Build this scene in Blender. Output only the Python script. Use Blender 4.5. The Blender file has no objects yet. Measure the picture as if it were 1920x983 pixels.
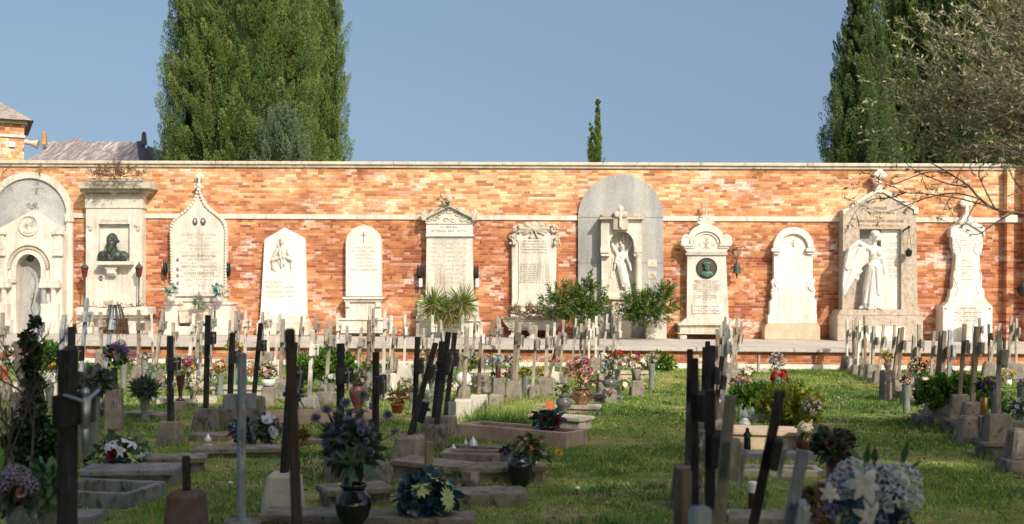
import bpy, bmesh, math, random
import numpy as np
from mathutils import Vector, Matrix, Euler
rnd = random.Random(7)
npr = np.random.default_rng(11)
S = bpy.context.scene
COL = S.collection
PI = math.pi
# ---------------------------------------------------------------- camera, sky, sun, exposure
F = 2180.0            # focal length in photo pixels (photo is 1920 wide)
HZ = 545.0            # horizon row at the middle column
ROLL = 0.007
CAMH = 1.65
cam_d = bpy.data.cameras.new('camera'); cam = bpy.data.objects.new('camera', cam_d); COL.objects.link(cam)
S.camera = cam
cam_d.sensor_width = 36.0; cam_d.lens = F / 1920 * 36
cam_d.shift_y = (HZ - 491.5) / 1920
cam_d.clip_start = 0.1; cam_d.clip_end = 3000
cam.matrix_world = Matrix.Translation((0, 0, CAMH)) @ Matrix.Rotation(PI/2, 4, 'X') @ Matrix.Rotation(ROLL, 4, 'Z')
cam_d.dof.use_dof = True; cam_d.dof.focus_distance = 21.0; cam_d.dof.aperture_fstop = 2.9
SUN_EL, SUN_AZ = math.radians(34), math.radians(29)      # azimuth to the right of straight behind the camera
sun_dir = Vector((math.sin(SUN_AZ)*math.cos(SUN_EL), -math.cos(SUN_AZ)*math.cos(SUN_EL), math.sin(SUN_EL)))
sd = bpy.data.lights.new('sun', 'SUN'); sun = bpy.data.objects.new('sun', sd); COL.objects.link(sun)
sd.energy = 4.6; sd.angle = math.radians(0.5); sd.color = (1.0, 0.90, 0.76)
sun.rotation_euler = sun_dir.to_track_quat('Z', 'Y').to_euler()
sun.location = (10, -20, 30)
W = bpy.data.worlds.new('World'); S.world = W; W.use_nodes = True
wn = W.node_tree; bgn = wn.nodes['Background']
sky = wn.nodes.new('ShaderNodeTexSky'); sky.sky_type = 'NISHITA'; sky.sun_disc = False
sky.sun_elevation = SUN_EL; sky.sun_rotation = PI - SUN_AZ
sky.air_density = 1.0; sky.dust_density = 3.6; sky.ozone_density = 1.2; sky.altitude = 0
# hazy air: the lowest degrees of sky are as even as those above them
tcw = wn.nodes.new('ShaderNodeTexCoord'); mpw = wn.nodes.new('ShaderNodeMapping'); mpw.inputs['Scale'].default_value = (1, 1, .45); mpw.inputs['Location'].default_value = (0, 0, .15)
wn.links.new(tcw.outputs['Generated'], mpw.inputs[0]); wn.links.new(mpw.outputs[0], sky.inputs[0])
wn.links.new(sky.outputs[0], bgn.inputs[0]); bgn.inputs[1].default_value = 0.130
S.view_settings.view_transform = 'Standard'; S.view_settings.look = 'None'
S.view_settings.gamma = 1.0; S.view_settings.exposure = 0.0
S.render.engine = 'CYCLES'
S.cycles.max_bounces = 6; S.cycles.diffuse_bounces = 3; S.cycles.transparent_max_bounces = 6

# ---------------------------------------------------------------- geometry of the place (metres) from photo measurements
WALL_D, WALL_SL = 30.0, -0.0327
WROT = math.atan(WALL_SL)
WM = Matrix.Translation((0, WALL_D, 0)) @ Matrix.Rotation(WROT, 4, 'Z')
WMI = WM.inverted()
PLAT = 0.457          # raised walk along the wall
PLAT_Y = -4.85        # its front edge in wall coordinates
ROWX = 0.165          # rows of graves run away along (ROWX, 1)
def ray(px, py):
    dx, dy = px - 960, py - HZ
    c, s = math.cos(ROLL), math.sin(ROLL)
    return Vector(((dx*c + dy*s)/F, 1.0, -(-dx*s + dy*c)/F))
def G(px, py, z=0.0):
    r = ray(px, py); t = (z - CAMH)/r.z
    return Vector((r.x*t, t, z))
def AT(px, py, d):
    r = ray(px, py); return Vector((r.x*d, d, CAMH + r.z*d))
def WP(px, py, off=0.0):
    """point of the plane `off` metres in front of the wall, in wall coordinates (X, Z)"""
    o = WMI @ Vector((0, 0, CAMH)); r = WMI.to_3x3() @ ray(px, py)
    t = (-off - o.y)/r.y; p = o + r*t
    return (p.x, p.z)

# ---------------------------------------------------------------- helpers
def obj(name, me, mat=None, parent=None, loc=None):
    o = bpy.data.objects.new(name, me); COL.objects.link(o)
    if mat and me and not me.materials: me.materials.append(mat)
    if parent: o.parent = parent
    if loc is not None: o.location = loc
    return o
def tag(o, label=None, cat=None, group=None, kind=None):
    if label: o['label'] = label
    if cat: o['category'] = cat
    if group: o['group'] = group
    if kind: o['kind'] = kind
    return o
def empty(name, label, cat, loc, group=None, rot=0.0):
    o = bpy.data.objects.new(name, None); COL.objects.link(o)
    o.location = loc; o.rotation_euler = (0, 0, rot); o.empty_display_size = 0.2
    return tag(o, label, cat, group)
class MB:
    def __init__(s): s.v = []; s.f = []
    def add(s, vs, fs):
        n = len(s.v); s.v += [tuple(v) for v in vs]; s.f += [tuple(i+n for i in f) for f in fs]; return s
    def box(s, x0, x1, y0, y1, z0, z1, M=None):
        vs = [Vector(p) for p in ((x0,y0,z0),(x1,y0,z0),(x1,y1,z0),(x0,y1,z0),(x0,y0,z1),(x1,y0,z1),(x1,y1,z1),(x0,y1,z1))]
        if M: vs = [M @ v for v in vs]
        return s.add(vs, [(0,3,2,1),(4,5,6,7),(0,1,5,4),(1,2,6,5),(2,3,7,6),(3,0,4,7)])
    def frustum(s, c, w0, d0, w1, d1, z0, z1, rot=0, tx=0, ty=0, bev=0.0):
        """four sided tapered block with chamfered corners"""
        M = Matrix.Translation((c[0], c[1], 0)) @ Matrix.Rotation(rot, 4, 'Z')
        def ring(w, d, z, b, ox, oy):
            w /= 2; d /= 2
            P = [(-w+b,-d),(w-b,-d),(w,-d+b),(w,d-b),(w-b,d),(-w+b,d),(-w,d-b),(-w,-d+b)]
            return [M @ Vector((x+ox, y+oy, z)) for x, y in P]
        b = max(bev, 0.004); zt = z1 - b
        R = ring(w0,d0,z0,b,0,0) + ring(w1,d1,zt,b,tx,ty) + ring(w1-2*b,d1-2*b,z1,b*.6,tx,ty)
        fs = []
        for k in range(2):
            for i in range(8):
                j = (i+1) % 8; fs.append((k*8+i, k*8+j, k*8+8+j, k*8+8+i))
        fs += [tuple(range(16, 24)), tuple(reversed(range(8)))]
        return s.add(R, fs)
    def prism(s, pts, y0, y1):
        """polygon in X,Z (counter-clockwise seen from the front) from y0 (front) to y1 (back)"""
        A = sum(pts[i][0]*pts[(i+1)%len(pts)][1]-pts[(i+1)%len(pts)][0]*pts[i][1] for i in range(len(pts)))
        if A < 0: pts = list(reversed(pts))
        n = len(pts)
        vs = [(x, y0, z) for x, z in pts] + [(x, y1, z) for x, z in pts]
        fs = [tuple(range(n)), tuple(reversed(range(n, 2*n)))]
        fs += [(i, i+n, (i+1) % n + n, (i+1) % n) for i in range(n)]
        return s.add(vs, fs)
    def band(s, outer, inner, y0, y1, closed=False):
        """strip between two polylines of equal length, given thickness"""
        n = len(outer); m = n if closed else n-1
        vs = []
        for y in (y0, y1):
            vs += [(x, y, z) for x, z in outer] + [(x, y, z) for x, z in inner]
        fs = []
        for i in range(m):
            j = (i+1) % n
            fs += [(i, n+i, n+j, j), (2*n+j, 3*n+j, 3*n+i, 2*n+i), (i, j, 2*n+j, 2*n+i), (n+j, n+i, 3*n+i, 3*n+j)]
        if not closed: fs += [(0, 2*n, 3*n, n), (n-1, 2*n-1, 4*n-1, 3*n-1)]
        return s.add(vs, fs)
    def lathe(s, c, prof, n=16, M=None):
        vs = []; fs = []
        for r, z in prof:
            for i in range(n):
                a = 2*PI*i/n; vs.append(Vector((r*math.cos(a), r*math.sin(a), z)))
        if M: vs = [M @ v for v in vs]
        vs = [v + Vector(c) for v in vs]
        for k in range(len(prof)-1):
            for i in range(n):
                j = (i+1) % n; fs.append((k*n+i, k*n+j, (k+1)*n+j, (k+1)*n+i))
        fs += [tuple(reversed(range(n))), tuple(range((len(prof)-1)*n, len(prof)*n))]
        return s.add(vs, fs)
    def tube(s, pts, rad, n=6):
        pts = [Vector(p) for p in pts]
        if not hasattr(rad, '__len__'): rad = [rad]*len(pts)
        vs = []; fs = []
        for k, p in enumerate(pts):
            t = (pts[min(k+1, len(pts)-1)] - pts[max(k-1, 0)]).normalized()
            a = t.cross(Vector((0.13, 0.3, 1)) if abs(t.z) < .9 else Vector((1, 0.2, 0))).normalized(); b = t.cross(a)
            for i in range(n):
                q = 2*PI*i/n; vs.append(p + (a*math.cos(q) + b*math.sin(q))*rad[k])
        for k in range(len(pts)-1):
            for i in range(n):
                j = (i+1) % n; fs.append((k*n+i, k*n+j, (k+1)*n+j, (k+1)*n+i))
        fs += [tuple(reversed(range(n))), tuple(range((len(pts)-1)*n, len(pts)*n))]
        return s.add(vs, fs)
    def ell(s, c, r, rot=None, n=12, m=8):
        vs = []; fs = []
        R = Euler(rot).to_matrix() if rot else Matrix.Identity(3)
        if not hasattr(r, '__len__'): r = (r, r, r)
        for k in range(1, m):
            t = PI*k/m
            for i in range(n):
                a = 2*PI*i/n
                vs.append(Vector(c) + R @ Vector((r[0]*math.sin(t)*math.cos(a), r[1]*math.sin(t)*math.sin(a), r[2]*math.cos(t))))
        top = len(vs); vs.append(Vector(c) + R @ Vector((0, 0, r[2]))); vs.append(Vector(c) - R @ Vector((0, 0, r[2])))
        for k in range(m-2):
            for i in range(n):
                j = (i+1) % n; fs.append((k*n+i, (k+1)*n+i, (k+1)*n+j, k*n+j))
        for i in range(n):
            j = (i+1) % n; fs += [(top, i, j), (top+1, (m-2)*n+j, (m-2)*n+i)]
        return s.add(vs, fs)
    def cap(s, p0, p1, r0, r1, n=10):
        p0 = Vector(p0); p1 = Vector(p1); d = (p1-p0).normalized()
        pts = []; rr = []
        for a in (80, 50, 20): pts.append(p0 - d*r0*math.sin(math.radians(a))); rr.append(r0*math.cos(math.radians(a)))
        for a in (20, 50, 80): pts.append(p1 + d*r1*math.sin(math.radians(a))); rr.append(r1*math.cos(math.radians(a)))
        return s.tube(pts, rr, n)
    def mesh(s, name, off=(0, 0, 0), smooth=False):
        me = bpy.data.meshes.new(name)
        ox, oy, oz = off
        me.from_pydata([(x-ox, y-oy, z-oz) for x, y, z in s.v], [], s.f)
        if smooth: me.polygons.foreach_set('use_smooth', [True]*len(me.polygons))
        me.update(); return me
    def build(s, name, mat, parent=None, off=(0, 0, 0), smooth=False, label=None):
        o = obj(name, s.mesh(name, off, smooth), mat, parent)
        if label: o['label'] = label
        return o
    def bevel(s, name, mat, parent=None, off=(0, 0, 0), w=0.01, seg=2, label=None):
        o = s.build(name, mat, parent, off, label=label)
        bm = bmesh.new(); bm.from_mesh(o.data)
        bmesh.ops.remove_doubles(bm, verts=bm.verts, dist=1e-5)
        es = [e for e in bm.edges if len(e.link_faces) == 2 and e.calc_face_angle(0) > 0.6]
        bmesh.ops.bevel(bm, geom=es, offset=w, segments=seg, affect='EDGES', clamp_overlap=True)
        bm.to_mesh(o.data); bm.free(); return o
    def organic(s, name, mat, parent=None, off=(0, 0, 0), voxel=0.015, smooth=2, label=None):
        """fuse overlapping lumps into one continuous carved surface"""
        me = s.mesh('tmp', off); o = bpy.data.objects.new('tmp', me); COL.objects.link(o)
        m = o.modifiers.new('r', 'REMESH'); m.mode = 'VOXEL'; m.voxel_size = voxel
        if smooth:
            k = o.modifiers.new('s', 'SMOOTH'); k.iterations = smooth; k.factor = .5
        dg = bpy.context.evaluated_depsgraph_get(); dg.update()
        r = bpy.data.meshes.new_from_object(o.evaluated_get(dg)); r.name = name
        bpy.data.objects.remove(o); bpy.data.meshes.remove(me)
        r.polygons.foreach_set('use_smooth', [True]*len(r.polygons)); r.materials.clear()
        q = obj(name, r, mat, parent)
        if label: q['label'] = label
        return q
def blades(name, P, D, L, Wd, mat, parent=None, tone=None, mid=.4, off=(0, 0, 0), perp=None):
    """one mesh of many small leaf shaped faces"""
    n = len(P)
    D = D/np.linalg.norm(D, axis=1)[:, None]
    if perp is None:
        R = npr.normal(size=(n, 3)); perp = np.cross(D, R)
    perp = perp/(np.linalg.norm(perp, axis=1)[:, None]+1e-9)
    L = np.broadcast_to(L, (n,))[:, None]; Wd = np.broadcast_to(Wd, (n,))[:, None]
    V = np.empty((n, 4, 3)); V[:, 0] = P; V[:, 1] = P + D*L*mid + perp*Wd/2; V[:, 2] = P + D*L; V[:, 3] = P + D*L*mid - perp*Wd/2
    V -= np.array(off)
    me = bpy.data.meshes.new(name)
    me.vertices.add(4*n); me.vertices.foreach_set('co', V.reshape(-1).astype(np.float32))
    me.loops.add(4*n); me.loops.foreach_set('vertex_index', np.arange(4*n, dtype=np.int32))
    me.polygons.add(n); me.polygons.foreach_set('loop_start', np.arange(0, 4*n, 4, dtype=np.int32))
    try: me.polygons.foreach_set('loop_total', np.full(n, 4, dtype=np.int32))
    except Exception: pass
    if tone is None: tone = npr.random(n)
    a = me.attributes.new('tone', 'FLOAT', 'FACE'); a.data.foreach_set('value', np.asarray(tone, dtype=np.float32))
    me.update(); me.validate()
    return obj(name, me, mat, parent)

def leaves6(name, P, D, L, Wd, mat, parent=None, off=(0, 0, 0), droop=.35):
    """bent, folded leaves with a midrib: 8 corners, 4 faces each"""
    n = len(P); D = D/np.linalg.norm(D, axis=1)[:, None]; R = npr.normal(size=(n, 3)); B = np.cross(D, R); B /= np.linalg.norm(B, axis=1)[:, None]
    U = np.cross(B, D); L = np.broadcast_to(L, (n,))[:, None]; Wd = np.broadcast_to(Wd, (n,))[:, None]
    G_ = np.array([0, 0, -1.0]); c = npr.uniform(.4, 1.2, n)[:, None]*droop
    sp = lambda t: P + D*L*t + (G_*.6 + U*.4)*L*c*t*t
    V = np.empty((n, 8, 3)); V[:, 0] = P; V[:, 1] = sp(.35); V[:, 2] = sp(.7); V[:, 3] = sp(1.0)
    V[:, 4] = sp(.33)+B*Wd*.5+U*Wd*.22; V[:, 5] = sp(.68)+B*Wd*.42+U*Wd*.18; V[:, 6] = sp(.33)-B*Wd*.5+U*Wd*.22; V[:, 7] = sp(.68)-B*Wd*.42+U*Wd*.18
    V -= np.array(off); me = bpy.data.meshes.new(name); F_ = np.array([(0, 4, 1), (0, 1, 6), (4, 5, 1), (1, 5, 2), (1, 2, 7), (1, 7, 6), (2, 5, 3), (2, 3, 7)])
    fa = (F_[None] + 8*np.arange(n)[:, None, None]).reshape(-1)
    me.vertices.add(8*n); me.vertices.foreach_set('co', V.reshape(-1).astype(np.float32)); me.loops.add(24*n); me.loops.foreach_set('vertex_index', fa.astype(np.int32))
    me.polygons.add(8*n); me.polygons.foreach_set('loop_start', np.arange(0, 24*n, 3, dtype=np.int32))
    a = me.attributes.new('tone', 'FLOAT', 'FACE'); a.data.foreach_set('value', np.repeat(npr.random(n), 8).astype(np.float32)); me.update(); me.validate()
    me.polygons.foreach_set('use_smooth', [True]*len(me.polygons)); return obj(name, me, mat, parent)
# ---------------------------------------------------------------- materials
def newmat(name):
    m = bpy.data.materials.new(name); m.use_nodes = True
    nt = m.node_tree; b = nt.nodes['Principled BSDF']; return m, nt, b
def mnode(nt, op, a, b=None, c=None):
    n = nt.nodes.new('ShaderNodeMath'); n.operation = op
    for i, v in enumerate((a, b, c)):
        if v is None: continue
        if isinstance(v, (int, float)): n.inputs[i].default_value = v
        else: nt.links.new(v, n.inputs[i])
    return n.outputs[0]
def ramp(nt, fac, stops, interp='LINEAR'):
    r = nt.nodes.new('ShaderNodeValToRGB'); e = r.color_ramp; e.interpolation = interp
    while len(e.elements) < len(stops): e.elements.new(0.5)
    for el, (p, c) in zip(e.elements, stops):
        el.position = p; el.color = (*c, 1) if len(c) == 3 else c
    nt.links.new(fac, r.inputs[0]); return r.outputs[0]
def noise(nt, vec, scale, detail=4, rough=.55, dim='3D'):
    n = nt.nodes.new('ShaderNodeTexNoise'); n.inputs['Scale'].default_value = scale
    n.inputs['Detail'].default_value = detail; n.inputs['Roughness'].default_value = rough
    if vec is not None: nt.links.new(vec, n.inputs['Vector'])
    return n.outputs[0]
def mix(nt, fac, a, b, mode='MIX'):
    n = nt.nodes.new('ShaderNodeMix'); n.data_type = 'RGBA'; n.blend_type = mode
    for i, v in ((0, fac), (6, a), (7, b)):
        if isinstance(v, (int, float)): n.inputs[i].default_value = v
        elif isinstance(v, tuple): n.inputs[i].default_value = (*v, 1) if len(v) == 3 else v
        else: nt.links.new(v, n.inputs[i])
    return n.outputs[2]
def geo(nt): return nt.nodes.new('ShaderNodeNewGeometry').outputs['Position']
def scalev(nt, vec, s):
    n = nt.nodes.new('ShaderNodeMapping'); n.inputs['Scale'].default_value = s
    nt.links.new(vec, n.inputs['Vector']); return n.outputs[0]
def bump(nt, b, h, dist=.01, strength=.6):
    n = nt.nodes.new('ShaderNodeBump'); n.inputs['Distance'].default_value = dist; n.inputs['Strength'].default_value = strength
    nt.links.new(h, n.inputs['Height']); nt.links.new(n.outputs[0], b.inputs['Normal'])
_mc = {}
def stone(name, c1, c2, c3=None, scale=6, rough=.75, bd=.004, spots=None, spotcov=.62, streak=False, rain=0):
    if name in _mc: return _mc[name]
    m, nt, b = newmat(name); p = geo(nt)
    v = scalev(nt, p, (1, 1, .25)) if streak else p
    col = ramp(nt, noise(nt, v, scale, 6, .65), [(.3, c1), (.52, c2), (.75, c3 or c2)])
    fine = noise(nt, p, scale*14, 3, .7)
    col = mix(nt, 1.0, col, ramp(nt, fine, [(.25, (.78, .78, .78)), (.6, (1.05, 1.05, 1.05))]), 'MULTIPLY')
    if spots:
        f = ramp(nt, noise(nt, scalev(nt, p, (1, 1, .6)), scale*2.3, 8, .75), [(spotcov-.04, (0, 0, 0)), (spotcov+.05, (1, 1, 1))])
        col = mix(nt, f, col, spots)
    if rain:
        g_ = noise(nt, scalev(nt, p, (7, 7, .55)), 1.0, 5, .7); h_ = noise(nt, p, .9, 3, .5)
        f_ = ramp(nt, mnode(nt, 'ADD', g_, mnode(nt, 'MULTIPLY', mnode(nt, 'SUBTRACT', h_, .5), .6)), [(.50, (0, 0, 0)), (.72, (rain, rain, rain))])
        col = mix(nt, f_, col, (.30, .255, .19))
    nt.links.new(col, b.inputs['Base Color']); b.inputs['Roughness'].default_value = rough
    bump(nt, b, fine, bd, .7); _mc[name] = m; return m
def plain(name, c, rough=.6, metal=0.0, var=.25, scale=30, spec=.5, emit=None, trans=0, sss=0):
    if name in _mc: return _mc[name]
    m, nt, b = newmat(name)
    p = geo(nt); f = noise(nt, p, scale, 4, .6)
    lo = tuple(x*(1-var) for x in c); hi = tuple(min(1, x*(1+var)) for x in c)
    nt.links.new(ramp(nt, f, [(.3, lo), (.7, hi)]), b.inputs['Base Color'])
    b.inputs['Roughness'].default_value = rough; b.inputs['Metallic'].default_value = metal
    b.inputs['Specular IOR Level'].default_value = spec
    if trans: b.inputs['Transmission Weight'].default_value = trans
    _mc[name] = m; return m
def leafmat(name, stops, rough=.55, trans=.35, spec=.3):
    """two sided leaf: colour from the per leaf tone"""
    if name in _mc: return _mc[name]
    m, nt, b = newmat(name)
    a = nt.nodes.new('ShaderNodeAttribute'); a.attribute_name = 'tone'
    col = ramp(nt, a.outputs['Fac'], stops)
    nt.links.new(col, b.inputs['Base Color']); b.inputs['Roughness'].default_value = rough
    b.inputs['Specular IOR Level'].default_value = spec
    t = nt.nodes.new('ShaderNodeBsdfTranslucent'); nt.links.new(mix(nt, 1.0, col, (1.1, 1.2, .6), 'MULTIPLY'), t.inputs[0])
    s = nt.nodes.new('ShaderNodeMixShader'); s.inputs[0].default_value = trans
    out = nt.nodes['Material Output']
    nt.links.new(b.outputs[0], s.inputs[1]); nt.links.new(t.outputs[0], s.inputs[2]); nt.links.new(s.outputs[0], out.inputs[0])
    _mc[name] = m; return m
def brickmat(name, wide=.30, high=.075, pale=0.0, axis='X'):
    m, nt, b = newmat(name); p = geo(nt)
    sp = nt.nodes.new('ShaderNodeSeparateXYZ'); nt.links.new(p, sp.inputs[0])
    # a little waviness so the courses are not ruled
    wob = mnode(nt, 'MULTIPLY', mnode(nt, 'SUBTRACT', noise(nt, p, 1.3, 3), .5), .018)
    u = mnode(nt, 'ADD', sp.outputs[0], sp.outputs[1]) if axis == 'XY' else sp.outputs[0]
    z = mnode(nt, 'DIVIDE', mnode(nt, 'ADD', sp.outputs[2], wob), high)
    row = mnode(nt, 'FLOOR', z); fz = mnode(nt, 'SUBTRACT', z, row)
    wr = nt.nodes.new('ShaderNodeTexWhiteNoise'); wr.noise_dimensions = '1D'; nt.links.new(row, wr.inputs['W'])
    x = mnode(nt, 'ADD', mnode(nt, 'DIVIDE', u, wide), mnode(nt, 'MULTIPLY', wr.outputs[0], 7.0))
    # stretchers, some of them cut into two headers
    cell0 = mnode(nt, 'FLOOR', x); f0 = mnode(nt, 'SUBTRACT', x, cell0)
    c0 = nt.nodes.new('ShaderNodeCombineXYZ'); nt.links.new(cell0, c0.inputs[0]); nt.links.new(row, c0.inputs[1]); c0.inputs[2].default_value = 5.0
    wn0 = nt.nodes.new('ShaderNodeTexWhiteNoise'); wn0.noise_dimensions = '3D'; nt.links.new(c0.outputs[0], wn0.inputs[0])
    two = mnode(nt, 'GREATER_THAN', wn0.outputs[0], .6); k2 = mnode(nt, 'ADD', two, 1.0)
    g0 = mnode(nt, 'MULTIPLY', f0, k2); sub = mnode(nt, 'FLOOR', g0); fx = mnode(nt, 'SUBTRACT', g0, sub)
    cell = mnode(nt, 'MULTIPLY_ADD', sub, .5, cell0)
    cb = nt.nodes.new('ShaderNodeCombineXYZ'); nt.links.new(cell, cb.inputs[0]); nt.links.new(row, cb.inputs[1])
    wn2 = nt.nodes.new('ShaderNodeTexWhiteNoise'); wn2.noise_dimensions = '3D'; nt.links.new(cb.outputs[0], wn2.inputs[0])
    cb3 = nt.nodes.new('ShaderNodeCombineXYZ'); nt.links.new(cell, cb3.inputs[0]); nt.links.new(row, cb3.inputs[1]); cb3.inputs[2].default_value = 9.0
    wn3 = nt.nodes.new('ShaderNodeTexWhiteNoise'); wn3.noise_dimensions = '3D'; nt.links.new(cb3.outputs[0], wn3.inputs[0])
    big = noise(nt, scalev(nt, p, (1, 1, 1.7)), .75, 5, .65)
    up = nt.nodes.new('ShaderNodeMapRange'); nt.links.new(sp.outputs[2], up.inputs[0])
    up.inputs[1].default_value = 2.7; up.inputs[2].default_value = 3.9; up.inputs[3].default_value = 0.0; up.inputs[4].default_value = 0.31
    t = mnode(nt, 'ADD', mnode(nt, 'MULTIPLY', mnode(nt, 'POWER', wn2.outputs[0], .8), .47), mnode(nt, 'MULTIPLY', mnode(nt, 'SUBTRACT', big, .5), 1.5))
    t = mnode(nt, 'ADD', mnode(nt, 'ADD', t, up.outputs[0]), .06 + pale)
    col = ramp(nt, t, [(.04, (.25, .075, .045)), (.22, (.37, .135, .062)), (.42, (.47, .20, .092)), (.60, (.58, .29, .14)), (.80, (.73, .46, .25)), (.98, (.83, .65, .40))])
    # the odd dark burnt brick and the odd pinkish grey one
    col = mix(nt, ramp(nt, wn3.outputs[0], [(.93, (0, 0, 0)), (.94, (.7, .7, .7))], 'CONSTANT'), col, (.27, .09, .06))
    col = mix(nt, ramp(nt, wn3.outputs[0], [(0, (.65, .65, .65)), (.07, (0, 0, 0))], 'CONSTANT'), col, (.56, .36, .30))
    fine = noise(nt, p, 26, 5, .75)
    col = mix(nt, 1.0, col, ramp(nt, fine, [(.25, (.74, .70, .68)), (.5, (.98, .98, .98)), (.75, (1.14, 1.13, 1.10))]), 'MULTIPLY')
    ex = mnode(nt, 'MINIMUM', fx, mnode(nt, 'SUBTRACT', 1.0, fx)); ez = mnode(nt, 'MINIMUM', fz, mnode(nt, 'SUBTRACT', 1.0, fz))
    mm = mnode(nt, 'MINIMUM', mnode(nt, 'DIVIDE', mnode(nt, 'MULTIPLY', ex, wide/high), k2), ez)
    mort = ramp(nt, mnode(nt, 'ADD', mm, mnode(nt, 'MULTIPLY', mnode(nt, 'SUBTRACT', noise(nt, p, 18, 3, .6), .5), .10)), [(.03, (1, 1, 1)), (.10, (0, 0, 0))])
    col = mix(nt, mix(nt, 1.0, mort, (.75, .75, .75), 'MULTIPLY'), col, mix(nt, noise(nt, p, 3, 4), (.30, .17, .10), (.62, .42, .28)))
    # damp and soot stains, then lime bloom that follows single bricks and joints
    st_ = ramp(nt, noise(nt, scalev(nt, p, (1.3, 1.3, .5)), 1.7, 6, .7), [(.52, (1, 1, 1)), (.74, (.72, .66, .64))])
    col = mix(nt, 1.0, col, st_, 'MULTIPLY')
    n1 = noise(nt, scalev(nt, p, (1, 1, 1.9)), .9, 4, .6); n2 = noise(nt, scalev(nt, p, (1, 1, 2)), 9, 5, .75)
    ef = mnode(nt, 'MULTIPLY', mnode(nt, 'SUBTRACT', n1, .485), mnode(nt, 'MULTIPLY', mnode(nt, 'SUBTRACT', n2, .30), mnode(nt, 'MULTIPLY_ADD', wn2.outputs[0], 22.0, 4.0)))
    ef = ramp(nt, ef, [(.22, (0, 0, 0)), (.9, (.80, .80, .80))])
    col = mix(nt, ef, col, mix(nt, wn3.outputs[0], (.72, .58, .52), (.74, .66, .62)))
    nt.links.new(col, b.inputs['Base Color']); b.inputs['Roughness'].default_value = .9; b.inputs['Specular IOR Level'].default_value = .15
    h = mnode(nt, 'ADD', mnode(nt, 'MULTIPLY', mnode(nt, 'MINIMUM', mm, .12), 6.0), mnode(nt, 'MULTIPLY', fine, .4))
    h = mnode(nt, 'ADD', h, mnode(nt, 'MULTIPLY', wn3.outputs[0], .35))
    bump(nt, b, h, .012, .7); return m
def woodmat(name, c, var=.3, rough=.85):
    if name in _mc: return _mc[name]
    m, nt, b = newmat(name); p = geo(nt)
    g = noise(nt, scalev(nt, p, (60, 60, 3)), 1.0, 5, .7); g2 = noise(nt, p, 5, 4, .6)
    lo = tuple(x*(1-var) for x in c); hi = tuple(min(.9, x*(1+var)) for x in c)
    col = ramp(nt, g, [(.3, lo), (.7, hi)])
    oi = nt.nodes.new('ShaderNodeObjectInfo')
    col = mix(nt, 1.0, col, ramp(nt, g2, [(.35, (.7, .68, .66)), (.6, (1.1, 1.1, 1.1))]), 'MULTIPLY')
    col = mix(nt, 1.0, col, ramp(nt, oi.outputs['Random'], [(0, (.75, .74, .74)), (1, (1.2, 1.18, 1.12))]), 'MULTIPLY')
    sc_ = ramp(nt, noise(nt, scalev(nt, p, (22, 22, 7)), 1.0, 6, .8), [(.56, (0, 0, 0)), (.66, (.55, .55, .55))])
    col = mix(nt, sc_, col, tuple(min(.7, x*2.2+.03) for x in c))
    ck = ramp(nt, noise(nt, scalev(nt, p, (90, 90, 2.2)), 1.0, 3, .8), [(.60, (0, 0, 0)), (.68, (.75, .75, .75))])
    col = mix(nt, ck, col, tuple(x*.3 for x in c))
    nt.links.new(col, b.inputs['Base Color']); b.inputs['Roughness'].default_value = rough; b.inputs['Specular IOR Level'].default_value = .25
    bump(nt, b, mnode(nt, 'SUBTRACT', g, ck), .006, .9); _mc[name] = m; return m

MARB = stone('white_marble', (.54, .50, .42), (.64, .605, .53), (.71, .68, .61), 2.2, .65, .003, (.40, .34, .26), .66, rain=.6)
MARW = stone('bright_marble', (.60, .57, .51), (.69, .665, .61), (.74, .72, .68), 1.8, .55, .002, (.52, .46, .36), .70, rain=.5)
MAROLD = stone('weathered_marble', (.34, .30, .24), (.50, .45, .36), (.60, .55, .45), 3, .85, .005, (.17, .15, .12), .60, rain=.75)
ISTR = stone('pale_stone', (.46, .40, .32), (.60, .54, .44), (.67, .61, .51), 3, .85, .004, (.24, .21, .16), .62, rain=.5)
GREYM = stone('grey_marble', (.19, .195, .195), (.33, .335, .33), (.47, .47, .45), 1.5, .6, .003, (.62, .61, .58), .64, True, rain=.35)
GREYL = stone('veined_grey_marble', (.24, .25, .25), (.38, .38, .38), (.50, .50, .48), 1.3, .55, .003, (.62, .62, .60), .66, rain=.3)
GRAN = stone('speckled_granite', (.36, .29, .23), (.47, .40, .32), (.54, .47, .39), 9, .85, .006, (.20, .165, .13), .58, rain=.45)
BEIGE = stone('beige_stone', (.50, .36, .24), (.58, .44, .31), (.62, .49, .36), 5, .85, .003, rain=.4)
CONC = stone('old_concrete', (.13, .115, .095), (.24, .21, .17), (.36, .32, .27), 6, .95, .012, (.08, .072, .05), .58)
CONCD = stone('dark_concrete', (.09, .082, .07), (.16, .145, .12), (.25, .235, .21), 7, .95, .012, (.04, .04, .032), .56)
CONCL = stone('pale_concrete', (.42, .39, .33), (.54, .50, .43), (.62, .58, .51), 5, .9, .006, (.4, .36, .3), .66)
KERB = stone('mossy_kerb', (.13, .115, .085), (.22, .20, .16), (.34, .31, .26), 5, .95, .01, (.06, .065, .03), .56)
SLABP = stone('pinkish_slab', (.32, .22, .18), (.42, .31, .25), (.50, .39, .32), 4, .8, .004, (.2, .16, .12), .62)
SLABG = stone('grey_slab', (.14, .14, .14), (.22, .22, .215), (.31, .31, .30), 5, .7, .004, (.07, .075, .055), .56)
BRONZE = stone('green_bronze', (.012, .016, .014), (.03, .042, .036), (.09, .16, .12), 7, .45, .004)
INK = plain('letter_paint', (.33, .29, .23), .8)
INKD = plain('dark_letters', (.16, .13, .10), .8)
IRON = plain('black_iron', (.022, .024, .026), .5, .6)
IRONG = plain('green_grey_iron', (.06, .08, .065), .6, .5)
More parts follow.
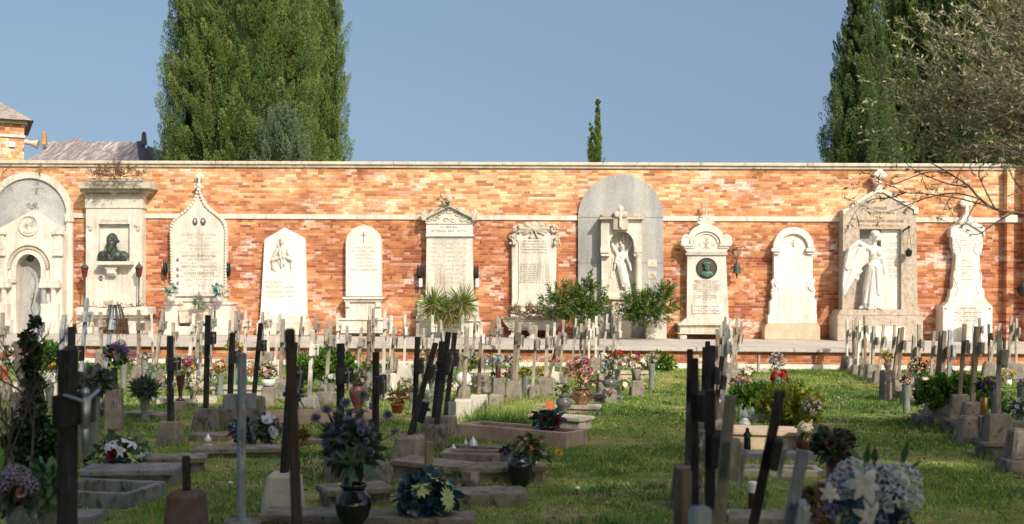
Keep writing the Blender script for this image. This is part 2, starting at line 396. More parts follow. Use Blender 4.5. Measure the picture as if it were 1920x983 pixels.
REDG = plain('red_glass', (.16, .008, .012), .15)
SILV = plain('plaque_metal', (.55, .56, .58), .25, .9)
LW = woodmat('white_painted_wood', (.66, .63, .57), .15)
LG = woodmat('grey_weathered_wood', (.36, .325, .27), .3)
LB = woodmat('brown_grey_wood', (.23, .185, .14), .35)
LD = woodmat('dark_wood', (.040, .038, .038), .4)  # wood tone much darker than the grey one
LS = woodmat('slate_painted_wood', (.34, .38, .42), .15)
# ---------------------------------------------------------------- ground, raised walk, wall
def groundmat():
    m, nt, b = newmat('turf_soil'); p = geo(nt)
    a = noise(nt, p, .9, 5, .65); c = noise(nt, p, 14, 5, .7)
    col = ramp(nt, a, [(.32, (.10, .17, .045)), (.50, (.16, .22, .065)), (.60, (.34, .28, .14)), (.70, (.42, .32, .19)), (.8, (.20, .13, .08))])
    col = mix(nt, 1.0, col, ramp(nt, c, [(.3, (.55, .55, .5)), (.65, (1.1, 1.1, 1.1))]), 'MULTIPLY')
    nt.links.new(col, b.inputs['Base Color']); b.inputs['Roughness'].default_value = .95; b.inputs['Specular IOR Level'].default_value = .1
    bump(nt, b, c, .03, .8); return m
g = MB(); g.add([(-600, -300, 0), (600, -300, 0), (600, 1200, 0), (-600, 1200, 0)], [(0, 1, 2, 3)])
tag(g.build('ground', groundmat()), kind='structure')
def wroot(name, label, cat, px, base=PLAT, off=0.0, group=None, struct=False):
    X, _ = WP(px, 600, off)
    loc = WM @ Vector((X, -off, base))
    o = bpy.data.objects.new(name, None); COL.objects.link(o); o.location = loc; o.rotation_euler = (0, 0, WROT); o.empty_display_size = .2
    o['_o'] = (X, -off, base)
    if struct: o['kind'] = 'structure'
    else: tag(o, label, cat, group)
    return o
def O(o): return tuple(o['_o'])
BR = brickmat('old_brick', .29, .069)
BRP = brickmat('plinth_brick', .30, .075)
# raised walk: brick front, stone strip at the foot, paving with a stone nosing
XL, XR = -26, 26
wk = wroot('raised_walk', '', '', 960, 0, 0, struct=True)
o = MB().box(XL, XR, PLAT_Y+.06, -.02, 0, PLAT-.09).build('brick_front', BRP, wk, O(wk))
o = MB().box(XL, XR, PLAT_Y+.02, PLAT_Y+.056, -.02, .105).bevel('footing', MARW, wk, O(wk), .008)
WALKP = stone('walk_paving', (.38, .35, .31), (.47, .43, .38), (.55, .51, .45), 1.2, .85, .004, (.28, .25, .21), .66)
nos = MB(); pav = MB(); x = XL
while x < XR:
    w = rnd.uniform(1.7, 2.3)
    nos.box(x, x+w-.006, PLAT_Y-.05, PLAT_Y+.36, PLAT-.088, PLAT)
    pav.box(x+.3, x+.3+w-.008, PLAT_Y+.366, PLAT_Y+2.5, PLAT-.088, PLAT-.003)
    pav.box(x-.4, x-.4+w-.008, PLAT_Y+2.508, -.01, PLAT-.088, PLAT-.004)
    x += w
nos.bevel('nosing', WALKP, wk, O(wk), .012); pav.build('paving', WALKP, wk, O(wk))
# the wall
wl = wroot('cemetery_wall', 'long orange brick wall with stone coping and a stone band', 'wall', 960, 0, 0)
ZT = WP(960, 316)[1]; ZC = WP(960, 304.5)[1]
MB().box(XL, XR, 0, .55, 0, ZT).build('brickwork', BR, wl, O(wl))
cp = MB(); x = XL
while x < XR:
    w = rnd.uniform(2.2, 3.1)
    cp.box(x, x+w-.008, -.10, .66, ZC-.085, ZC); x += w
cp.bevel('coping', ISTR, wl, O(wl), .012)
MB().box(XL, XR, -.05, .6, ZT+.003, ZC-.088).build('coping_bed', MAROLD, wl, O(wl))
zb1 = WP(960, 404)[1]; zb0 = WP(960, 413)[1]
bd = MB(); x = XL
while x < XR:
    w = rnd.uniform(1.9, 2.6); bd.box(x, x+w-.005, -.045, .004, zb0, zb1); x += w
bd.bevel('stone_band', MARB, wl, O(wl), .004)
# pilaster at the right end
X0, _ = WP(1890, 500, .3); X1 = X0+1.2
# buttress right of the pilaster gives the long dark upright shadow
pl = MB().box(X0, X0+.17, -.22, -.002, PLAT, ZT+.001).build('pilaster', BR, wl, O(wl))
MB().box(X0+.45, X0+1.6, -.35, -.002, PLAT, ZC+.9).build('corner_pier', BR, wl, O(wl))
MB().box(X0-.06, X0+.24, -.28, .001, zb0-.01, zb1+.05).bevel('pilaster_cap', MARB, wl, O(wl), .01)
# little iron hooks in the brickwork
hk = [(487, 423), (572, 425), (622, 424), (732, 426), (622, 520), (734, 521), (783, 455), (901, 455), (1098, 405), (1262, 489)]
for px, py in hk:
    X, Z = WP(px, py, .03)
    MB().tube([(X, 0.0, Z), (X, -.05, Z), (X+.015, -.09, Z+.03)], .012, 5).build('hook', IRON, wl, O(wl))
# ---------------------------------------------------------------- monuments against the wall
def PP(pts, off): return [WP(x, y, off) for x, y in pts]
def arc(cx, cy, rx, ry, a0, a1, n=24):
    return [(cx + rx*math.cos(math.radians(a0+(a1-a0)*i/n)), cy - ry*math.sin(math.radians(a0+(a1-a0)*i/n))) for i in range(n+1)]
def rect(x0, x1, y0, y1): return [(x0, y1), (x1, y1), (x1, y0), (x0, y0)]
def slab(mb, pts, f, b): return mb.prism(PP(pts, f), -f, -b)
def toground(pts, f):
    """replace z of points marked None"""
    return [(WP(x, 600, f)[0], PLAT) if y is None else WP(x, y, f) for x, y in pts]
def block(mb, x0, x1, ytop, f, b=0.0, ybot=None, inset=0, topx=None):
    """masonry block: front face `f` metres off the wall, between photo columns x0..x1, top row ytop, bottom on the walk"""
    bl = [(x0, ybot), (x1, ybot), (x1 if topx is None else topx[1], ytop), (x0 if topx is None else topx[0], ytop)]
    return mb.prism(toground(bl, f), -f, -b)
def textmesh(mb, s, X, Y, Z, h, wide=None, align='CENTER', cond=1.0):
    """letters lying in the X,Z plane"""
    c = bpy.data.curves.new('t', 'FONT'); c.body = s; c.size = 1; c.resolution_u = 1; c.align_x = align
    o = bpy.data.objects.new('t', c); COL.objects.link(o)
    dg = bpy.context.evaluated_depsgraph_get(); dg.update()
    me = bpy.data.meshes.new_from_object(o.evaluated_get(dg))
    if len(me.vertices):
        xs = [v.co.x for v in me.vertices]; w = max(xs)-min(xs) or 1
        k = h/.72; kx = k*cond
        if wide: kx = wide/w
        vs = [(X + v.co.x*kx, Y, Z + v.co.y*k) for v in me.vertices]
        mb.add(vs, [tuple(p.vertices) for p in me.polygons])
    bpy.data.objects.remove(o); bpy.data.curves.remove(c); bpy.data.meshes.remove(me)
def lines(mb, rows, f, lift=.004):
    """rows: (text, photo x0, x1, y of the middle, letter height in photo px)"""
    for s, x0, x1, y, h in rows:
        a, z0 = WP(x0, y + h/2, f); b, z1 = WP(x1, y - h/2, f)
        textmesh(mb, s, (a+b)/2, -f-lift, z0, z1-z0, b-a)
def cross_prim(mb, cx, cy0, cy1, arm, army, t, f, b, flare=0.0):
    """stone cross: stem from row cy1 (foot) to cy0 (top)"""
    slab(mb, rect(cx-t/2, cx+t/2, cy0, cy1), f, b)
    slab(mb, rect(cx-arm, cx-t/2-.01, army-t/2, army+t/2), f-.003, b+.003); slab(mb, rect(cx+t/2+.01, cx+arm, army-t/2, army+t/2), f-.003, b+.003)
    if flare:
        for (x, y) in ((cx, cy0+flare*.4), (cx-arm+flare*.4, army), (cx+arm-flare*.4, army)):
            X, Z = WP(x, y, f); r = flare/73
            mb.ell((X, -(f+b)/2, Z), (r, (f-b)/2+.006, r), n=10, m=6)

def chirho(mb, X, Z, y, h):
    """the two Greek letters laid over each other, Z is the middle"""
    t = h*.05
    mb.box(X-t, X+t, y, y+.004, Z-h*.5, Z+h*.5)
    bo = [(X+h*.13*math.cos(a)+h*.02, Z+h*.36+h*.14*math.sin(a)) for a in np.linspace(PI/2, -PI/2, 9)]; bi = [(X+h*.08*math.cos(a)+h*.02, Z+h*.36+h*.08*math.sin(a)) for a in np.linspace(PI/2, -PI/2, 9)]
    mb.band(bo, bi, y-.0005, y+.004)
    for s_ in (-1, 1):
        M = Matrix.Translation((X, y-.001, Z-h*.12)) @ Matrix.Rotation(s_*math.radians(42), 4, 'Y'); mb.box(-t*.8, t*.8, -.0005*s_, .004, -h*.38, h*.38, M)
# --- 1 arched grey marble niche with white aedicule and portrait medallion (far left)
r = wroot('arched_tomb', 'white marble tomb with bearded portrait medallion inside a grey marble arch, far left', 'tomb monument', 55, group='wall monuments'); o = O(r)
A = arc(55, 402, 81, 80, 0, 180, 32)
mb = MB(); pts = [(-26, None)] + [] ; out = [(136, None)] + A + [(-26, None)]
mb.prism(toground([(x, y) for x, y in out], .05), -.05, -.001); mb.build('back_panel', GREYL, r, o)
mb = MB(); oA = arc(55, 402, 81, 80, 0, 180, 32); iA = arc(55, 402, 69, 68, 0, 180, 32)
oo = toground([(136, None)] + oA + [(-26, None)], .12); ii = toground([(124, None)] + iA + [(-14, None)], .12)
mb.band(oo, ii, -.12, -.052); mb.build('arch_frame', MARB, r, o)
mb = MB()
for x in (130, -20): slab(mb, rect(x-9, x+8, 401, 416), .16, .121)
mb.bevel('impost', MARB, r, o, .008)
# aedicule body with a niche
mb = MB()
gab = [(-8, 620), (-8, 432), (-4, 424), (54, 395), (66, 395), (114, 424), (117, 432), (117, 620)]
niche_o = toground([(114, None), (114, 438)] + arc(54, 520, 60, 82, 0, 180, 24)[1:-1] + [(-6, 438), (-6, None)], .42)
# spandrel panel with arched hole
hole = [(76, None)] + arc(53, 505, 23, 28, 0, 180, 24) + [(30, None)]
n = len(hole)
outer = []
for i, (x, y) in enumerate(hole):
    if y is None: outer.append((117 if x > 54 else -8, None))
    else:
        a = math.degrees(math.atan2(505-y, x-53)); t = a/180
        # walk the gable outline
        if t < .22: q = (117, 505 - (505-432)*t/.22)
        elif t < .5: q = (117 + (60-117)*(t-.22)/.28, 432 + (395-432)*(t-.22)/.28)
        elif t < .78: q = (60 + (-8-60)*(t-.5)/.28, 395 + (432-395)*(t-.5)/.28)
        else: q = (-8, 432 + (505-432)*(t-.78)/.22)
        outer.append(q)
mb.band(toground(outer, .42), toground(hole, .42), -.42, -.05); mb.build('aedicule', MARB, r, o)
mb = MB().prism(toground([(76, None)] + arc(53, 505, 23, 28, 0, 180, 24) + [(30, None)], .10), -.10, -.051); mb.build('niche_slab', GREYL, r, o)
mb = MB()
mb.band(PP([(99, 530)] + arc(53, 505, 46, 50, 0, 180, 24) + [(7, 530)], .52), PP([(94, 530)] + arc(53, 505, 41, 45, 0, 180, 24) + [(12, 530)], .52), -.52, -.421)
mb.band(PP([(84, 530)] + arc(53, 505, 31, 36, 0, 180, 24) + [(22, 530)], .50), PP([(76.5, 530)] + arc(53, 505, 23.5, 28.5, 0, 180, 24) + [(29.5, 530)], .50), -.50, -.421)
mb.build('archivolt', MARB, r, o, smooth=False)
mb = MB()
for i in range(23):
    a = math.radians(4 + i*172/22); X, Z = WP(53+36*math.cos(a), 505-40*math.sin(a), .45)
    mb.ell((X, -.44, Z), (.055, .04, .05), n=8, m=5)
    X, Z = WP(53+38.5*math.cos(a+.06), 505-43*math.sin(a+.06), .45); mb.ell((X, -.45, Z), (.03, .035, .03), n=7, m=5)
mb.organic('leaf_garland', MAROLD, r, o, .016, 1)
for cx in (-2, 91):
    mb = MB(); block(mb, cx-17, cx+17, 570, .60); block(mb, cx-20, cx+20, 600, .66); mb.bevel('pedestal', MARB, r, o, .012)
    for dx in (-9, 9):
        X, Z0 = WP(cx+dx, 570, .5); _, Z1 = WP(cx+dx, 540, .5)
        MB().lathe((X, -.5, Z0), [(.09, 0), (.09, .04), (.07, .05), (.068, Z1-Z0-.05), (.09, Z1-Z0-.03), (.095, Z1-Z0)], 14).build('column', GREYM if dx < 0 else MARB, r, o)
    mb = MB(); slab(mb, rect(cx-19, cx+19, 530, 540), .62, .421); slab(mb, rect(cx-17, cx+17, 523, 530), .58, .421); mb.bevel('capital', MARB, r, o, .01)
mb = MB()
for x0, x1 in ((98, 117), (-12, 9)):
    slab(mb, rect(x0, x1, 468, 480), .50, .421); slab(mb, rect(x0-1, x1+2, 430, 440), .50, .421); slab(mb, rect(x0+2, x1-2, 440.5, 467.5), .46, .421)
mb.bevel('cornice', MARB, r, o, .008)
X, Z = WP(54, 423, .43)
MB().band([(X+.27*math.cos(t), Z+.27*math.sin(t)) for t in np.linspace(0, 2*PI, 29)[:-1]], [(X+.235*math.cos(t), Z+.235*math.sin(t)) for t in np.linspace(0, 2*PI, 29)[:-1]], -.46, -.421, True).build('medallion_rim', MARB, r, o)
mb = MB().ell((X, -.42, Z+.03), (.075, .05, .10)).ell((X+.005, -.43, Z-.07), (.055, .045, .10)).ell((X-.02, -.42, Z-.15), (.14, .04, .07)).ell((X+.02, -.47, Z+.02), (.013, .02, .03)).cap((X-.04,-.455,Z+.05),(X+.05,-.455,Z+.05),.012,.012)
mb.organic('portrait_relief', MARB, r, o, .008, 1)
X, Z = WP(57, 485, .11)
mb = MB().band([(X+.085*math.cos(t), Z+.085*math.sin(t)) for t in np.linspace(0, 2*PI, 21)[:-1]], [(X+.065*math.cos(t), Z+.065*math.sin(t)) for t in np.linspace(0, 2*PI, 21)[:-1]], -.125, -.101, True)
chirho(mb, X, Z, -.128, .12)
mb.build('monogram', IRON, r, o)

# --- 2 bust monument
r = wroot('bust_tomb', 'tall cream marble tomb with dark bronze bearded bust and weedy cornice', 'tomb monument', 214, group='wall monuments'); o = O(r)
mb = MB()
# body around a recessed panel
block(mb, 161, 184.5, 391, .30); block(mb, 243, 266, 391, .30)
slab(mb, rect(184.6, 242.9, 391, 420), .30, 0); slab(mb, rect(184.6, 242.9, 490, 590), .30, 0); slab(mb, rect(184.6, 242.9, 420.1, 489.9), .16, 0.01)
mb.build('body', MARB, r, o)
mb = MB(); slab(mb, rect(159, 268, 366, 390.5), .33, 0); slab(mb, rect(156, 271, 361, 365.7), .40, 0); mb.bevel('frieze', MARB, r, o, .006)
mb = MB(); slab(mb, rect(150, 276, 354, 360.7), .55, 0); slab(mb, rect(146, 281, 341, 353.7), .66, 0); slab(mb, rect(165, 268, 334, 340.7), .5, 0); mb.bevel('cornice', MAROLD, r, o, .012)
mb = MB()
for x in list(range(162, 208, 4)) + list(range(221, 268, 4)):
    X, Z = WP(x, 364, .42); mb.ell((X, -.41, Z), (.028, .045, .045), n=8, m=6)
mb.build('egg_moulding', MAROLD, r, o, smooth=True)
mb = MB()
lines(mb, [('SERAFIN GALVANI', 188, 240, 414, 5)], .30)
mb.build('inscription', INK, r, o)
for x in (168, 258):
    mb = MB()
    for k in range(7):
        X, Z = WP(x + 4*math.sin(k*2.1), 427+3.2*math.cos(k*1.7)*1.3, .31); mb.ell((X, -.305, Z), (.03, .02, .045), (0, k*.9, 0), n=7, m=5)
    mb.build('rosette', MAROLD, r, o, smooth=True)
mb = MB(); slab(mb, rect(180, 244, 490.2, 497), .62, .17); slab(mb, rect(183, 241, 497.2, 499.5), .55, .30); mb.bevel('bust_shelf', MARB, r, o, .01)
mb = MB(); X, Z = WP(211, 507, .36)
mb.box(X-.11, X+.11, -.5, -.3, Z-.09, Z+.1).cap((X-.12, -.47, Z+.06), (X+.12, -.47, Z+.06), .055, .055).cap((X-.09, -.42, Z-.1), (X+.09, -.42, Z-.1), .045, .045)
mb.organic('bracket', MARB, r, o, .014, 1)
# bronze bust (own thing would never lift away; it is fixed)
X, Z = WP(211, 489, .42); mb = MB(); y = -.40
mb.ell((X, y+.02, Z+.13), (.33, .15, .15)).ell((X-.25, y+.02, Z+.12), (.16, .13, .14)).ell((X+.25, y+.02, Z+.12), (.16, .13, .14)).ell((X, y+.02, Z+.22), (.20, .11, .09))
mb.cap((X+.01, y+.02, Z+.22), (X, y, Z+.40), .10, .09).ell((X-.01, y-.02, Z+.53), (.145, .15, .185)).ell((X-.02, y-.11, Z+.44), (.11, .07, .09)).ell((X-.03, y-.14, Z+.35), (.10, .06, .12)).ell((X-.03, y-.14, Z+.26), (.06, .05, .08))
mb.cap((X-.03, y-.17, Z+.55), (X-.035, y-.20, Z+.48), .015, .028).cap((X-.10, y-.145, Z+.575), (X+.06, y-.15, Z+.575), .02, .02)
mb.ell((X+.145, y+.01, Z+.50), (.02, .04, .05)).ell((X-.15, y+.01, Z+.50), (.02, .04, .05)).ell((X-.03, y-.18, Z+.42), (.06, .03, .02))
mb.cap((X-.12, y-.09, Z+.24), (X-.03, y-.15, Z+.03), .025, .04).cap((X+.12, y-.09, Z+.24), (X+.02, y-.15, Z+.03), .025, .04)
mb.organic('bust', BRONZE, r, o, .012, 1)
X, Z = WP(189, 522, .3)
mb = MB().band([(X+.05*math.cos(t), Z+.065*math.sin(t)) for t in np.linspace(0, 2*PI, 17)[:-1]], [(X+.036*math.cos(t), Z+.05*math.sin(t)) for t in np.linspace(0, 2*PI, 17)[:-1]], -.315, -.301, True)
mb.box(X-.008, X+.008, -.314, -.301, Z-.05, Z+.05); mb.build('oval_emblem', IRON, r, o)
mb = MB(); slab(mb, rect(142, 276, 576, 592), .70, .02); slab(mb, rect(148, 270, 592.2, 597), .62, .02)
mb.bevel('trough', MARB, r, o, .02)
mb = MB()
for x in (158, 255): block(mb, x-13, x+13, 597.5, .5, .05, topx=(x-17, x+17))
mb.bevel('trough_foot', MARB, r, o, .02)
mb = MB(); slab(mb, rect(193, 208, 564, 575.8), .5, .42); mb.bevel('small_plaque', MAROLD, r, o, .005)
# soil and dead weeds in the trough are stuff on the tomb
# --- hanging lamps by the bust tomb (lantern posts)
def lantern(px, label):
    X, _ = WP(px, 500, .5); base = WP(px, 575, .55)[1]
    t = wroot('standing_lantern', label, 'lantern', px, base, .55, group='red glass lanterns of the bust tomb'); q = O(t)
    X = q[0]; y = q[1]
    H = WP(px, 519, .55)[1] - base
    MB().tube([(X, y, base), (X, y, base+H*.5), (X+.01, y, base+H)], [.022, .016, .02], 6).tube([(X, y, base+.1), (X+.06, y, base+.16), (X+.07, y, base+.24)], .008, 5).lathe((X, y, base), [(.07, 0), (.06, .03), (.02, .05)], 10).build('pole', IRONG, t, q)
    z = base+H
    MB().lathe((X, y, z), [(.05, .01), (.085, .22), (.08, .225)], 8).build('glass', REDG, t, q)
    mb = MB()
    for k in range(6):
        a = k*PI/3; mb.tube([(X+.055*math.cos(a), y+.055*math.sin(a), z), (X+.09*math.cos(a), y+.09*math.sin(a), z+.225)], .008, 4)
    mb.lathe((X, y, z-.03), [(.02, 0), (.055, .03), (.06, .045), (.02, .046)], 10)
    mb.lathe((X, y, z+.225), [(.11, 0), (.10, .02), (.05, .08), (.02, .09), (.03, .11), (.008, .16)], 10)
    mb.build('cage', IRONG, t, q)
lantern(158, 'red glass lantern on a green iron post left of the bronze bust')
lantern(260, 'red glass lantern on a green iron post right of the bronze bust')

# --- 3 ogee slab
r = wroot('ogee_tomb', 'ogee topped cream tombstone with cross finial and two oval portraits', 'tomb monument', 371, group='wall monuments'); o = O(r)
og = [(425, None), (425, 432), (423, 420), (417, 410), (407, 401), (395, 392), (384, 381), (377, 368), (373.5, 355)]
ogl = [(746-x-3, y) for x, y in reversed(og)]
O1 = toground([(424, 566)]+og[1:]+ [(371.5, 350)] + ogl[:-1]+[(321, 566)], .22)
sh = lambda P, k: [(371.5 + (x-371.5)*k, (y if y > 470 else 470 + (y-470)*k) ) for x, y in P]
raw = [(424, 566)]+og[1:]+[(371.5, 350)]+ogl[:-1]+[(321, 566)]
MB().prism(PP(raw, .18), -.18, 0).build('slab', MARB, r, o)
inn = [(371.5+(x-371.5)*.89, 470+(y-470)*.90) if y < 470 else (371.5+(x-371.5)*.89, y) for x, y in raw]
MB().band(PP(raw, .215), PP([(371.5+(x-371.5)*.93, 470+(y-470)*.945) if y < 470 else (371.5+(x-371.5)*.93, y) for x, y in raw], .215), -.215, -.181).build('rim', MARB, r, o)
mb = MB()
R2 = [(371.5+(x-371.5)*.965, 470+(y-470)*.97) if y < 470 else (371.5+(x-371.5)*.965, y) for x, y in raw]
for i in range(len(R2)-1):
    (x0, y0), (x1, y1) = R2[i], R2[i+1]; n = max(1, int(math.hypot(x1-x0, y1-y0)/5.5))
    for k in range(n):
        t = (k+.5)/n; X, Z = WP(x0+(x1-x0)*t, y0+(y1-y0)*t, .22)
        mb.ell((X, -.222, Z), (.032, .02, .036), (0, (i+k)*.7, 0), n=7, m=5)
mb.build('rope_moulding', MARB, r, o, smooth=True)
X, Z = WP(372, 353, .2)
mb = MB(); mb.ell((X, -.15, Z-.02), (.05, .05, .09)).ell((X, -.15, Z+.02), (.10, .05, .03)).ell((X-.10, -.15, Z+.03), (.035, .035, .045)).ell((X+.10, -.15, Z+.03), (.035, .035, .045)).ell((X, -.15, Z+.10), (.07, .06, .035)).ell((X, -.15, Z+.06), (.06, .09, .05)).cap((X, -.15, Z-.12), (X, -.15, Z), .03, .04)
mb.organic('finial', MARB, r, o, .011, 1)
mb = MB(); cross_prim(mb, 373.5, 326, 347, 6.5, 331, 3, .17, .13, 3.4); mb.build('cross', MARW, r, o)
PH = plain('photo_grey', (.10, .085, .08), .3, var=.7, scale=60); PHF = plain('photo_face', (.55, .45, .40), .3, var=.2)
PHW = plain('enamel_white', (.80, .79, .76), .25, var=.05)
def photo(px, py, w, h, f, r, o, faceside=0):
    X, Z = WP(px, py, f); k = 1/73.
    q = MB().lathe((X, -f, Z), [(1, 0), (1, .008), (.9, .012)], 20, Matrix(((w*k/2*1.18, 0, 0, 0), (0, 0, -1, 0), (0, h*k/2*1.16, 0, 0), (0, 0, 0, 1)))).build('portrait', PHW, r, o)
    g = MB().lathe((X, -f-.0125, Z), [(1, 0), (1, .003)], 20, Matrix(((w*k/2*.95, 0, 0, 0), (0, 0, -1, 0), (0, h*k/2*.95, 0, 0), (0, 0, 0, 1)))).build('picture', PH, q, o)
    MB().ell((X, -f-.016, Z+h*k*.12), (w*k*.19, .003, h*k*.2), n=10, m=6).build('face', PHF, q, o)
photo(366, 416, 11, 17, .18, r, o); photo(381, 416, 12, 17, .18, r, o)
for y in (487, 505, 517, 531): photo(333.5, y, 5.5, 8.5, .18, r, o)
mb = MB()
lines(mb, [('DOMENICO TRAMONTINA', 341, 405, 440, 5.5), ('CHIA.TO TRAMONTIN', 351, 395, 447, 4), ('N. 27 7 1862        M. 18 1 1931', 339, 408, 453.5, 2.6), ('TERESA SCARPA', 351, 395, 460, 5.5), ('VED. TRAMONTIN', 354, 392, 467, 4), ('N. 2 5 1867         M. 8 8 1957', 339, 408, 473.5, 2.6)], .18)
mb.build('inscription', INK, r, o)
mb = MB()
lines(mb, [('ANTONIO TRAMONTINA', 341, 405, 480, 5.5), ('CHIA.TO TRAMONTIN', 351, 396, 487, 4), ('N. 25 4 1892        M. 23 3 1953', 339, 408, 493.5, 2.6), ('SEBASTIANO TRAMONTIN', 340, 406, 500, 5.5), ('N. 5 7 1894         M. 8 4 1970', 339, 408, 506.5, 2.6), ('GIOVANNI TRAMONTINA', 344, 402, 512.5, 5), ('N. 15 1 1907        M. 30 5 1979', 339, 408, 518.5, 2.6)], .18)
mb.build('inscription', INKD, r, o)
mb = MB(); slab(mb, rect(327, 419, 521, 549), .195, .181); mb.bevel('white_plate', MARW, r, o, .003)
mb = MB(); lines(mb, [('NERIS TRAMONTIN', 346, 399, 524.5, 4.5), ('N. 31 5 1930      M. 28 2 2006', 346, 399, 530, 2.6), ('ROBERTO TRAMONTIN', 344, 401, 535.5, 4.5), ('N. 15 1 1933      M. 1 4 2008', 346, 399, 541.5, 2.6)], .195); mb.build('inscription', INK, r, o)
mb = MB(); slab(mb, rect(322, 424, 550, 556), .36, 0); slab(mb, rect(325, 421, 556.2, 566), .30, 0); block(mb, 331, 406, 566.2, .26); mb.bevel('plinth', MARB, r, o, .008)
for x0, x1 in ((309, 333), (404, 431)):
    mb = MB(); block(mb, x0, x1, 572, .62); slab(mb, rect(x0-2, x1+1.5, 566, 571.8), .66, 0); bb = block(mb, x0-3, x1+2, 612, .70); mb.bevel('pedestal', MARB, r, o, .01)
mb = MB(); block(mb, 333.2, 403.8, 612.2, .68); mb.bevel('step', MARB, r, o, .01)
q = MB(); P1 = toground([(337, 606), (399, 606), (401, 583), (334, 583)], .6); q.prism(P1, -.60, -.28); slab(q, rect(333.4, 403.6, 580, 583), .62, .27)
q.bevel('planter_box', ISTR, r, o, .006)
# flower lamps of wrought iron either side
def torch(px, py, label, h=40):
    t = wroot('iron_torch', label, 'wall lamp', px, WP(px, py, .18)[1], .16, group='wrought iron wall lamps'); q = O(t); X, y, Z = q
    mb = MB().tube([(X, -.0, Z-.05), (X, y, Z-.12), (X, y, Z-.02)], .012, 5)
    for k in range(6):
        a = k*PI/3; mb.tube([(X+.03*math.cos(a), y+.03*math.sin(a), Z-.12), (X+.06*math.cos(a), y+.06*math.sin(a), Z), (X+.045*math.cos(a), y+.045*math.sin(a), Z+.2), (X+.06*math.cos(a), y+.06*math.sin(a), Z+.27)], [.014, .016, .012, .004], 5)
    mb.lathe((X, y, Z-.02), [(.05, 0), (.055, .12), (.03, .2)], 8).tube([(X, y, Z-.12), (X+.05, y, Z-.2), (X-.02, y, Z-.26), (X-.05, y-.02, Z-.2)], .012, 5)
    mb.build('cage', IRON, t, q); return t, q
torch(309, 508, 'black iron torch lamp left of the ogee topped tombstone')
torch(427, 510, 'black iron torch lamp right of the ogee topped tombstone')

# --- 4 slab with relief of praying figure
r = wroot('relief_tomb', 'tapering cream tombstone carved with a praying haloed figure', 'tomb monument', 531, group='wall monuments'); o = O(r)
MB().prism(PP([(488, 592), (575, 592), (571, 447), (533, 427), (496, 449)], .18), -.18, 0).bevel('slab', stone('stained_marble', (.74, .69, .58), (.80, .76, .66), (.84, .80, .71), 2.2, .6, .002, (.62, .54, .26), .66), r, o, .008)
X, Z = WP(529, 480, .18); mb = MB(); y = -.17; k = 1/73.
def L(dx, dz): return (X+dx*k, Z-dz*k)
def e(dx, dz, rx, rz, ry=.05, yy=0, rot=None): a, b = L(dx, dz); mb.ell((a, y-yy, b), (rx*k, ry, rz*k), rot)
def c(x0, z0, x1, z1, r0, r1, yy=0.03): a, b = L(x0, z0); c_, d = L(x1, z1); mb.cap((a, y-yy, b), (c_, y-yy, d), r0*k, r1*k)
e(0, -27, 5, 7, .07, .04); e(-1, -29, 7.5, 8, .05, .0); e(-7, -21, 3, 7, .04, .02); e(5, -20, 3, 7, .04, .02); c(0, -20, 0, -14, 3, 3)
e(0, -8, 12, 9, .07, .02); e(0, 6, 11, 14, .05, .01); c(-10, -10, -17, 7, 4.5, 4); c(11, -10, 18, 6, 4.5, 4); c(-17, 8, -4, 3, 4, 2.5, .06); c(18, 7, 5, 1, 4, 2.5, .06); c(-2, 4, -4, -7, 2, 1.5, .09); c(3, 3, 2, -8, 2, 1.5, .09)
c(-17, 8, -17, 24, 4, 3, .03); c(-14, 20, -13, 28, 3, 2, .02); c(18, 8, 18, 22, 3, 2); c(-1, -4, 0, 20, 1.5, 2, .07); c(4, 2, 5, 17, 2, 2, .05)
e(0, -29.5, 1.2, 2.2, .03, .10); 
mb.organic('praying_figure', MARB, r, o, .010, 1)
X, Z = WP(528, 450, .18)
MB().band([(X+.145*math.cos(t), Z+.145*math.sin(t)) for t in np.linspace(0, 2*PI, 25)[:-1]], [(X+.13*math.cos(t), Z+.13*math.sin(t)) for t in np.linspace(0, 2*PI, 25)[:-1]], -.19, -.181, True).build('halo', MARB, r, o)
mb = MB(); lines(mb, [('ANTONIO PARSACHER', 496, 530, 529, 3.8), ('N. 1868   M. 1944', 502, 524, 533, 2.4), ('TERESA DEGIORGIO PARSACHER', 496, 550, 538, 3.8), ('N. 1872   M. 1953', 502, 524, 542, 2.4), ('ALICE PARSACHER ved. MARTINELLI', 496, 556, 547, 3.8), ('N. 1901   M. 1976', 502, 524, 551, 2.4), ('LUIGI MICHELE PARSACHER', 496, 546, 556, 3.8), ('N. 1905   M. 1988', 502, 524, 560, 2.4)], .18); mb.build('inscription', INKD, r, o)
mb = MB(); slab(mb, rect(487, 574, 592.2, 597), .34, 0); mb.prism(PP([(483, 604), (578, 604), (573, 597.2), (488, 597.2)], .36), -.36, 0); mb.bevel('ledge', MARB, r, o, .006)
mb = MB(); mb.prism(toground([(480, None), (577, None), (577, 604.2), (480, 604.2)], .6), -.6, -.05); mb.bevel('base', ISTR, r, o, .03)

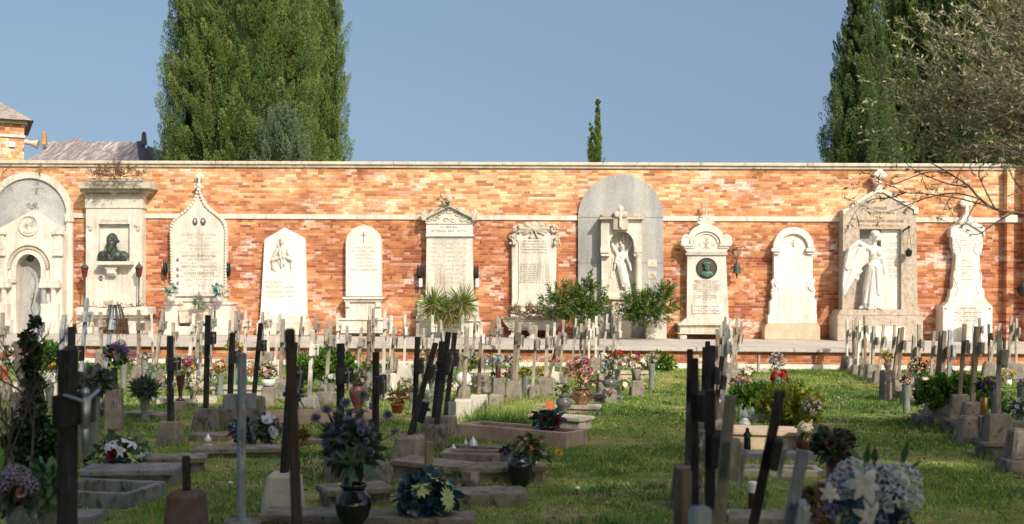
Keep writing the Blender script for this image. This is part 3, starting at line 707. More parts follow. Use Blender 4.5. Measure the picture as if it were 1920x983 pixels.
# --- 5 round-topped white slab
r = wroot('round_top_tomb', 'bright white round topped tombstone with a thin engraved cross', 'tomb monument', 681, group='wall monuments'); o = O(r)
MB().prism(PP([(715, 556)] + arc(681.5, 457, 33.5, 34, 0, 180, 24) + [(648, 556)], .20), -.20, 0).bevel('slab', MARW, r, o, .008)
mb = MB(); slab(mb, rect(680.8, 682.2, 436, 455), .204, .19); slab(mb, rect(676.5, 686.5, 440.4, 441.8), .205, .19); mb.build('engraved_cross', INKD, r, o)
mb = MB(); lines(mb, [('MAGRELLI VINCENZO', 662, 700, 464, 3.4), ('SALVA MAGRELLI TERESA', 659, 704, 471, 3.4), ('MAGRELLI LUIGI', 666, 696, 478, 3.4), ('MAGRELLI ACHILLE', 665, 699, 485, 3.4), ('MAGRELLI LUIGI', 666, 695, 492, 3.4), ('MAGRELLI MARIA', 665, 698, 499, 3.4), ('MAGRELLI ALESSANDRO TERESA', 656, 707, 506, 3.4), ('N. 1871  M. 1940', 674, 689, 468, 1.6), ('N. 1880  M. 1951', 674, 689, 475, 1.6), ('N. 1902  M. 1959', 674, 689, 482, 1.6), ('N. 1905  M. 1966', 674, 689, 488.7, 1.6), ('N. 1911  M. 1980', 674, 689, 495.7, 1.6)], .20); mb.build('inscription', INK, r, o)
mb = MB(); slab(mb, rect(678.5, 684.5, 421, 425), .19, .03); mb.build('key_stone', MARB, r, o)
mb = MB(); slab(mb, rect(642, 719, 557, 561), .38, 0); slab(mb, rect(645, 716, 561.2, 566), .32, 0); mb.bevel('cornice', MARB, r, o, .006)
mb = MB(); block(mb, 648, 714, 566.2, .24); slab(mb, rect(647.5, 655.5, 566.3, 576), .30, .241); slab(mb, rect(704, 714.5, 566.3, 576), .30, .241); mb.bevel('pedestal', MARB, r, o, .006)
mb = MB(); slab(mb, rect(630, 728, 597, 601), .62, 0.03)
mb.prism(PP([(641, 620), (720, 620), (725, 612), (727, 601.2), (632, 601.2), (635, 612)], .58), -.58, -.04); slab(mb, rect(638, 722, 620.2, 625), .58, .04); mb.bevel('trough', MARB, r, o, .012)
mb = MB(); block(mb, 637, 648, 625.3, .5, .05); block(mb, 712, 722, 625.3, .5, .05); mb.bevel('trough_foot', MARB, r, o, .01)

# --- 6 pediment stele
r = wroot('pediment_tomb', 'tall cream tombstone with carved pediment, acroteria and long faded inscription', 'tomb monument', 842, group='wall monuments'); o = O(r)
MB().prism(toground([(797, None), (890, None), (885, 440), (800, 440)], .28), -.28, 0).build('slab', MARB, r, o)
mb = MB(); slab(mb, rect(798, 887, 438, 443.5), .35, 0); slab(mb, rect(799, 886, 420, 437.8), .29, 0); mb.bevel('lintel', MARW, r, o, .005)
mb = MB(); mb.prism(PP([(799, 419.8), (886, 419.8), (891, 410), (842, 384), (794, 410)], .32), -.32, 0); mb.build('tympanum', MARB, r, o)
mb = MB(); mb.band(PP([(791, 413), (791, 405), (842.5, 381), (893, 405), (893, 413)], .42), PP([(799, 413.5), (799, 409), (842.5, 387.5), (885, 409), (885, 413.5)], .42), -.42, -.0); mb.build('raking_cornice', MAROLD, r, o)
mb = MB()
for x, y, h in ((842, 373, 12), (795, 396, 9), (890, 396, 9)):
    X, Z = WP(x, y+4, .3); mb.ell((X, -.28, Z), (.075*h/10, .07, .13*h/10), n=10, m=8)
    for q in (-1, 0, 1): X2, Z2 = WP(x+q*3, y+6, .36); mb.ell((X2, -.32, Z2), (.025, .05, .10), (0, q*.4, 0), n=8, m=6)
mb.organic('acroterion', MAROLD, r, o, .013, 1)
mb = MB()
for x, y, R in ((817, 410, 7), (826, 401, 6), (836, 412, 6), (806, 413, 5), (867, 410, 7), (858, 401, 6), (849, 412, 6), (878, 413, 5), (842, 396, 6)):
    pts = []
    for i in range(14):
        a = i*.62 * (1 if x < 842 else -1); q = R*(1-i/15); X, Z = WP(x+q*math.cos(a), y-q*.8*math.sin(a), .33); pts.append((X, -.335, Z))
    mb.tube(pts, [.018-.0008*i for i in range(14)], 5)
mb.build('scroll_carving', MARB, r, o, smooth=True)
mb = MB(); lines(mb, [('IN   MEMORIA', 826, 857, 426, 4.5), ('AETERNA  ERIT  IVSTVS', 808, 876, 433.5, 4.5)], .29); mb.build('inscription', INKD, r, o)
ln = []; y = 449
nm = ['LUIGI CAVALIER FU ANT. MOS', 'MARCO DEI CAVALIER FU ANT. MOS', 'MARIA LUCIA CAVALIER FU ANTONIO', 'MARCO CAVALIER FU MARCO', 'ANTONIA DEL CAVALIER FU MARCO', 'ALBERTO CAVALIER FU MARCO VED.', 'FRATELLI CAVALIER', 'IDA CAVALIER FU ANT.', 'LUCIA CAVALIER', 'TERESA CAVALIER', 'CECILIA CAVALIER']
for i, s_ in enumerate(nm):
    w = 66 if i < 7 else 40 + 5*(i % 3); ln.append((s_, 842-w/2, 842+w/2, y, 3.2)); ln.append(('N. %d %d 18%02d        M. %d %d 19%02d' % (3+i*2, 1+i, 40+i*4, 5+i, 2+i, 10+i*5), 813, 872, y+3.9, 2.0)); y += 8.0
mb = MB(); lines(mb, ln, .28); mb.build('inscription', INK, r, o)
mb = MB()
for s_, x in ((-1, 790), (1, 889)):
    mb.prism(toground([(x-8*(1 if s_ > 0 else 1.3), 598), (x+8, 598), (x+8*(1 if s_ > 0 else .6), 575), (x+(2 if s_ > 0 else 4), 560), (x-(8 if s_ > 0 else 0), 552)], .34), -.34, 0)
    for q in range(3):
        X, Z = WP(x+s_*-1+q*1.5*s_, 570+q*9, .36); mb.lathe((X, -.35, Z), [(.12-.02*q, 0), (.12-.02*q, .03), (.05, .05)], 16, Matrix.Rotation(PI/2, 4, 'X'))
mb.bevel('scroll_bracket', MARB, r, o, .006)
mb = MB(); slab(mb, rect(779, 900, 598.2, 603), .62, 0.01); slab(mb, rect(785, 897, 603.2, 614), .56, .01); block(mb, 781, 899, 614.2, .60); mb.bevel('base', MARB, r, o, .01)
for px in (786, 892):
    t, q = torch(px, 516, 'iron candle bracket with white tube %s of the pediment tombstone' % ('left' if px < 800 else 'right'))
    X, y, Z = q
    MB().lathe((X+.03, y-.02, Z-.30), [(.045, 0), (.05, .02), (.05, .20), (.045, .21)], 12).build('white_tube', PHW, t, q)

# --- 7 draped scroll slab over long trough
r = wroot('draped_tomb', 'cream tombstone with carved bow drapery and rose clusters above a long trough', 'tomb monument', 1001, group='wall monuments'); o = O(r)
MB().prism(PP([(958, 588), (1044, 588), (1042, 560), (1044, 440), (1036, 425), (966, 425), (959, 440), (960, 560)], .17), -.17, 0).bevel('slab', MARB, r, o, .012)
MB().prism(PP([(969, 575), (972, 560), (972, 455), (968, 450), (968, 437), (1034, 437), (1035, 450), (1031, 455), (1032, 540), (1036, 556), (1040, 575)], .20), -.20, -.171).bevel('scroll_sheet', MARB, r, o, .008)
mb = MB(); yb = -.20
for (x, y) in ((968, 430), (962, 450), (1040, 430), (1044, 452)):
    for q in range(13):
        X, Z = WP(x + rnd.uniform(-6, 6), y + rnd.uniform(-8, 8), .22); mb.ell((X, yb-rnd.uniform(0, .05), Z), (.038, .04, .038), n=7, m=5)
for s_ in (-1, 1):
    X0, Z0 = WP(1001, 432, .2)
    for q, (ax, az, rr) in enumerate(((.34, .05, .07), (.30, -.03, .05), (.25, -.10, .045), (.38, .12, .05), (.18, .13, .09), (.10, .09, .07))):
        mb.cap((X0, yb-.04, Z0+.02), (X0+s_*ax, yb, Z0+az), .035, rr)
    mb.cap((X0+s_*.02, yb-.04, Z0), (X0+s_*.09, yb-.02, Z0-.17), .02, .035)
mb.ell((X0, yb-.05, Z0+.03), (.05, .05, .06)); mb.ell((X0, yb-.0, Z0+.14), (.12, .07, .09))
mb.organic('bow_and_roses', MAROLD, r, o, .012, 1)
ln = [('CARISSIMA FAMIGLIA', 988, 1016, 447, 3)]; y = 452.5
for s_ in ['QUESTO SEGNO DI AMORE E DI PIETA', 'CHE RIPOSANO NELLA PACE', 'I FIGLI POSERO', 'A PERENNE MEMORIA', 'ANNO DOMINI']: ln.append((s_, 1001-26+abs(y-466)*.3, 1001+26-abs(y-466)*.3, y, 3)); y += 5.3
y = 496
for i in range(9): ln.append(('%s  LAURA  M. %d  %d  19%02d' % (['CARLO','ANGELO','GIULIA','MARCO','ROSA','ELENA','PIETRO','AMALIA','BRUNO'][i], i+2, i+3, 12+i*7), 974, 1030, y, 2.8)); y += 4.2
mb = MB(); lines(mb, ln, .20); mb.build('inscription', INKD, r, o)
mb = MB(); slab(mb, rect(939, 1052, 594, 598.5), .66, .02)
mb.prism(PP([(954, 616), (1045, 616), (1050, 606), (1051, 598.7), (942, 598.7), (945, 607)], .62), -.62, -.05); slab(mb, rect(953, 1046, 616.2, 619.5), .60, .05); mb.bevel('trough', MARB, r, o, .012)
mb = MB(); mb.prism(PP([(957, 588.2), (1045, 588.2), (1045, 594), (957, 594)], .25), -.25, 0); mb.bevel('slab_foot', MARB, r, o, .006)
mb = MB()
for x in (963, 1036): block(mb, x-6, x+6, 619.7, .5, .1, topx=(x-4, x+4)); block(mb, x-9, x+9, 629, .55, .08)
mb.bevel('trough_foot', MARB, r, o, .01)
# stone urn before the trough
t = wroot('stone_urn', 'small stone urn standing in front of the long trough under the draped tombstone', 'urn', 998, PLAT, .85); q = O(t)
MB().lathe(q, [(.16, 0), (.15, .03), (.07, .06), (.06, .10), (.11, .18), (.14, .30), (.13, .36), (.16, .38), (.16, .40), (.12, .40)], 20).build('urn_body', ISTR, t, q, smooth=False)

# --- 8 grey marble arch with angel relief
r = wroot('angel_arch_tomb', 'grey veined marble arch panel holding a white relief of an angel in a niche', 'tomb monument', 1163, group='wall monuments'); o = O(r)
GM = GREYM
AR = arc(1164, 407, 80, 79.5, 0, 180, 36)
mb = MB(); mb.prism(PP([(1244, 407.5)] + AR + [(1084, 407.5)], .10), -.10, 0); mb.build('arch_panel', GM, r, o)
mb = MB()
for x0, x1, y0, y1 in ((1084, 1163.7, 408.2, 493), (1164.3, 1244, 408.2, 493), (1084, 1163.7, 493.6, None), (1164.3, 1244, 493.6, None)):
    if y1: slab(mb, rect(x0, x1, y0, y1), .10, 0)
    else: block(mb, x0, x1, y0, .10)
mb.build('side_panel', GM, r, o)
mb = MB()
# niche front: piers, spandrels
hole = [(1189, 555)] + [(1189, 480)] + arc(1166, 458, 22.5, 24, 0, 180, 20) + [(1143.5, 480), (1143.5, 555)]
slab(mb, rect(1128, 1143, 470, 556), .30, .10); slab(mb, rect(1189.5, 1203, 480, 556), .30, .10)
outer = [(1203, 555), (1203, 480)]
for x, y in arc(1166, 458, 22.5, 24, 0, 180, 20):
    a = math.degrees(math.atan2(458-y, x-1166)); t = max(0, min(1, a/180))
    if t < .25: qd = (1203, 480-(480-412)*t/.25)
    elif t < .75: qd = (1203-(1203-1127)*(t-.25)/.5, 412)
    else: qd = (1127, 412+(480-412)*(t-.75)/.25)
    outer.append(qd)
outer += [(1127, 480), (1127, 555)]
mb2 = MB().band(PP(outer[1:-1], .46), PP(hole[1:-1], .46), -.46, -.10)
mb2.build('niche_arch', MARB, r, o)
mb.build('pier', MARB, r, o)
MB().prism(PP([(1128, 557), (1203, 557), (1203, 430), (1128, 430)], .15), -.15, -.101).build('niche_back', MARB, r, o)
mb = MB(); slab(mb, rect(1124, 1208, 407, 411.5), .58, .10); slab(mb, rect(1128, 1204, 401, 406.8), .50, .10); slab(mb, rect(1150, 1178, 398, 431), .62, .10)
mb.bevel('entablature', MAROLD, r, o, .006)
mb = MB(); cross_prim(mb, 1164, 389, 424, 9, 402, 5, .68, .621, 6); X, Z = WP(1164, 424, .66); mb.ell((X, -.65, Z), (.05, .03, .06)); mb.build('cross', MARB, r, o)
mb = MB(); slab(mb, rect(1126, 1143, 462, 474), .50, .10); slab(mb, rect(1189.5, 1204, 462, 474), .50, .10); mb.bevel('impost_block', MARB, r, o, .006)
X, Z0 = WP(1196, 556, .40); _, Z1 = WP(1196, 474.5, .40)
MB().lathe((X, -.40, Z0), [(.10, 0), (.10, .05), (.075, .07), (.065, Z1-Z0-.12), (.09, Z1-Z0-.05), (.10, Z1-Z0)], 14).build('column', ISTR, r, o)
# flying angel relief
X, Z = WP(1166, 490, .15); y = -.16; mb = MB(); k = 1/73.
e(0, -26, 4.5, 6, .07, .06); c(0, -21, 0, -15, 2.5, 3, .05); e(0, -9, 9, 9, .09, .04); c(-3, 0, -2, 16, 8, 8, .03); c(-1, 12, 6, 38, 9, 9, .03); c(5, 30, 12, 58, 9, 5, .03)
c(-8, 4, 2, 46, 3, 3, .08); c(4, 6, 14, 50, 3, 3, .07); c(-2, 14, 18, 60, 2.5, 3, .09); c(8, -10, 13, 4, 3.5, 3, .07); c(13, 4, 17, 17, 3, 2.2, .09); c(-8, -10, -12, 2, 3.5, 3, .07); c(-12, 2, -14, 14, 2.5, 2, .06)
c(-6, -10, -18, -30, 5, 3, .02); c(-14, -20, -22, -44, 4, 2, .01); c(6, -10, 16, -28, 5, 3, .02); c(14, -22, 20, -38, 4, 2, .01); c(-3, -34, -3, -46, 3, 2, .01); c(3, -36, 2, -50, 2.5, 2, .01)
c(-16, -6, -20, 30, 2.5, 2, .0); c(2, 58, 10, 62, 3, 2.5, .06); e(0, -27, 1.2, 2, .03, .13)
mb.organic('angel_relief', MARW, r, o, .011, 1)
mb = MB(); slab(mb, rect(1124, 1206, 557.2, 562), .50, .10); slab(mb, rect(1130, 1152, 562.2, 575), .30, .1); slab(mb, rect(1182, 1201, 562.2, 575), .30, .1); block(mb, 1147, 1184, 562.3, .42, .1); block(mb, 1150, 1181, 596, .62, .1); mb.bevel('sill', ISTR, r, o, .008)
for y0 in (487, 509):
    f = MB(); slab(f, rect(1214, 1231, y0, y0+14), .115, .101); f = f.bevel('small_plate', ISTR, r, o, .003)
    X, Z = WP(1222.5, y0+9, .12); MB().box(X-.09, X+.09, -.122, -.1155, Z-.05, Z+.02).ell((X+.02, -.119, Z+.04), (.05, .006, .03)).build('picture', MAROLD, f, o)
# white square planter left and right
for px, x0, x1, lab in ((1092, 1075, 1120, 'left'), (1230, 1212, 1250, 'right')):
    t = wroot('square_planter', 'white stone square planter at the %s foot of the grey marble arch' % lab, 'planter', px, PLAT, .45); q = O(t)
    mb = MB(); X0, _ = WP(x0, 600, .8); X1, _ = WP(x1, 600, .8); _, Zt = WP(px, 601, .8)
    mb.box(X0, X1, -.80, -.22, PLAT, Zt); mb.bevel('planter_box', MARB, t, q, .012)

# --- 9 chi-rho tomb with bronze roundel
r = wroot('roundel_tomb', 'cream tombstone with arched shell crest and green bronze roundel of a capped man', 'tomb monument', 1324, group='wall monuments'); o = O(r)
MB().prism(PP([(1288, 598), (1366, 598), (1361, 474), (1289, 474)], .26), -.26, 0).build('slab', MARB, r, o)
mb = MB(); mb.prism(PP([(1275, 612), (1373, 612), (1373, 606), (1366, 596), (1288, 596), (1276, 606)], .40), -.40, 0); mb.bevel('flared_foot', MARB, r, o, .006)
# arched crest
hd = [(1361, 474), (1363, 470), (1373, 458), (1372, 452), (1360, 447)] + arc(1324, 447, 33, 27, 5, 175, 20) + [(1288, 447), (1277, 452), (1276, 458), (1287, 470), (1289, 474)]
MB().prism(PP(hd, .34), -.34, 0).build('crest', MARB, r, o)
mb = MB()
for R, f in ((30, .40), (24, .37)): mb.band(PP(arc(1324, 456, R, R*.82, 0, 180, 20), f), PP(arc(1324, 456, R-3, (R-3)*.82, 0, 180, 20), f), -f, -.341)
slab(mb, rect(1278, 1300, 457, 461), .40, .341); slab(mb, rect(1349, 1371, 457, 461), .40, .341); slab(mb, rect(1283, 1302, 461.2, 465), .37, .341); slab(mb, rect(1347, 1366, 461.2, 465), .37, .341)
mb.build('archivolt', MARB, r, o)
mb = MB()
for cx, cy, R, a0, a1 in ((1324, 424, 18, 20, 160), (1287, 452, 10, 60, 200), (1363, 452, 10, -20, 120)):
    for i in range(7):
        a = math.radians(a0 + (a1-a0)*i/6); X, Z = WP(cx, cy, .38); X2, Z2 = WP(cx+R*math.cos(a)*.8, cy-R*math.sin(a), .38)
        mb.cap((X, -.30, Z), (X2, -.32, Z2), .02, .042); 
mb.organic('shell_ornament', MARB, r, o, .012, 1)
mb = MB(); cross_prim(mb, 1324.5, 376, 404, 7, 385, 2.8, .30, .25); mb.build('cross', MAROLD, r, o)
mb = MB(); X, Z = WP(1324, 465, .342); chirho(mb, X, Z+.10, -.346, .30); textmesh(mb, 'A', X-.17, -.344, Z+.05, .08); textmesh(mb, 'W', X+.18, -.344, Z+.03, .08); mb.build('monogram', INK, r, o)
mb = MB(); slab(mb, rect(1286, 1364, 474.2, 478), .32, 0); mb.bevel('cornice', MARB, r, o, .005)
X, Z = WP(1325, 503, .26)
q = MB().lathe((X, -.26, Z), [(.265, 0), (.265, .03), (.25, .045), (.24, .03)], 28, Matrix.Rotation(PI/2, 4, 'X')).build('roundel', plain('dark_bronze', (.06, .055, .045), .5, .3), r, o)
mb = MB().ell((X, -.31, Z+.05), (.08, .07, .11)).ell((X, -.29, Z-.15), (.17, .06, .09)).ell((X, -.33, Z+.12), (.10, .06, .05)).cap((X-.08, -.36, Z+.10), (X+.07, -.37, Z+.10), .015, .02).ell((X, -.38, Z+.04), (.018, .02, .03)).cap((X-.05, -.365, Z+.0), (X+.05, -.365, Z), .014, .014).ell((X, -.34, Z-.03), (.05, .04, .05))
mb.organic('portrait', stone('verdigris', (.03, .07, .055), (.05, .13, .10), (.12, .26, .20), 12, .6, .003), q, o, .009, 1)
ln = []; y = 527
for s_, w in (('GENERALE CADUTO PER LA PATRIA', 48), ('MEDAGLIA D\'ARGENTO', 40), ('NATO IL 4 MARZO 1889 A TREVISO', 54), ('CADUTO SUL MONTE GRAPPA', 50), ('LA FAMIGLIA E GLI AMICI POSERO', 50), ('A RICORDO DI LUI', 36), ('E DEI SUOI', 14), ('NELLA LUCE ETERNA', 34), ('RIPOSA IN PACE', 36), ('1918', 14)): ln.append((s_, 1325-w/2, 1325+w/2, y, 3)); y += 3.9
mb = MB(); lines(mb, ln, .26); mb.build('inscription', INKD, r, o)
f = MB(); slab(f, rect(1298, 1353, 570, 588), .285, .261); f = f.bevel('white_plate', MARW, r, o, .003)
mb = MB(); lines(mb, [('ANNA MARIA ZORDAN', 1304, 1348, 574.5, 3.5), ('N. 1895    M. 1963', 1309, 1342, 578.5, 2.2), ('LUCIANO ZORDAN MORELLI', 1301, 1350, 582.5, 3.5), ('N. 1921    M. 1998', 1309, 1342, 586, 2.2)], .285); mb.build('inscription', INKD, f, o)
mb = MB(); slab(mb, rect(1272, 1376, 606.5, 610), .72, 0.0)
X0, Za = WP(1272, 610.2, .70); X1, Zb = WP(1377, 625, .70)
mb.cap((X0+.12, -.55, (Za+Zb)/2), (X1-.12, -.55, (Za+Zb)/2), .10, .10); mb.box(X0+.05, X1-.05, -.64, -.05, Zb, Za-.004); mb.box(X0, X1, -.70, -.04, Zb-.03, Zb-.003); mb.build('trough', ISTR, r, o)
mb = MB(); block(mb, 1275, 1288, 628, .66, .05); block(mb, 1362, 1374, 628, .66, .05); mb.bevel('trough_foot', ISTR, r, o, .01)
# hanging green iron bell lamp on its bracket
t = wroot('hanging_lamp', 'green iron bell shaped lamp hanging beside the bronze roundel tombstone', 'lamp', 1381, WP(1381, 505, .35)[1], .35); q = O(t); X, y, Z = q
MB().lathe((X, y, Z), [(.02, .16), (.05, .15), (.085, .08), (.095, -.07), (.11, -.10), (.03, -.11), (.02, -.2), (.004, -.24)], 14).build('bell_shade', IRONG, t, q)
MB().tube([(X, y, Z+.15), (X-.02, y, Z+.26), (X-.10, y*.7, Z+.42), (X-.25, y*.3, Z+.50), (X-.30, -.0, Z+.48)], .011, 5).tube([(X-.1, y*.7, Z+.42), (X, y*.6, Z+.55), (X+.18, y*.5, Z+.58), (X+.26, y*.5, Z+.54)], .008, 5).tube([(X-.13, y, Z-.02), (X-.13, y, Z+.05), (X-.05, y, Z+.06)], .02, 6).build('bracket', IRON, t, q)

# --- 10 blank white scroll stone
r = wroot('blank_scroll_tomb', 'bright blank white tombstone with round arched top and carved side scrolls', 'tomb monument', 1486, group='wall monuments'); o = O(r)
ot = [(1443, 590), (1531, 590), (1531, 565), (1527, 558), (1529, 545), (1526, 535), (1529, 526), (1524, 521), (1524, 470), (1527, 466)] + arc(1488, 463, 38, 37, 0, 180, 24) + [(1448, 466), (1451, 470), (1451, 521), (1446, 528), (1449, 538), (1446, 548), (1448, 560), (1443, 566)]
MB().prism(PP(ot, .22), -.22, 0).bevel('slab', MARW, r, o, .006)
MB().band(PP(arc(1488, 465, 38, 36, 0, 180, 24), .30), PP(arc(1488, 465, 27, 26, 0, 180, 24), .30), -.30, -.221).bevel('archivolt', MARW, r, o, .012)
mb = MB(); slab(mb, rect(1447, 1464, 465.3, 472), .34, .221); slab(mb, rect(1512, 1529, 465.3, 472), .34, .221); slab(mb, rect(1451, 1462, 472.2, 477), .29, .221); slab(mb, rect(1514, 1525, 472.2, 477), .29, .221); mb.bevel('impost_block', MARW, r, o, .006)
mb = MB()
for s_ in (-1, 1):
    cx = 1486+s_*36
    pts = [WP(cx-s_*2+s_*(6-6*t)*math.cos(t*7), 535-14*t+(5-5*t)*math.sin(t*7)+8, .23) for t in np.linspace(0, 1, 20)]
    mb.tube([(a, -.235, b) for a, b in pts], [.026-.014*i/19 for i in range(20)], 6)
    pts = [WP(cx-s_*(10*t), 521+30*t*t-6*t, .23) for t in np.linspace(0, 1, 8)]; mb.tube([(a, -.225, b) for a, b in pts], .016, 6)
mb.organic('side_scroll', MARW, r, o, .012, 1)
mb = MB(); X, Z = WP(1487, 459, .222); chirho(mb, X, Z+.02, -.226, .22); mb.build('monogram', INK, r, o)
mb = MB(); slab(mb, rect(1440, 1532, 590.2, 607), .30, 0); mb.bevel('plinth', MARW, r, o, .01)
mb = MB(); mb.prism(toground([(1434, None), (1538, None), (1538, 614), (1534, 607.3), (1439, 607.3), (1434, 614)], .45), -.45, 0); mb.bevel('base', BEIGE, r, o, .008)

# --- 11 granite house tomb with standing angel
r = wroot('angel_statue_tomb', 'speckled granite gabled tomb with a white marble winged angel standing before it', 'tomb monument', 1650, group='wall monuments'); o = O(r)
mb = MB()
mb.prism(toground([(1579, None), (1612, None), (1612, 430), (1581, 430)], .42), -.42, 0); mb.prism(toground([(1690, None), (1722, None), (1718, 430), (1690, 430)], .42), -.42, 0)
mb.build('pier', GRAN, r, o)
mb = MB(); mb.prism(PP([(1581, 429.7), (1718, 429.7), (1718, 404), (1722, 400), (1722, 391), (1664, 358), (1640, 358), (1580, 394), (1581, 400)], .42), -.42, 0); mb.build('gable', GRAN, r, o)
mb = MB(); mb.band(PP([(1582, 402), (1580, 394), (1641, 355), (1660, 355), (1722, 390), (1722, 401)], .46), PP([(1585, 402), (1586, 397), (1644, 361), (1657, 361), (1714, 393), (1714, 401)], .46), -.46, -.421); mb.build('gable_trim', BEIGE if 0 else MARB, r, o)
mb = MB(); mb.prism(PP([(1639, 361), (1661, 361), (1653, 346), (1648, 346)], .40), -.40, -.05); cross_prim(mb, 1650.5, 320, 347, 9, 328, 5, .34, .26, 6.5); mb.build('cross', MARB, r, o)
mb = MB(); mb.prism(toground([(1612, None), (1690, None), (1690, 430), (1612, 430)], .12), -.12, 0); mb.build('recess', GREYL, r, o)
mb = MB(); block(mb, 1652, 1689, 430.3, .30, .121); mb.bevel('white_tablet', MARW, r, o, .006)
for (x0, x1, y0, y1) in ((1635, 1660, 366, 388), (1624, 1680, 402, 411), (1608, 1696, 417, 428)):
    mb = MB(); slab(mb, rect(x0, x1, y0, y1), .423, .415); mb.build('lettered_band', BEIGE, r, o)
mb = MB(); lines(mb, [('FAMIGLIE', 1638, 1663, 390, 5), ('GIUSEPPE SCARPA', 1627, 1677, 399.5, 5), ('GENU VIANELLO FU SPIRIDIONE', 1607, 1694, 415, 5), ('VITTORIO EMANUELE MARUCELLO', 1609, 1694, 423.5, 5)], .424)
X, Z = WP(1651, 373, .424); chirho(mb, X, Z, -.428, .15); slab(mb, rect(1643, 1659, 407, 407.8), .428, .424); mb.build('inscription', INKD, r, o)
ln = []; y = 456
for i in range(11): ln.append((['GIOVANNI SCARPA', 'N. 1871 M. 1931', 'TERESA SCARPA', 'N. 1880 M. 1942', 'LUIGI SCARPA'][i % 5], 1661, 1684, y, 2.6)); y += 7.8 if i % 2 else 4.5
mb = MB(); lines(mb, ln, .30); mb.build('inscription', INK, r, o)
mb = MB(); mb.prism(toground([(1570, None), (1731, None), (1731, 592), (1570, 592)], .85), -.85, 0); mb.prism(PP([(1570, 592), (1731, 592), (1722, 581), (1577, 581)], .80), -.80, 0); mb.bevel('base', GRAN, r, o, .012)
mb = MB(); block(mb, 1600, 1698, 612, .90, .851); mb.bevel('base_panel', MARB, r, o, .01)
# the angel: body and robe one continuous figure, wing a part
st = wroot('angel_statue', 'white marble angel in long robe with one great wing, standing on the granite base', 'statue', 1634, WP(1634, 580.5, .72)[1], .62); q = O(st)
X, y, Zb = q; k = 1/71.5; Z = Zb
mb = MB()
def L3(px, py, yy=0): return (X+(px-1634)*k, y-yy, Zb+(580.5-py)*k)
def ee(px, py, rx, ry_, rz, yy=0, rot=None): mb.ell(L3(px, py, yy), (rx*k, ry_*k, rz*k), rot, 14, 10)
def cc(x0, y0, x1, y1, r0, r1, a=0, b=0): mb.cap(L3(x0, y0, a), L3(x1, y1, b), r0*k, r1*k, 12)
ee(1639, 450, 7.5, 8.5, 10, .06); ee(1640, 447, 8.5, 9.5, 8, .03); ee(1632, 453, 3.5, 4, 6, .03); ee(1647, 452, 3.5, 4, 6, .03); ee(1638, 444, 8, 8, 5, .05); cc(1638, 459, 1637, 468, 4, 5, .03, .02)
ee(1637, 474, 15, 9, 8, .02); ee(1638, 484, 13.5, 9, 11, .03); ee(1638, 496, 10.5, 8.5, 7, .02); ee(1632.5, 480, 5.5, 5, 6, .13); ee(1644, 480, 5.5, 5, 6, .13)
ee(1636, 510, 12.5, 9.5, 14, .02); cc(1634, 505, 1628, 545, 11, 11, .02, .0); cc(1640, 505, 1641, 545, 11, 12, .04, .03); cc(1629, 540, 1628, 574, 11, 11, 0, 0); cc(1641, 540, 1641, 573, 12, 11.5, .03, .04); cc(1634, 530, 1634, 574, 12, 12.5, .03, .03)
cc(1640, 506, 1643, 552, 4, 5, .16, .17); cc(1634, 510, 1629, 570, 3, 5, .15, .14); cc(1645, 530, 1648, 572, 3, 4.5, .13, .12); cc(1628, 520, 1621, 568, 3, 4, .10, .08); cc(1639, 545, 1637, 573, 3, 4, .16, .16)
cc(1622, 574, 1614, 578, 5, 3, .0, .0); cc(1642, 576, 1648, 578.5, 4, 3, .15, .18); cc(1630, 576, 1626, 578.5, 4, 3, .15, .18)
# arms
cc(1650, 475, 1654, 497, 5.5, 4.5, .0, .02); cc(1654, 497, 1656, 515, 4.5, 3.4, .02, .08); ee(1656.5, 519, 3, 3, 5, .09)
for fx in (-2, -.7, .7, 2): cc(1656.5+fx*.8, 521, 1655.5+fx, 527, 1.1, .8, .10, .12)
cc(1654, 519, 1653, 523, 1.2, .9, .12, .15)
cc(1624, 475, 1617, 493, 5.5, 4.8, .0, .05); cc(1617, 493, 1610, 508, 4.5, 3.4, .05, .12); ee(1609, 511, 3, 3, 4.5, .13)
for fx in (-2, -.7, .7, 2): cc(1608.5+fx*.9, 512, 1607+fx, 518, 1.1, .8, .13, .15)
cc(1612, 511, 1612, 515, 1.2, .9, .15, .17)
# face
ee(1639, 451, 1.3, 3, 2.4, .185); ee(1636, 449.5, 1.2, 1.5, 1, .165); ee(1642, 449.5, 1.2, 1.5, 1, .165); cc(1637, 456, 1641, 456, .9, .9, .165, .165)
mb.organic('robed_figure', MARW, st, q, .011, 1)
mb = MB()
cc(1607, 502, 1606, 524, 5, 5, .08, .06); 
for i in range(16): ee(1606+rnd.uniform(-6, 7), 516+rnd.uniform(-16, 14), 3.2, 3.2, 3.2, .1+rnd.uniform(0, .05))
mb.organic('rose_garland', MARW, st, q, .012, 0)
# wing: feathered, hanging to the left
mb = MB()
wing = [(1626, 470), (1618, 463), (1607, 458), (1597, 463), (1589, 473), (1584, 487), (1582, 510), (1580, 535), (1581, 556), (1588, 545), (1600, 527), (1611, 508), (1625, 496)]
mb.prism([(X+(px-1634)*k, Zb+(580.5-py)*k) for px, py in wing], y-.15, y-.03)
for i in range(17):
    t = i/16; x1 = 1582.5+22*t; y1 = 553-44*t; cc(1615-6*(1-t)+6*t, 474+14*t, x1+5*t, y1-3*t, 4.6, 2.8, 0.150, 0.135)
for i in range(10):
    t = i/9; cc(1616, 470, 1588+20*t, 508-14*t, 4.5, 4, 0.170, 0.155)
cc(1626, 472, 1607, 461, 5, 4.5, 0.150, 0.160); cc(1607, 461, 1592, 472, 4.5, 3.6, 0.160, 0.160); cc(1592, 472, 1585, 505, 3.6, 3, 0.160, 0.150)
mb.organic('wing', MARW, st, q, .011, 1)
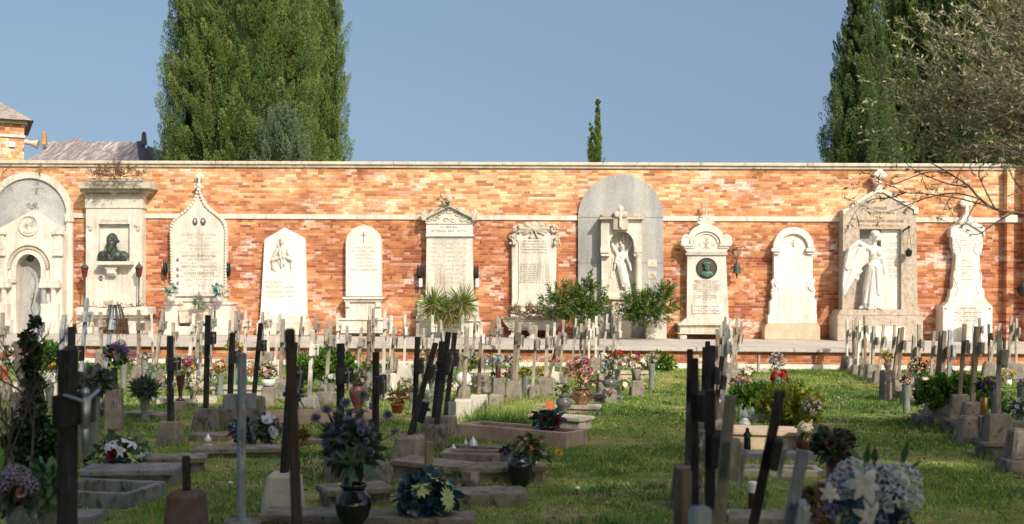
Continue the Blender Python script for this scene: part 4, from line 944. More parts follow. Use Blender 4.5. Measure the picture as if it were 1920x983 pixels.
# chain lamp
t = wroot('chain_lamp', 'small dark lantern on two chains at the right of the granite angel tomb', 'lamp', 1703, WP(1703, 475, .6)[1], .6); q = O(t); X, y, Z = q
_, Zt = WP(1703, 426, .6)
MB().lathe((X, y, Z), [(.03, -.09), (.07, -.06), (.085, .03), (.09, .06), (.03, .10), (.015, .13)], 12).build('lantern', IRON, t, q)
MB().tube([(X-.05, y, Z+.05), (X, y, Zt)], .006, 4).tube([(X+.07, y, Z+.05), (X, y, Zt)], .006, 4).ell((X, y, Zt), .04, None, 8, 6).tube([(X, y, Zt), (X-.12, y+.15, Zt-.1)], .02, 6).build('chain_bracket', IRON, t, q)

# --- 12 waisted white stele
r = wroot('waisted_tomb', 'bright white waisted stele with gable and cross finial, rightmost tombstone', 'tomb monument', 1814, group='wall monuments'); o = O(r)
ot = [(1777, 566), (1853, 566), (1846, 558), (1846, 545), (1841, 538), (1842, 520), (1838, 505), (1837, 480), (1841, 470), (1843, 462), (1843, 446), (1847, 444), (1847, 427), (1825, 414), (1818, 403), (1808, 403), (1802, 414), (1782, 428), (1782, 444), (1786, 446), (1786, 462), (1790, 472), (1792, 482), (1790, 508), (1787, 520), (1787, 538), (1782, 545), (1781, 556)]
MB().prism(PP(ot, .26), -.26, 0).bevel('slab', MARW, r, o, .008)
mb = MB(); mb.band(PP([(1783, 444), (1783, 428), (1814.5, 410), (1846, 427), (1846, 444)], .31), PP([(1785, 439), (1785, 436), (1814.5, 418), (1844, 436), (1844, 439)], .31), -.31, -.261); mb.build('gable_moulding', MARW, r, o)
mb = MB()
cross_prim(mb, 1813.5, 370, 404, 9, 381, 5.5, .22, .12, 7); mb.build('cross', MARW, r, o)
mb = MB()
for s_ in (-1, 1):
    for j in range(2):
        cx = 1814+s_*(22-j*6); pts = []
        for t in np.linspace(0, 1, 14): pts.append(WP(cx+s_*4*math.sin(t*6.3+j), 450+30*t if j else 505+48*t, .265))
        mb.tube([(a, -.262, b) for a, b in pts], .013, 5)
for q_ in range(26):
    s_ = -1 if q_ % 2 else 1; X, Z = WP(1814+s_*rnd.uniform(16, 26), rnd.uniform(446, 478), .265); mb.ell((X, -.262, Z), (.03, .016, .018), (0, rnd.uniform(0, 3), 0), n=6, m=4)
mb.build('vine_carving', MARW, r, o, smooth=True)
ln = [('PIETRO TOSO', 1800, 1828, 451, 3.2), ('N. 1871  M. 1935', 1802, 1826, 455.5, 2.2), ('GIUSEPPE TOSO', 1798, 1830, 460, 3.2), ('N. 1876  M. 1941', 1802, 1826, 464.5, 2.2)]; y = 488
for i in range(8): ln.append(((['MARIA TOSO', 'N. 1899', 'GINO FANTINI', 'M. 1951'] * 2)[i], 1803, 1825, y, 3 if i % 2 == 0 else 2.2)); y += 6.8 if i % 2 else 5.2
mb = MB(); lines(mb, ln, .26); mb.build('inscription', INK, r, o)
mb = MB(); mb.prism(PP([(1771, 573), (1859, 573), (1853, 566.2), (1777, 566.2)], .36), -.36, 0); mb.prism(toground([(1768, None), (1861, None), (1861, 573.2), (1768, 573.2)], .55), -.55, 0); mb.bevel('base', MARW, r, o, .008)
mb = MB(); lines(mb, [('AMEDEO FANTINI', 1800, 1830, 578, 3.3), ('N. 1901    M. 1970', 1797, 1833, 582, 2.2), ('GISELLA CALEGARI FANTINI', 1788, 1840, 586, 3.3), ('N. 1899    M. 1960', 1797, 1833, 589.7, 2.2), ('LORENZO FANTINI', 1798, 1832, 593.5, 3.3), ('N. 1930    M. 1988', 1797, 1833, 597.2, 2.2), ('VITTORIO ALBERTO FANTINI', 1790, 1838, 601, 3.3), ('N. 1936    M. 2001', 1797, 1833, 604.5, 2.2)], .55); mb.build('inscription', INKD, r, o)
mb = MB()
for x in (1773, 1856):
    X, Z = WP(x, 579, .56); mb.lathe((X, -.55, Z), [(.022, 0), (.022, .012), (.01, .02)], 10, Matrix.Rotation(PI/2, 4, 'X'))
mb.build('bronze_stud', plain('copper_stud', (.25, .09, .04), .5, .6), r, o)
t = wroot('stone_urn', 'white stone flower urn at the foot of the rightmost waisted stele', 'urn', 1815, PLAT, .8); q = O(t)
MB().lathe(q, [(.13, 0), (.12, .05), (.10, .08), (.11, .25), (.14, .40), (.15, .44), (.11, .44)], 18).build('urn_body', MARW, t, q)
# dark lantern at the right edge
t = wroot('wall_lantern', 'dark iron lantern on a bracket at the right edge of the wall', 'lamp', 1916, WP(1916, 545, .5)[1], .55); q = O(t); X, y, Z = q
MB().lathe((X, y, Z), [(.03, -.15), (.09, -.10), (.12, .05), (.13, .08), (.05, .16), (.02, .2)], 10).build('lantern', IRON, t, q)
MB().tube([(X, y, Z), (X-.15, y, Z+.03), (X-.18, y, Z+.05)], .025, 6).tube([(X, y, Z), (X+.1, -.3, Z)], .02, 6).build('bracket', IRON, t, q)
# ---------------------------------------------------------------- grass on the ground
GRASS = leafmat('grass_blade', [(0, (.035, .11, .03)), (.3, (.11, .235, .045)), (.6, (.30, .42, .08)), (.82, (.52, .52, .17)), (1, (.70, .58, .30))], .55, .45, .35)
def vnoise(x, y, sc, seed=0):
    """smooth value noise on arrays"""
    x = x*sc + seed*17.3; y = y*sc + seed*9.1
    xi = np.floor(x).astype(int); yi = np.floor(y).astype(int); fx = x-xi; fy = y-yi
    fx = fx*fx*(3-2*fx); fy = fy*fy*(3-2*fy)
    h = lambda a, b: np.mod(np.sin(a*127.1+b*311.7+seed*3.7)*43758.5453, 1)
    return (h(xi, yi)*(1-fx)+h(xi+1, yi)*fx)*(1-fy) + (h(xi, yi+1)*(1-fx)+h(xi+1, yi+1)*fx)*fy
def turf(n=430000):
    d = npr.uniform(3.6, 25.4, n); u = npr.uniform(-.56, .56, n)
    x = u*d; y = d
    nz = .6*vnoise(x, y, .7, 1) + .4*vnoise(x, y, 2.3, 2); cl = vnoise(x, y, 7, 3)
    keep = (npr.random(n) < .35 + 1.3*cl*(1.25-nz)); keep &= y < WALL_D+WALL_SL*x + PLAT_Y - .02
    x, y, d, nz, cl = x[keep], y[keep], d[keep], nz[keep], cl[keep]; n = len(x)
    hgt = (.012 + .043*cl*(1.35-nz))*npr.uniform(.6, 1.35, n)
    tuft = npr.random(n) < .03; hgt[tuft] *= 1.9
    D = np.stack([npr.normal(0, .55, n), npr.normal(0, .55, n), np.ones(n)], 1)
    bare = vnoise(x, y*1.8, 1.1, 12) > .70
    hgt[bare] *= .45; nz = np.where(bare, nz+.35, nz)
    tone = np.clip(.42*npr.random(n) + 1.0*(nz-.30) + .1*npr.normal(size=n), 0, .93); dry = npr.random(n) < .05; tone[dry] = npr.uniform(.85, 1, dry.sum())
    wd = .006 + d*.00042
    P = np.stack([x, y, np.full(n, -.002)], 1)
    # wide side towards random headings
    a = npr.uniform(0, 2*PI, n); perp = np.stack([np.cos(a), np.sin(a), np.zeros(n)], 1)
    o = blades('grass', P, D, hgt*1.2, wd, GRASS, tone=tone, mid=.35, perp=perp)
    tag(o, kind='stuff')
turf()
# fallen leaves and straw on the grass
LIT = leafmat('fallen_leaf', [(0, (.10, .05, .025)), (.5, (.22, .13, .06)), (1, (.42, .32, .18))], .8, .1)
m_ = 5200; d_ = npr.uniform(4, 25, m_); P_ = np.stack([npr.uniform(-.5, .5, m_)*d_, d_, npr.uniform(.012, .05, m_)], 1); P_ = P_[P_[:, 1] < 24.6]
tag(blades('fallen_leaves', P_, npr.normal(size=(len(P_), 3))*np.array([1, 1, .25]), npr.uniform(.025, .07, len(P_)), npr.uniform(.008, .03, len(P_)), LIT), kind='stuff')
def tuft(name, pts, n, h, spread, mat=None, parent=None, off=(0, 0, 0), tone=(.1, .7), lean=.35, w=.008):
    P = []; 
    for p in pts: P.append(np.array(p)[None] + npr.normal(size=(n, 3))*np.array([spread, spread, 0]))
    P = np.concatenate(P); m = len(P)
    D = np.stack([npr.normal(0, lean, m), npr.normal(0, lean, m), np.ones(m)], 1)
    return blades(name, P, D, npr.uniform(.5, 1.15, m)*h, w, mat or GRASS, parent, tone=npr.uniform(*tone, m), mid=.4, off=off)

# ---------------------------------------------------------------- crosses
ROW = Vector((ROWX, 1, 0)).normalized(); SIDE = Vector((1, -ROWX, 0)).normalized()
TN = {'w': (LW, 'white painted'), 'g': (LG, 'grey weathered'), 'b': (LB, 'brown grey'), 'd': (LD, 'dark blackened'), 's': (LS, 'slate blue')}
# (x top, y top, x foot, y foot, ground row, tone, stone kind)   photo pixels; stone: c pale, n normal, k dark, p with plinth, - none seen
CR = [
 (72,577,66,700,765,'s','k'),(121,590,111,712,749,'s','c'),(135,613,131,735,868,'d','k'),(163,559,153,690,756,'s','n'),(211,572,199,692,748,'s','n'),(188,585,191,658,690,'g','n'),(5,586,2,690,728,'g','n'),(30,640,40,735,790,'g','n'),
 (260,581,260,664,718,'b','n'),(306,580,291,693,720,'g','n'),(319,630,320,790,838,'d','n'),(325,605,325,664,698,'g','n'),(364,588,356,666,700,'w','n'),(379,601,365,682,708,'g','n'),(377,627,374,694,712,'w','c'),(390,591,386,765,813,'d','k'),(395,578,394,688,719,'g','c'),
 (431,600,429,670,692,'g','n'),(443,583,441,682,712,'g','n'),(448,574,447,645,680,'g','n'),(461,581,459,680,704,'w','c'),(436,624,431,757,808,'d','k'),(489,606,476,744,795,'d','k'),(493,585,490,676,694,'g','n'),(502,579,503,648,686,'w','n'),(525,587,516,678,712,'w','c'),
 (531,598,526,712,748,'g','n'),(550,642,533,886,966,'d','c'),(566,593,558,668,694,'g','n'),(593,589,589,660,700,'g','n'),(586,619,580,742,770,'w','c'),(611,606,610,665,712,'g','n'),(621,601,611,734,762,'g','n'),(632,592,634,652,686,'w','n'),(639,644,638,800,905,'d','k'),
 (651,611,650,666,696,'g','n'),(678,614,671,690,718,'g','n'),(693,573,692,655,700,'w','n'),(692,600,691,678,728,'b','n'),(705,660,704,861,919,'d','k'),(700,578,699,657,690,'g','n'),(722,580,719,700,732,'w','n'),(734,592,733,668,700,'w','n'),(739,611,734,694,720,'g','n'),
 (760,590,758,685,722,'w','c'),(783,606,781,690,716,'g','n'),(783,632,776,812,862,'d','k'),(817,643,769,815,873,'d','n'),(795,615,792,692,710,'g','n'),(811,591,810,664,700,'w','n'),(829,640,816,770,838,'d','k'),(841,623,819,795,844,'d','k'),(853,624,836,778,828,'d','n'),(827,601,829,670,694,'g','n'),
 (868,591,863,661,694,'w','n'),(876,615,869,748,788,'g','c'),(891,591,887,660,690,'g','n'),(903,603,902,690,735,'w','n'),(901,642,898,740,772,'b','c'),(925,600,915,664,686,'b','n'),(933,593,932,658,683,'g','n'),(937,598,936,665,690,'g','n'),(969,595,963,713,752,'b','n'),(975,608,968,712,736,'g','n'),
 (1006,611,999,721,748,'g','n'),(1027,609,1023,706,732,'g','n'),(1040,605,1037,697,726,'w','c'),(1057,600,1051,698,726,'g','n'),(1050,623,1029,709,741,'b','n'),(1080,597,1074,674,700,'g','n'),(1090,607,1088,668,695,'g','n'),(1099,598,1095,668,697,'b','n'),(1105,598,1104,674,703,'w','n'),
 (1118,593,1117,670,698,'w','n'),(1124,589,1121,664,690,'b','n'),(1139,589,1132,661,694,'w','c'),(1152,591,1150,664,692,'g','n'),(1163,604,1157,666,690,'w','n'),
 (1294,655,1290,872,955,'d','k'),(1302,672,1303,940,1130,'d','k'),(1327,640,1325,790,864,'d','k'),(1321,651,1318,780,848,'d','k'),(1336,648,1332,800,880,'d','k'),(1332,731,1331,990,1240,'d','k'),(1354,668,1340,787,838,'d','k'),(1362,608,1356,741,797,'s','n'),
 (1345,617,1342,729,772,'b','n'),(1352,610,1349,715,750,'g','n'),(1357,602,1354,700,735,'b','n'),(1360,594,1358,690,720,'b','n'),(1369,597,1366,680,710,'w','n'),(1382,596,1374,680,700,'g','n'),(1391,603,1375,694,716,'g','n'),
 (1370,742,1345,1010,1330,'g','k'),(1464,734,1407,1010,1220,'d','k'),(1507,845,1474,1010,1290,'s','k'),
 (1588,600,1588,668,698,'w','n'),(1600,600,1600,671,700,'g','c'),(1612,602,1608,684,704,'w','n'),(1605,595,1605,668,696,'g','n'),(1620,591,1623,684,708,'b','n'),(1618,613,1618,674,702,'g','n'),(1635,600,1632,681,714,'w','c'),(1639,612,1636,683,716,'g','n'),
 (1657,609,1649,695,722,'g','n'),(1678,609,1671,698,731,'g','n'),(1688,615,1675,711,738,'b','n'),(1693,613,1684,712,743,'b','n'),(1714,629,1707,727,757,'g','n'),(1723,608,1722,717,757,'g','n'),(1752,621,1744,722,764,'g','n'),(1765,622,1755,744,790,'b','np'),
 (1771,620,1765,744,796,'b','np'),(1781,618,1779,744,793,'s','np'),(1809,607,1800,740,812,'b','np'),(1832,612,1823,753,822,'b','np'),(1874,620,1872,776,861,'g','np'),(1875,606,1856,678,706,'g','n'),(1826,607,1824,665,688,'w','c'),(1837,596,1836,670,694,'g','n'),
 (1854,608,1855,682,704,'b','c'),(1896,592,1892,678,706,'g','n'),(1906,597,1905,682,706,'g','n'),(1883,636,1882,690,712,'d','n'),(1901,606,1890,676,702,'g','n')]
MONX = [(60, 'the arched niche tomb'), (212, 'the bust tomb'), (371, 'the ogee topped tomb'), (531, 'the praying figure tomb'), (681, 'the round topped white tomb'), (842, 'the pediment tomb'), (1001, 'the draped tomb'), (1163, 'the grey arch tomb'), (1324, 'the bronze roundel tomb'), (1486, 'the blank white tomb'), (1650, 'the angel statue tomb'), (1814, 'the waisted white tomb')]
ORD = ['first', 'second', 'third', 'fourth', 'fifth', 'sixth', 'seventh', 'eighth', 'ninth', 'tenth', 'eleventh', 'twelfth', 'thirteenth', 'fourteenth', 'fifteenth', 'sixteenth', 'seventeenth', 'eighteenth']
def nearest(px): return min(MONX, key=lambda m: abs(m[0]-px))[1]
_rank = {}
for c_ in sorted(CR, key=lambda c_: c_[0]):
    k_ = (nearest(c_[0]), c_[5]); _rank.setdefault(k_, []).append(c_)
CORP = plain('cast_figure', (.42, .43, .45), .3, .85)
def make_cross(c_):
    xt, yt, xb, yb, yg, tn, st = c_
    mat, word = TN[tn]
    g0 = G(xb, yg); d = g0.y + .10
    top = AT(xt, yt, d); foot = AT(xb, min(yb, 1010), d)
    z0 = foot.z
    if z0 > .36 or z0 < .16:
        zz = .30 if 'p' not in st else .42
        k = (top.z-zz)/(top.z-foot.z); foot = top + (foot-top)*k
    if 'p' in st and yb < 900: foot = AT(xb, yb, d)
    grp = _rank[(nearest(xt), tn)]; i = grp.index(c_); lean = (xt-xb)/max(1, yb-yt)
    lw = 'leaning hard right' if lean > .12 else 'leaning slightly right' if lean > .045 else 'upright'
    pos = 'the only such' if len(grp) == 1 else ORD[i] + ' such from left'
    lab = '%s cross %s, %s below %s' % (word, lw, pos, nearest(xt))
    r = empty('grave_cross', lab, 'grave cross', (foot.x, foot.y, 0), 'wooden grave crosses in rows'); o = (foot.x, foot.y, 0)
    ax = (top-foot).normalized(); yaw = rnd.gauss(0, .10)
    rv = (Matrix.Rotation(yaw, 3, 'Z') @ ROW); bx = rv - ax*rv.dot(ax); bx.normalize(); cx = bx.cross(ax).normalized()
    M = Matrix(((cx.x, bx.x, ax.x, foot.x), (cx.y, bx.y, ax.y, foot.y), (cx.z, bx.z, ax.z, foot.z), (0, 0, 0, 1)))
    H = (top-foot).length
    tw, td = rnd.uniform(.042, .051), rnd.uniform(.060, .074)
    if tn == 'w': tw *= .9
    MB().box(-tw/2, tw/2, -td/2, td/2, -.08, H, M).bevel('post', mat, r, o, .004, 1)
    al = rnd.uniform(.125, .15); ah = rnd.uniform(.065, .08); az = H - rnd.uniform(.24, .30)
    if H < .45: az = H-.12
    MB().box(tw/2-.008, tw/2+.034, -al, al, az-ah, az+ah, M).bevel('arm', mat, r, o, .004, 1)
    # small cast figure and oval plate on the face turned to the grave
    f = MB(); xx = tw/2+.034
    f.box(xx, xx+.012, -.008, .008, az-.13, az+.07, M); f.box(xx+.002, xx+.012, -.06, .06, az+.02, az+.035, M)
    Mi = [M @ Vector((xx+.014, 0, az+.03)), M @ Vector((xx+.014, 0, az-.10))]
    f.cap(Mi[0], Mi[1], .014, .008, 6); f.build('cast_figure', CORP, r, o, smooth=False)
    if rnd.random() < .6:
        p = M @ Vector((tw/2+.004, 0, az-.22)); Q = Matrix.Translation(p) @ M.to_3x3().to_4x4() @ Matrix.Rotation(PI/2, 4, 'Y') @ Matrix.Diagonal((1.5, .9, 1, 1))
        MB().lathe((0, 0, 0), [(.028, 0), (.028, .008), (.02, .012)], 12, Q).build('name_plate', SILV, r, o)
    if '-' not in st:
        sm = CONCL if 'c' in st else CONCD if 'k' in st else CONC
        if tn == 'w' and 'c' in st: sm = CONCL
        h = max(.14, foot.z); w0 = rnd.uniform(.25, .29); w1 = w0*rnd.uniform(.72, .85); zb = 0
        rz = -math.atan(ROWX)+rnd.gauss(0, .05)
        m = MB()
        if 'p' in st:
            zb = min(.17, h*.36)
            m.frustum(foot, .36, .36, .36, .36, -.03, zb-.025, rz, 0, 0, .01); m.frustum(foot, .40, .40, .39, .39, zb-.0245, zb+.012, rz, 0, 0, .01); m.build('plinth', CONCD, r, o)
            m = MB(); zb += .0125
        lx = (foot.x-g0.x)*0 + ax.x/ax.z*h*.4
        m.frustum((foot.x-lx, foot.y, 0), w0, w0*.95, w1, w1*.9, zb-.03 if not zb else zb, h, rz, lx, 0, rnd.choice([.012, .02, .03]))
        q = m.build('base_stone', sm, r, o)
        # knock the casting about a little so edges are not ruled
        for v in q.data.vertices: v.co += Vector((rnd.gauss(0, .004), rnd.gauss(0, .004), rnd.gauss(0, .003)))
    return r
for c_ in CR: make_cross(c_)
# the white cross that faces the camera, and the pale slate metal-like one
def facing_cross(xt, yt, xb, yb, yg, mat, lab, w, al, off, yaw, ah=.07, stone=True, wreath=False):
    g0 = G(xb, yg); d = g0.y; top = AT(xt, yt, d); foot = AT(xb, min(yb, 1000), d)
    if foot.z > .4 or foot.z < .1: k = (top.z-.3)/(top.z-foot.z); foot = top+(foot-top)*k
    r = empty('grave_cross', lab, 'grave cross', (foot.x, foot.y, 0), 'wooden grave crosses in rows'); o = (foot.x, foot.y, 0)
    ax = (top-foot).normalized(); H = (top-foot).length; M = Matrix.Translation(foot) @ ax.to_track_quat('Z', 'Y').to_matrix().to_4x4() @ Matrix.Rotation(yaw, 4, 'Z')
    MB().box(-w/2, w/2, -w*.45, w*.45, -.08, H, M).bevel('post', mat, r, o, .004, 1)
    MB().box(-al, al, -w*.45-.03, -w*.45-.001, H-off-ah, H-off+ah, M).bevel('arm', mat, r, o, .004, 1)
    if stone: MB().frustum(foot, .28, .28, .21, .21, -.03, foot.z, .1, 0, 0, .02).build('base_stone', CONC, r, o)
facing_cross(284, 588, 287, 682, 712, LW, 'white painted wooden cross facing the camera with a small wreath of dry flowers', .045, .16, .37, .25, .06)
facing_cross(454, 662, 452, 975, 1062, LS, 'pale slate blue square cross standing alone in the shade, left of centre', .044, .10, .29, -.95, .046)
# short, broken or bare posts
def stump(name, lab, cat, xt, yt, xb, yb, yg, w, mat, stone=None, sw=.3):
    g0 = G(xb, yg); d = g0.y; top = AT(xt, yt, d); foot = AT(xb, yb, d)
    r = empty(name, lab, cat, (foot.x, foot.y, 0), None); o = (foot.x, foot.y, 0)
    m = MB(); ax = (top-foot).normalized(); M = Matrix.Translation(foot) @ ax.to_track_quat('Z', 'Y').to_matrix().to_4x4() @ Matrix.Rotation(.3, 4, 'Z')
    m.box(-w/2, w/2, -w/2, w/2, -.05 if stone else -foot.z, (top-foot).length, M); m.bevel('post', mat, r, o, .006, 2)
    if stone:
        q = MB().frustum(foot, sw, sw*.9, sw*.8, sw*.72, -.03, max(.1, foot.z), .0, 0, 0, .03).build('base_stone', stone, r, o)
        for v in q.data.vertices: v.co += Vector((rnd.gauss(0, .004), rnd.gauss(0, .004), rnd.gauss(0, .003)))
stump('leaning_board', 'tall blurred dark brown board with rounded top in the near foreground', 'grave post', 543, 616, 557, 1000, 1275, .042, woodmat('brown_board', (.085, .065, .052), .3))
stump('broken_post', 'snapped short grey post in a rust stained concrete block, bottom left', 'grave post', 349, 855, 350, 920, 1035, .05, LD, stone('rusty_concrete', (.09, .05, .035), (.16, .11, .085), (.20, .17, .14), 5, .95, .012, (.20, .06, .025), .6), .27)
stump('lichen_post', 'short round mossy yellow grey post behind the teal bouquet', 'grave post', 805, 828, 802, 895, 962, .055, stone('lichen_wood', (.14, .12, .06), (.26, .22, .12), (.32, .28, .18), 9, .95, .01, (.08, .07, .05), .6))
stump('grave_post', 'blurred brown square post stub right of the middle aisle, bottom edge', 'grave post', 1280, 880, 1280, 1010, 1480, .048, LB)
stump('grave_post', 'blurred pale capped post stub at the bottom edge below the dark crosses', 'grave post', 1313, 951, 1313, 1012, 1620, .055, LS)
stump('grave_post', 'dark blue square post top at the bottom edge under the slate cross', 'grave post', 461, 973, 461, 1010, 1320, .036, LS)
stump('grave_post', 'small bare leaning post in the far middle row by the red roses', 'grave post', 1423, 666, 1422, 688, 700, .05, LG)
# nearest big cross on the left, with its arm and cast figure
def big_cross():
    d = 5.1; top = AT(127, 655, d); foot = AT(126, 1010, d); r = empty('grave_cross', 'large dark blackened cross close to the camera with pale cast figure, left', 'grave cross', (foot.x, foot.y, 0), 'wooden grave crosses in rows'); o = (foot.x, foot.y, 0)
    ax = (top-foot).normalized(); H = (top-foot).length
    rv = Matrix.Rotation(-.05, 3, 'Z') @ ROW; bx = (rv-ax*rv.dot(ax)).normalized(); cx = bx.cross(ax).normalized()
    M = Matrix(((cx.x, bx.x, ax.x, foot.x), (cx.y, bx.y, ax.y, foot.y), (cx.z, bx.z, ax.z, foot.z), (0, 0, 0, 1)))
    MB().box(-.028, .028, -.04, .04, -.4, H, M).bevel('post', LD, r, o, .004, 1)
    MB().box(.02, .06, -.15, .13, H-.33, H-.19, M).bevel('arm', LD, r, o, .005, 1)
    f = MB(); c = lambda a, b, r0, r1: f.cap(M @ Vector(a), M @ Vector(b), r0, r1, 8)
    h = H-.26; c((.085, 0, h+.03), (.085, 0, h-.08), .026, .018); c((.085, 0, h-.08), (.08, .01, h-.20), .018, .010); c((.085, 0, h+.07), (.085, 0, h+.075), .02, .02)
    c((.085, 0, h+.03), (.07, .13, h+.07), .012, .007); c((.085, 0, h+.03), (.07, -.13, h+.07), .012, .007); f.build('cast_figure', plain('pale_metal', (.42, .44, .47), .3, .7), r, o, smooth=True)
    MB().frustum(foot, .30, .30, .22, .22, -.03, .30, 0, 0, 0, .02).build('base_stone', CONCD, r, o)
big_cross()
t = empty('broken_base_stone', 'pale tapered concrete base stone without a cross, tipped on the grass at right', 'base stone', G(1814, 829)); o = tuple(t.location)
MB().frustum((o[0], o[1]), .29, .27, .19, .20, -.02, .29, .1, .02, 0, .025).build('base_stone', CONC, t, o)
t = empty('broken_base_stone', 'low dark base stone left of the big plinth cross at far right', 'base stone', G(1860, 838)); o = tuple(t.location)
MB().frustum((o[0], o[1]), .2, .27, .16, .20, -.02, .34, .0, .0, 0, .025).build('base_stone', CONCD, t, o)
t = empty('broken_base_stone', 'weathered base stone with stepped foot cut by the right edge of the picture', 'base stone', G(1915, 884)); o = tuple(t.location)
MB().frustum((o[0], o[1]), .27, .27, .2, .20, .13, .40, .0, .0, 0, .025).frustum((o[0], o[1]), .36, .36, .36, .36, -.02, .125, .0, .0, 0, .02).build('base_stone', CONC, t, o)
for px, yg, w, h, mat, lab in ((1000, 748, .16, .2, CONC, 'small grey base stone beside the leaning brown cross'), (930, 775, .24, .26, CONC, 'square weathered base stone in the long grass behind the kerbed grave'), (1018, 744, .2, .28, CONC, 'tilted base stone under the leaning cross in the left field'), (737, 732, .14, .28, ISTR, 'narrow stone stele with a small carved flame behind the terracotta pot'), (600, 700, .22, .22, CONCL, 'pale low base stone in front of the green shrub'), (473, 700, .2, .25, CONC, 'pale base stone by the step in the far left rows')):
    t = empty('base_stone_block', lab, 'base stone', G(px, yg)); o = tuple(t.location)
    MB().frustum((o[0], o[1]), w, w, w*.8, w*.8, -.02, h, rnd.uniform(-.1, .1), 0, 0, .02).build('base_stone', mat, t, o)

# ---------------------------------------------------------------- graves
SOIL = stone('grave_soil', (.06, .045, .03), (.11, .085, .055), (.16, .12, .08), 9, .98, .02)
def grave(xa, ya, xb, yb, Wd, h, kind, mat, lab, top=None, tilt=0):
    Wd *= .62 if kind != 'kerb' else .72
    A = G(xa, ya); B = G(xb, yb); u = (B-A); Ln = u.length; u.normalize(); v = Vector((-u.y, u.x, 0))
    M = Matrix(((u.x, v.x, 0, A.x), (u.y, v.y, 0, A.y), (0, 0, 1, 0), (0, 0, 0, 1))) @ Matrix.Rotation(tilt, 4, 'Y')
    r = empty('grave', lab, 'grave', tuple(A), 'graves with stone kerbs and slabs'); o = tuple(A)
    if kind == 'slab':
        MB().box(.03, Ln-.03, .03, Wd-.03, -.05, h-.045, M).bevel('plinth', mat, r, o, .006, 1)
        MB().box(0, Ln, 0, Wd, h-.044, h, M).bevel('slab', top or mat, r, o, .008, 2)
    elif kind == 'flat':
        MB().box(0, Ln, 0, Wd, -.03, h, M).bevel('slab', mat, r, o, .008, 2)
    else:
        t = .07; m = MB()
        m.box(0, Ln, 0, t, -.05, h, M); m.box(0, Ln, Wd-t, Wd, -.05, h, M)
        m.box(0, t, t+.002, Wd-t-.002, -.05, h-.003, M); m.box(Ln-t, Ln, t+.002, Wd-t-.002, -.05, h-.003, M)
        m.bevel('kerb', mat, r, o, .007, 2)
    return r, M, Ln
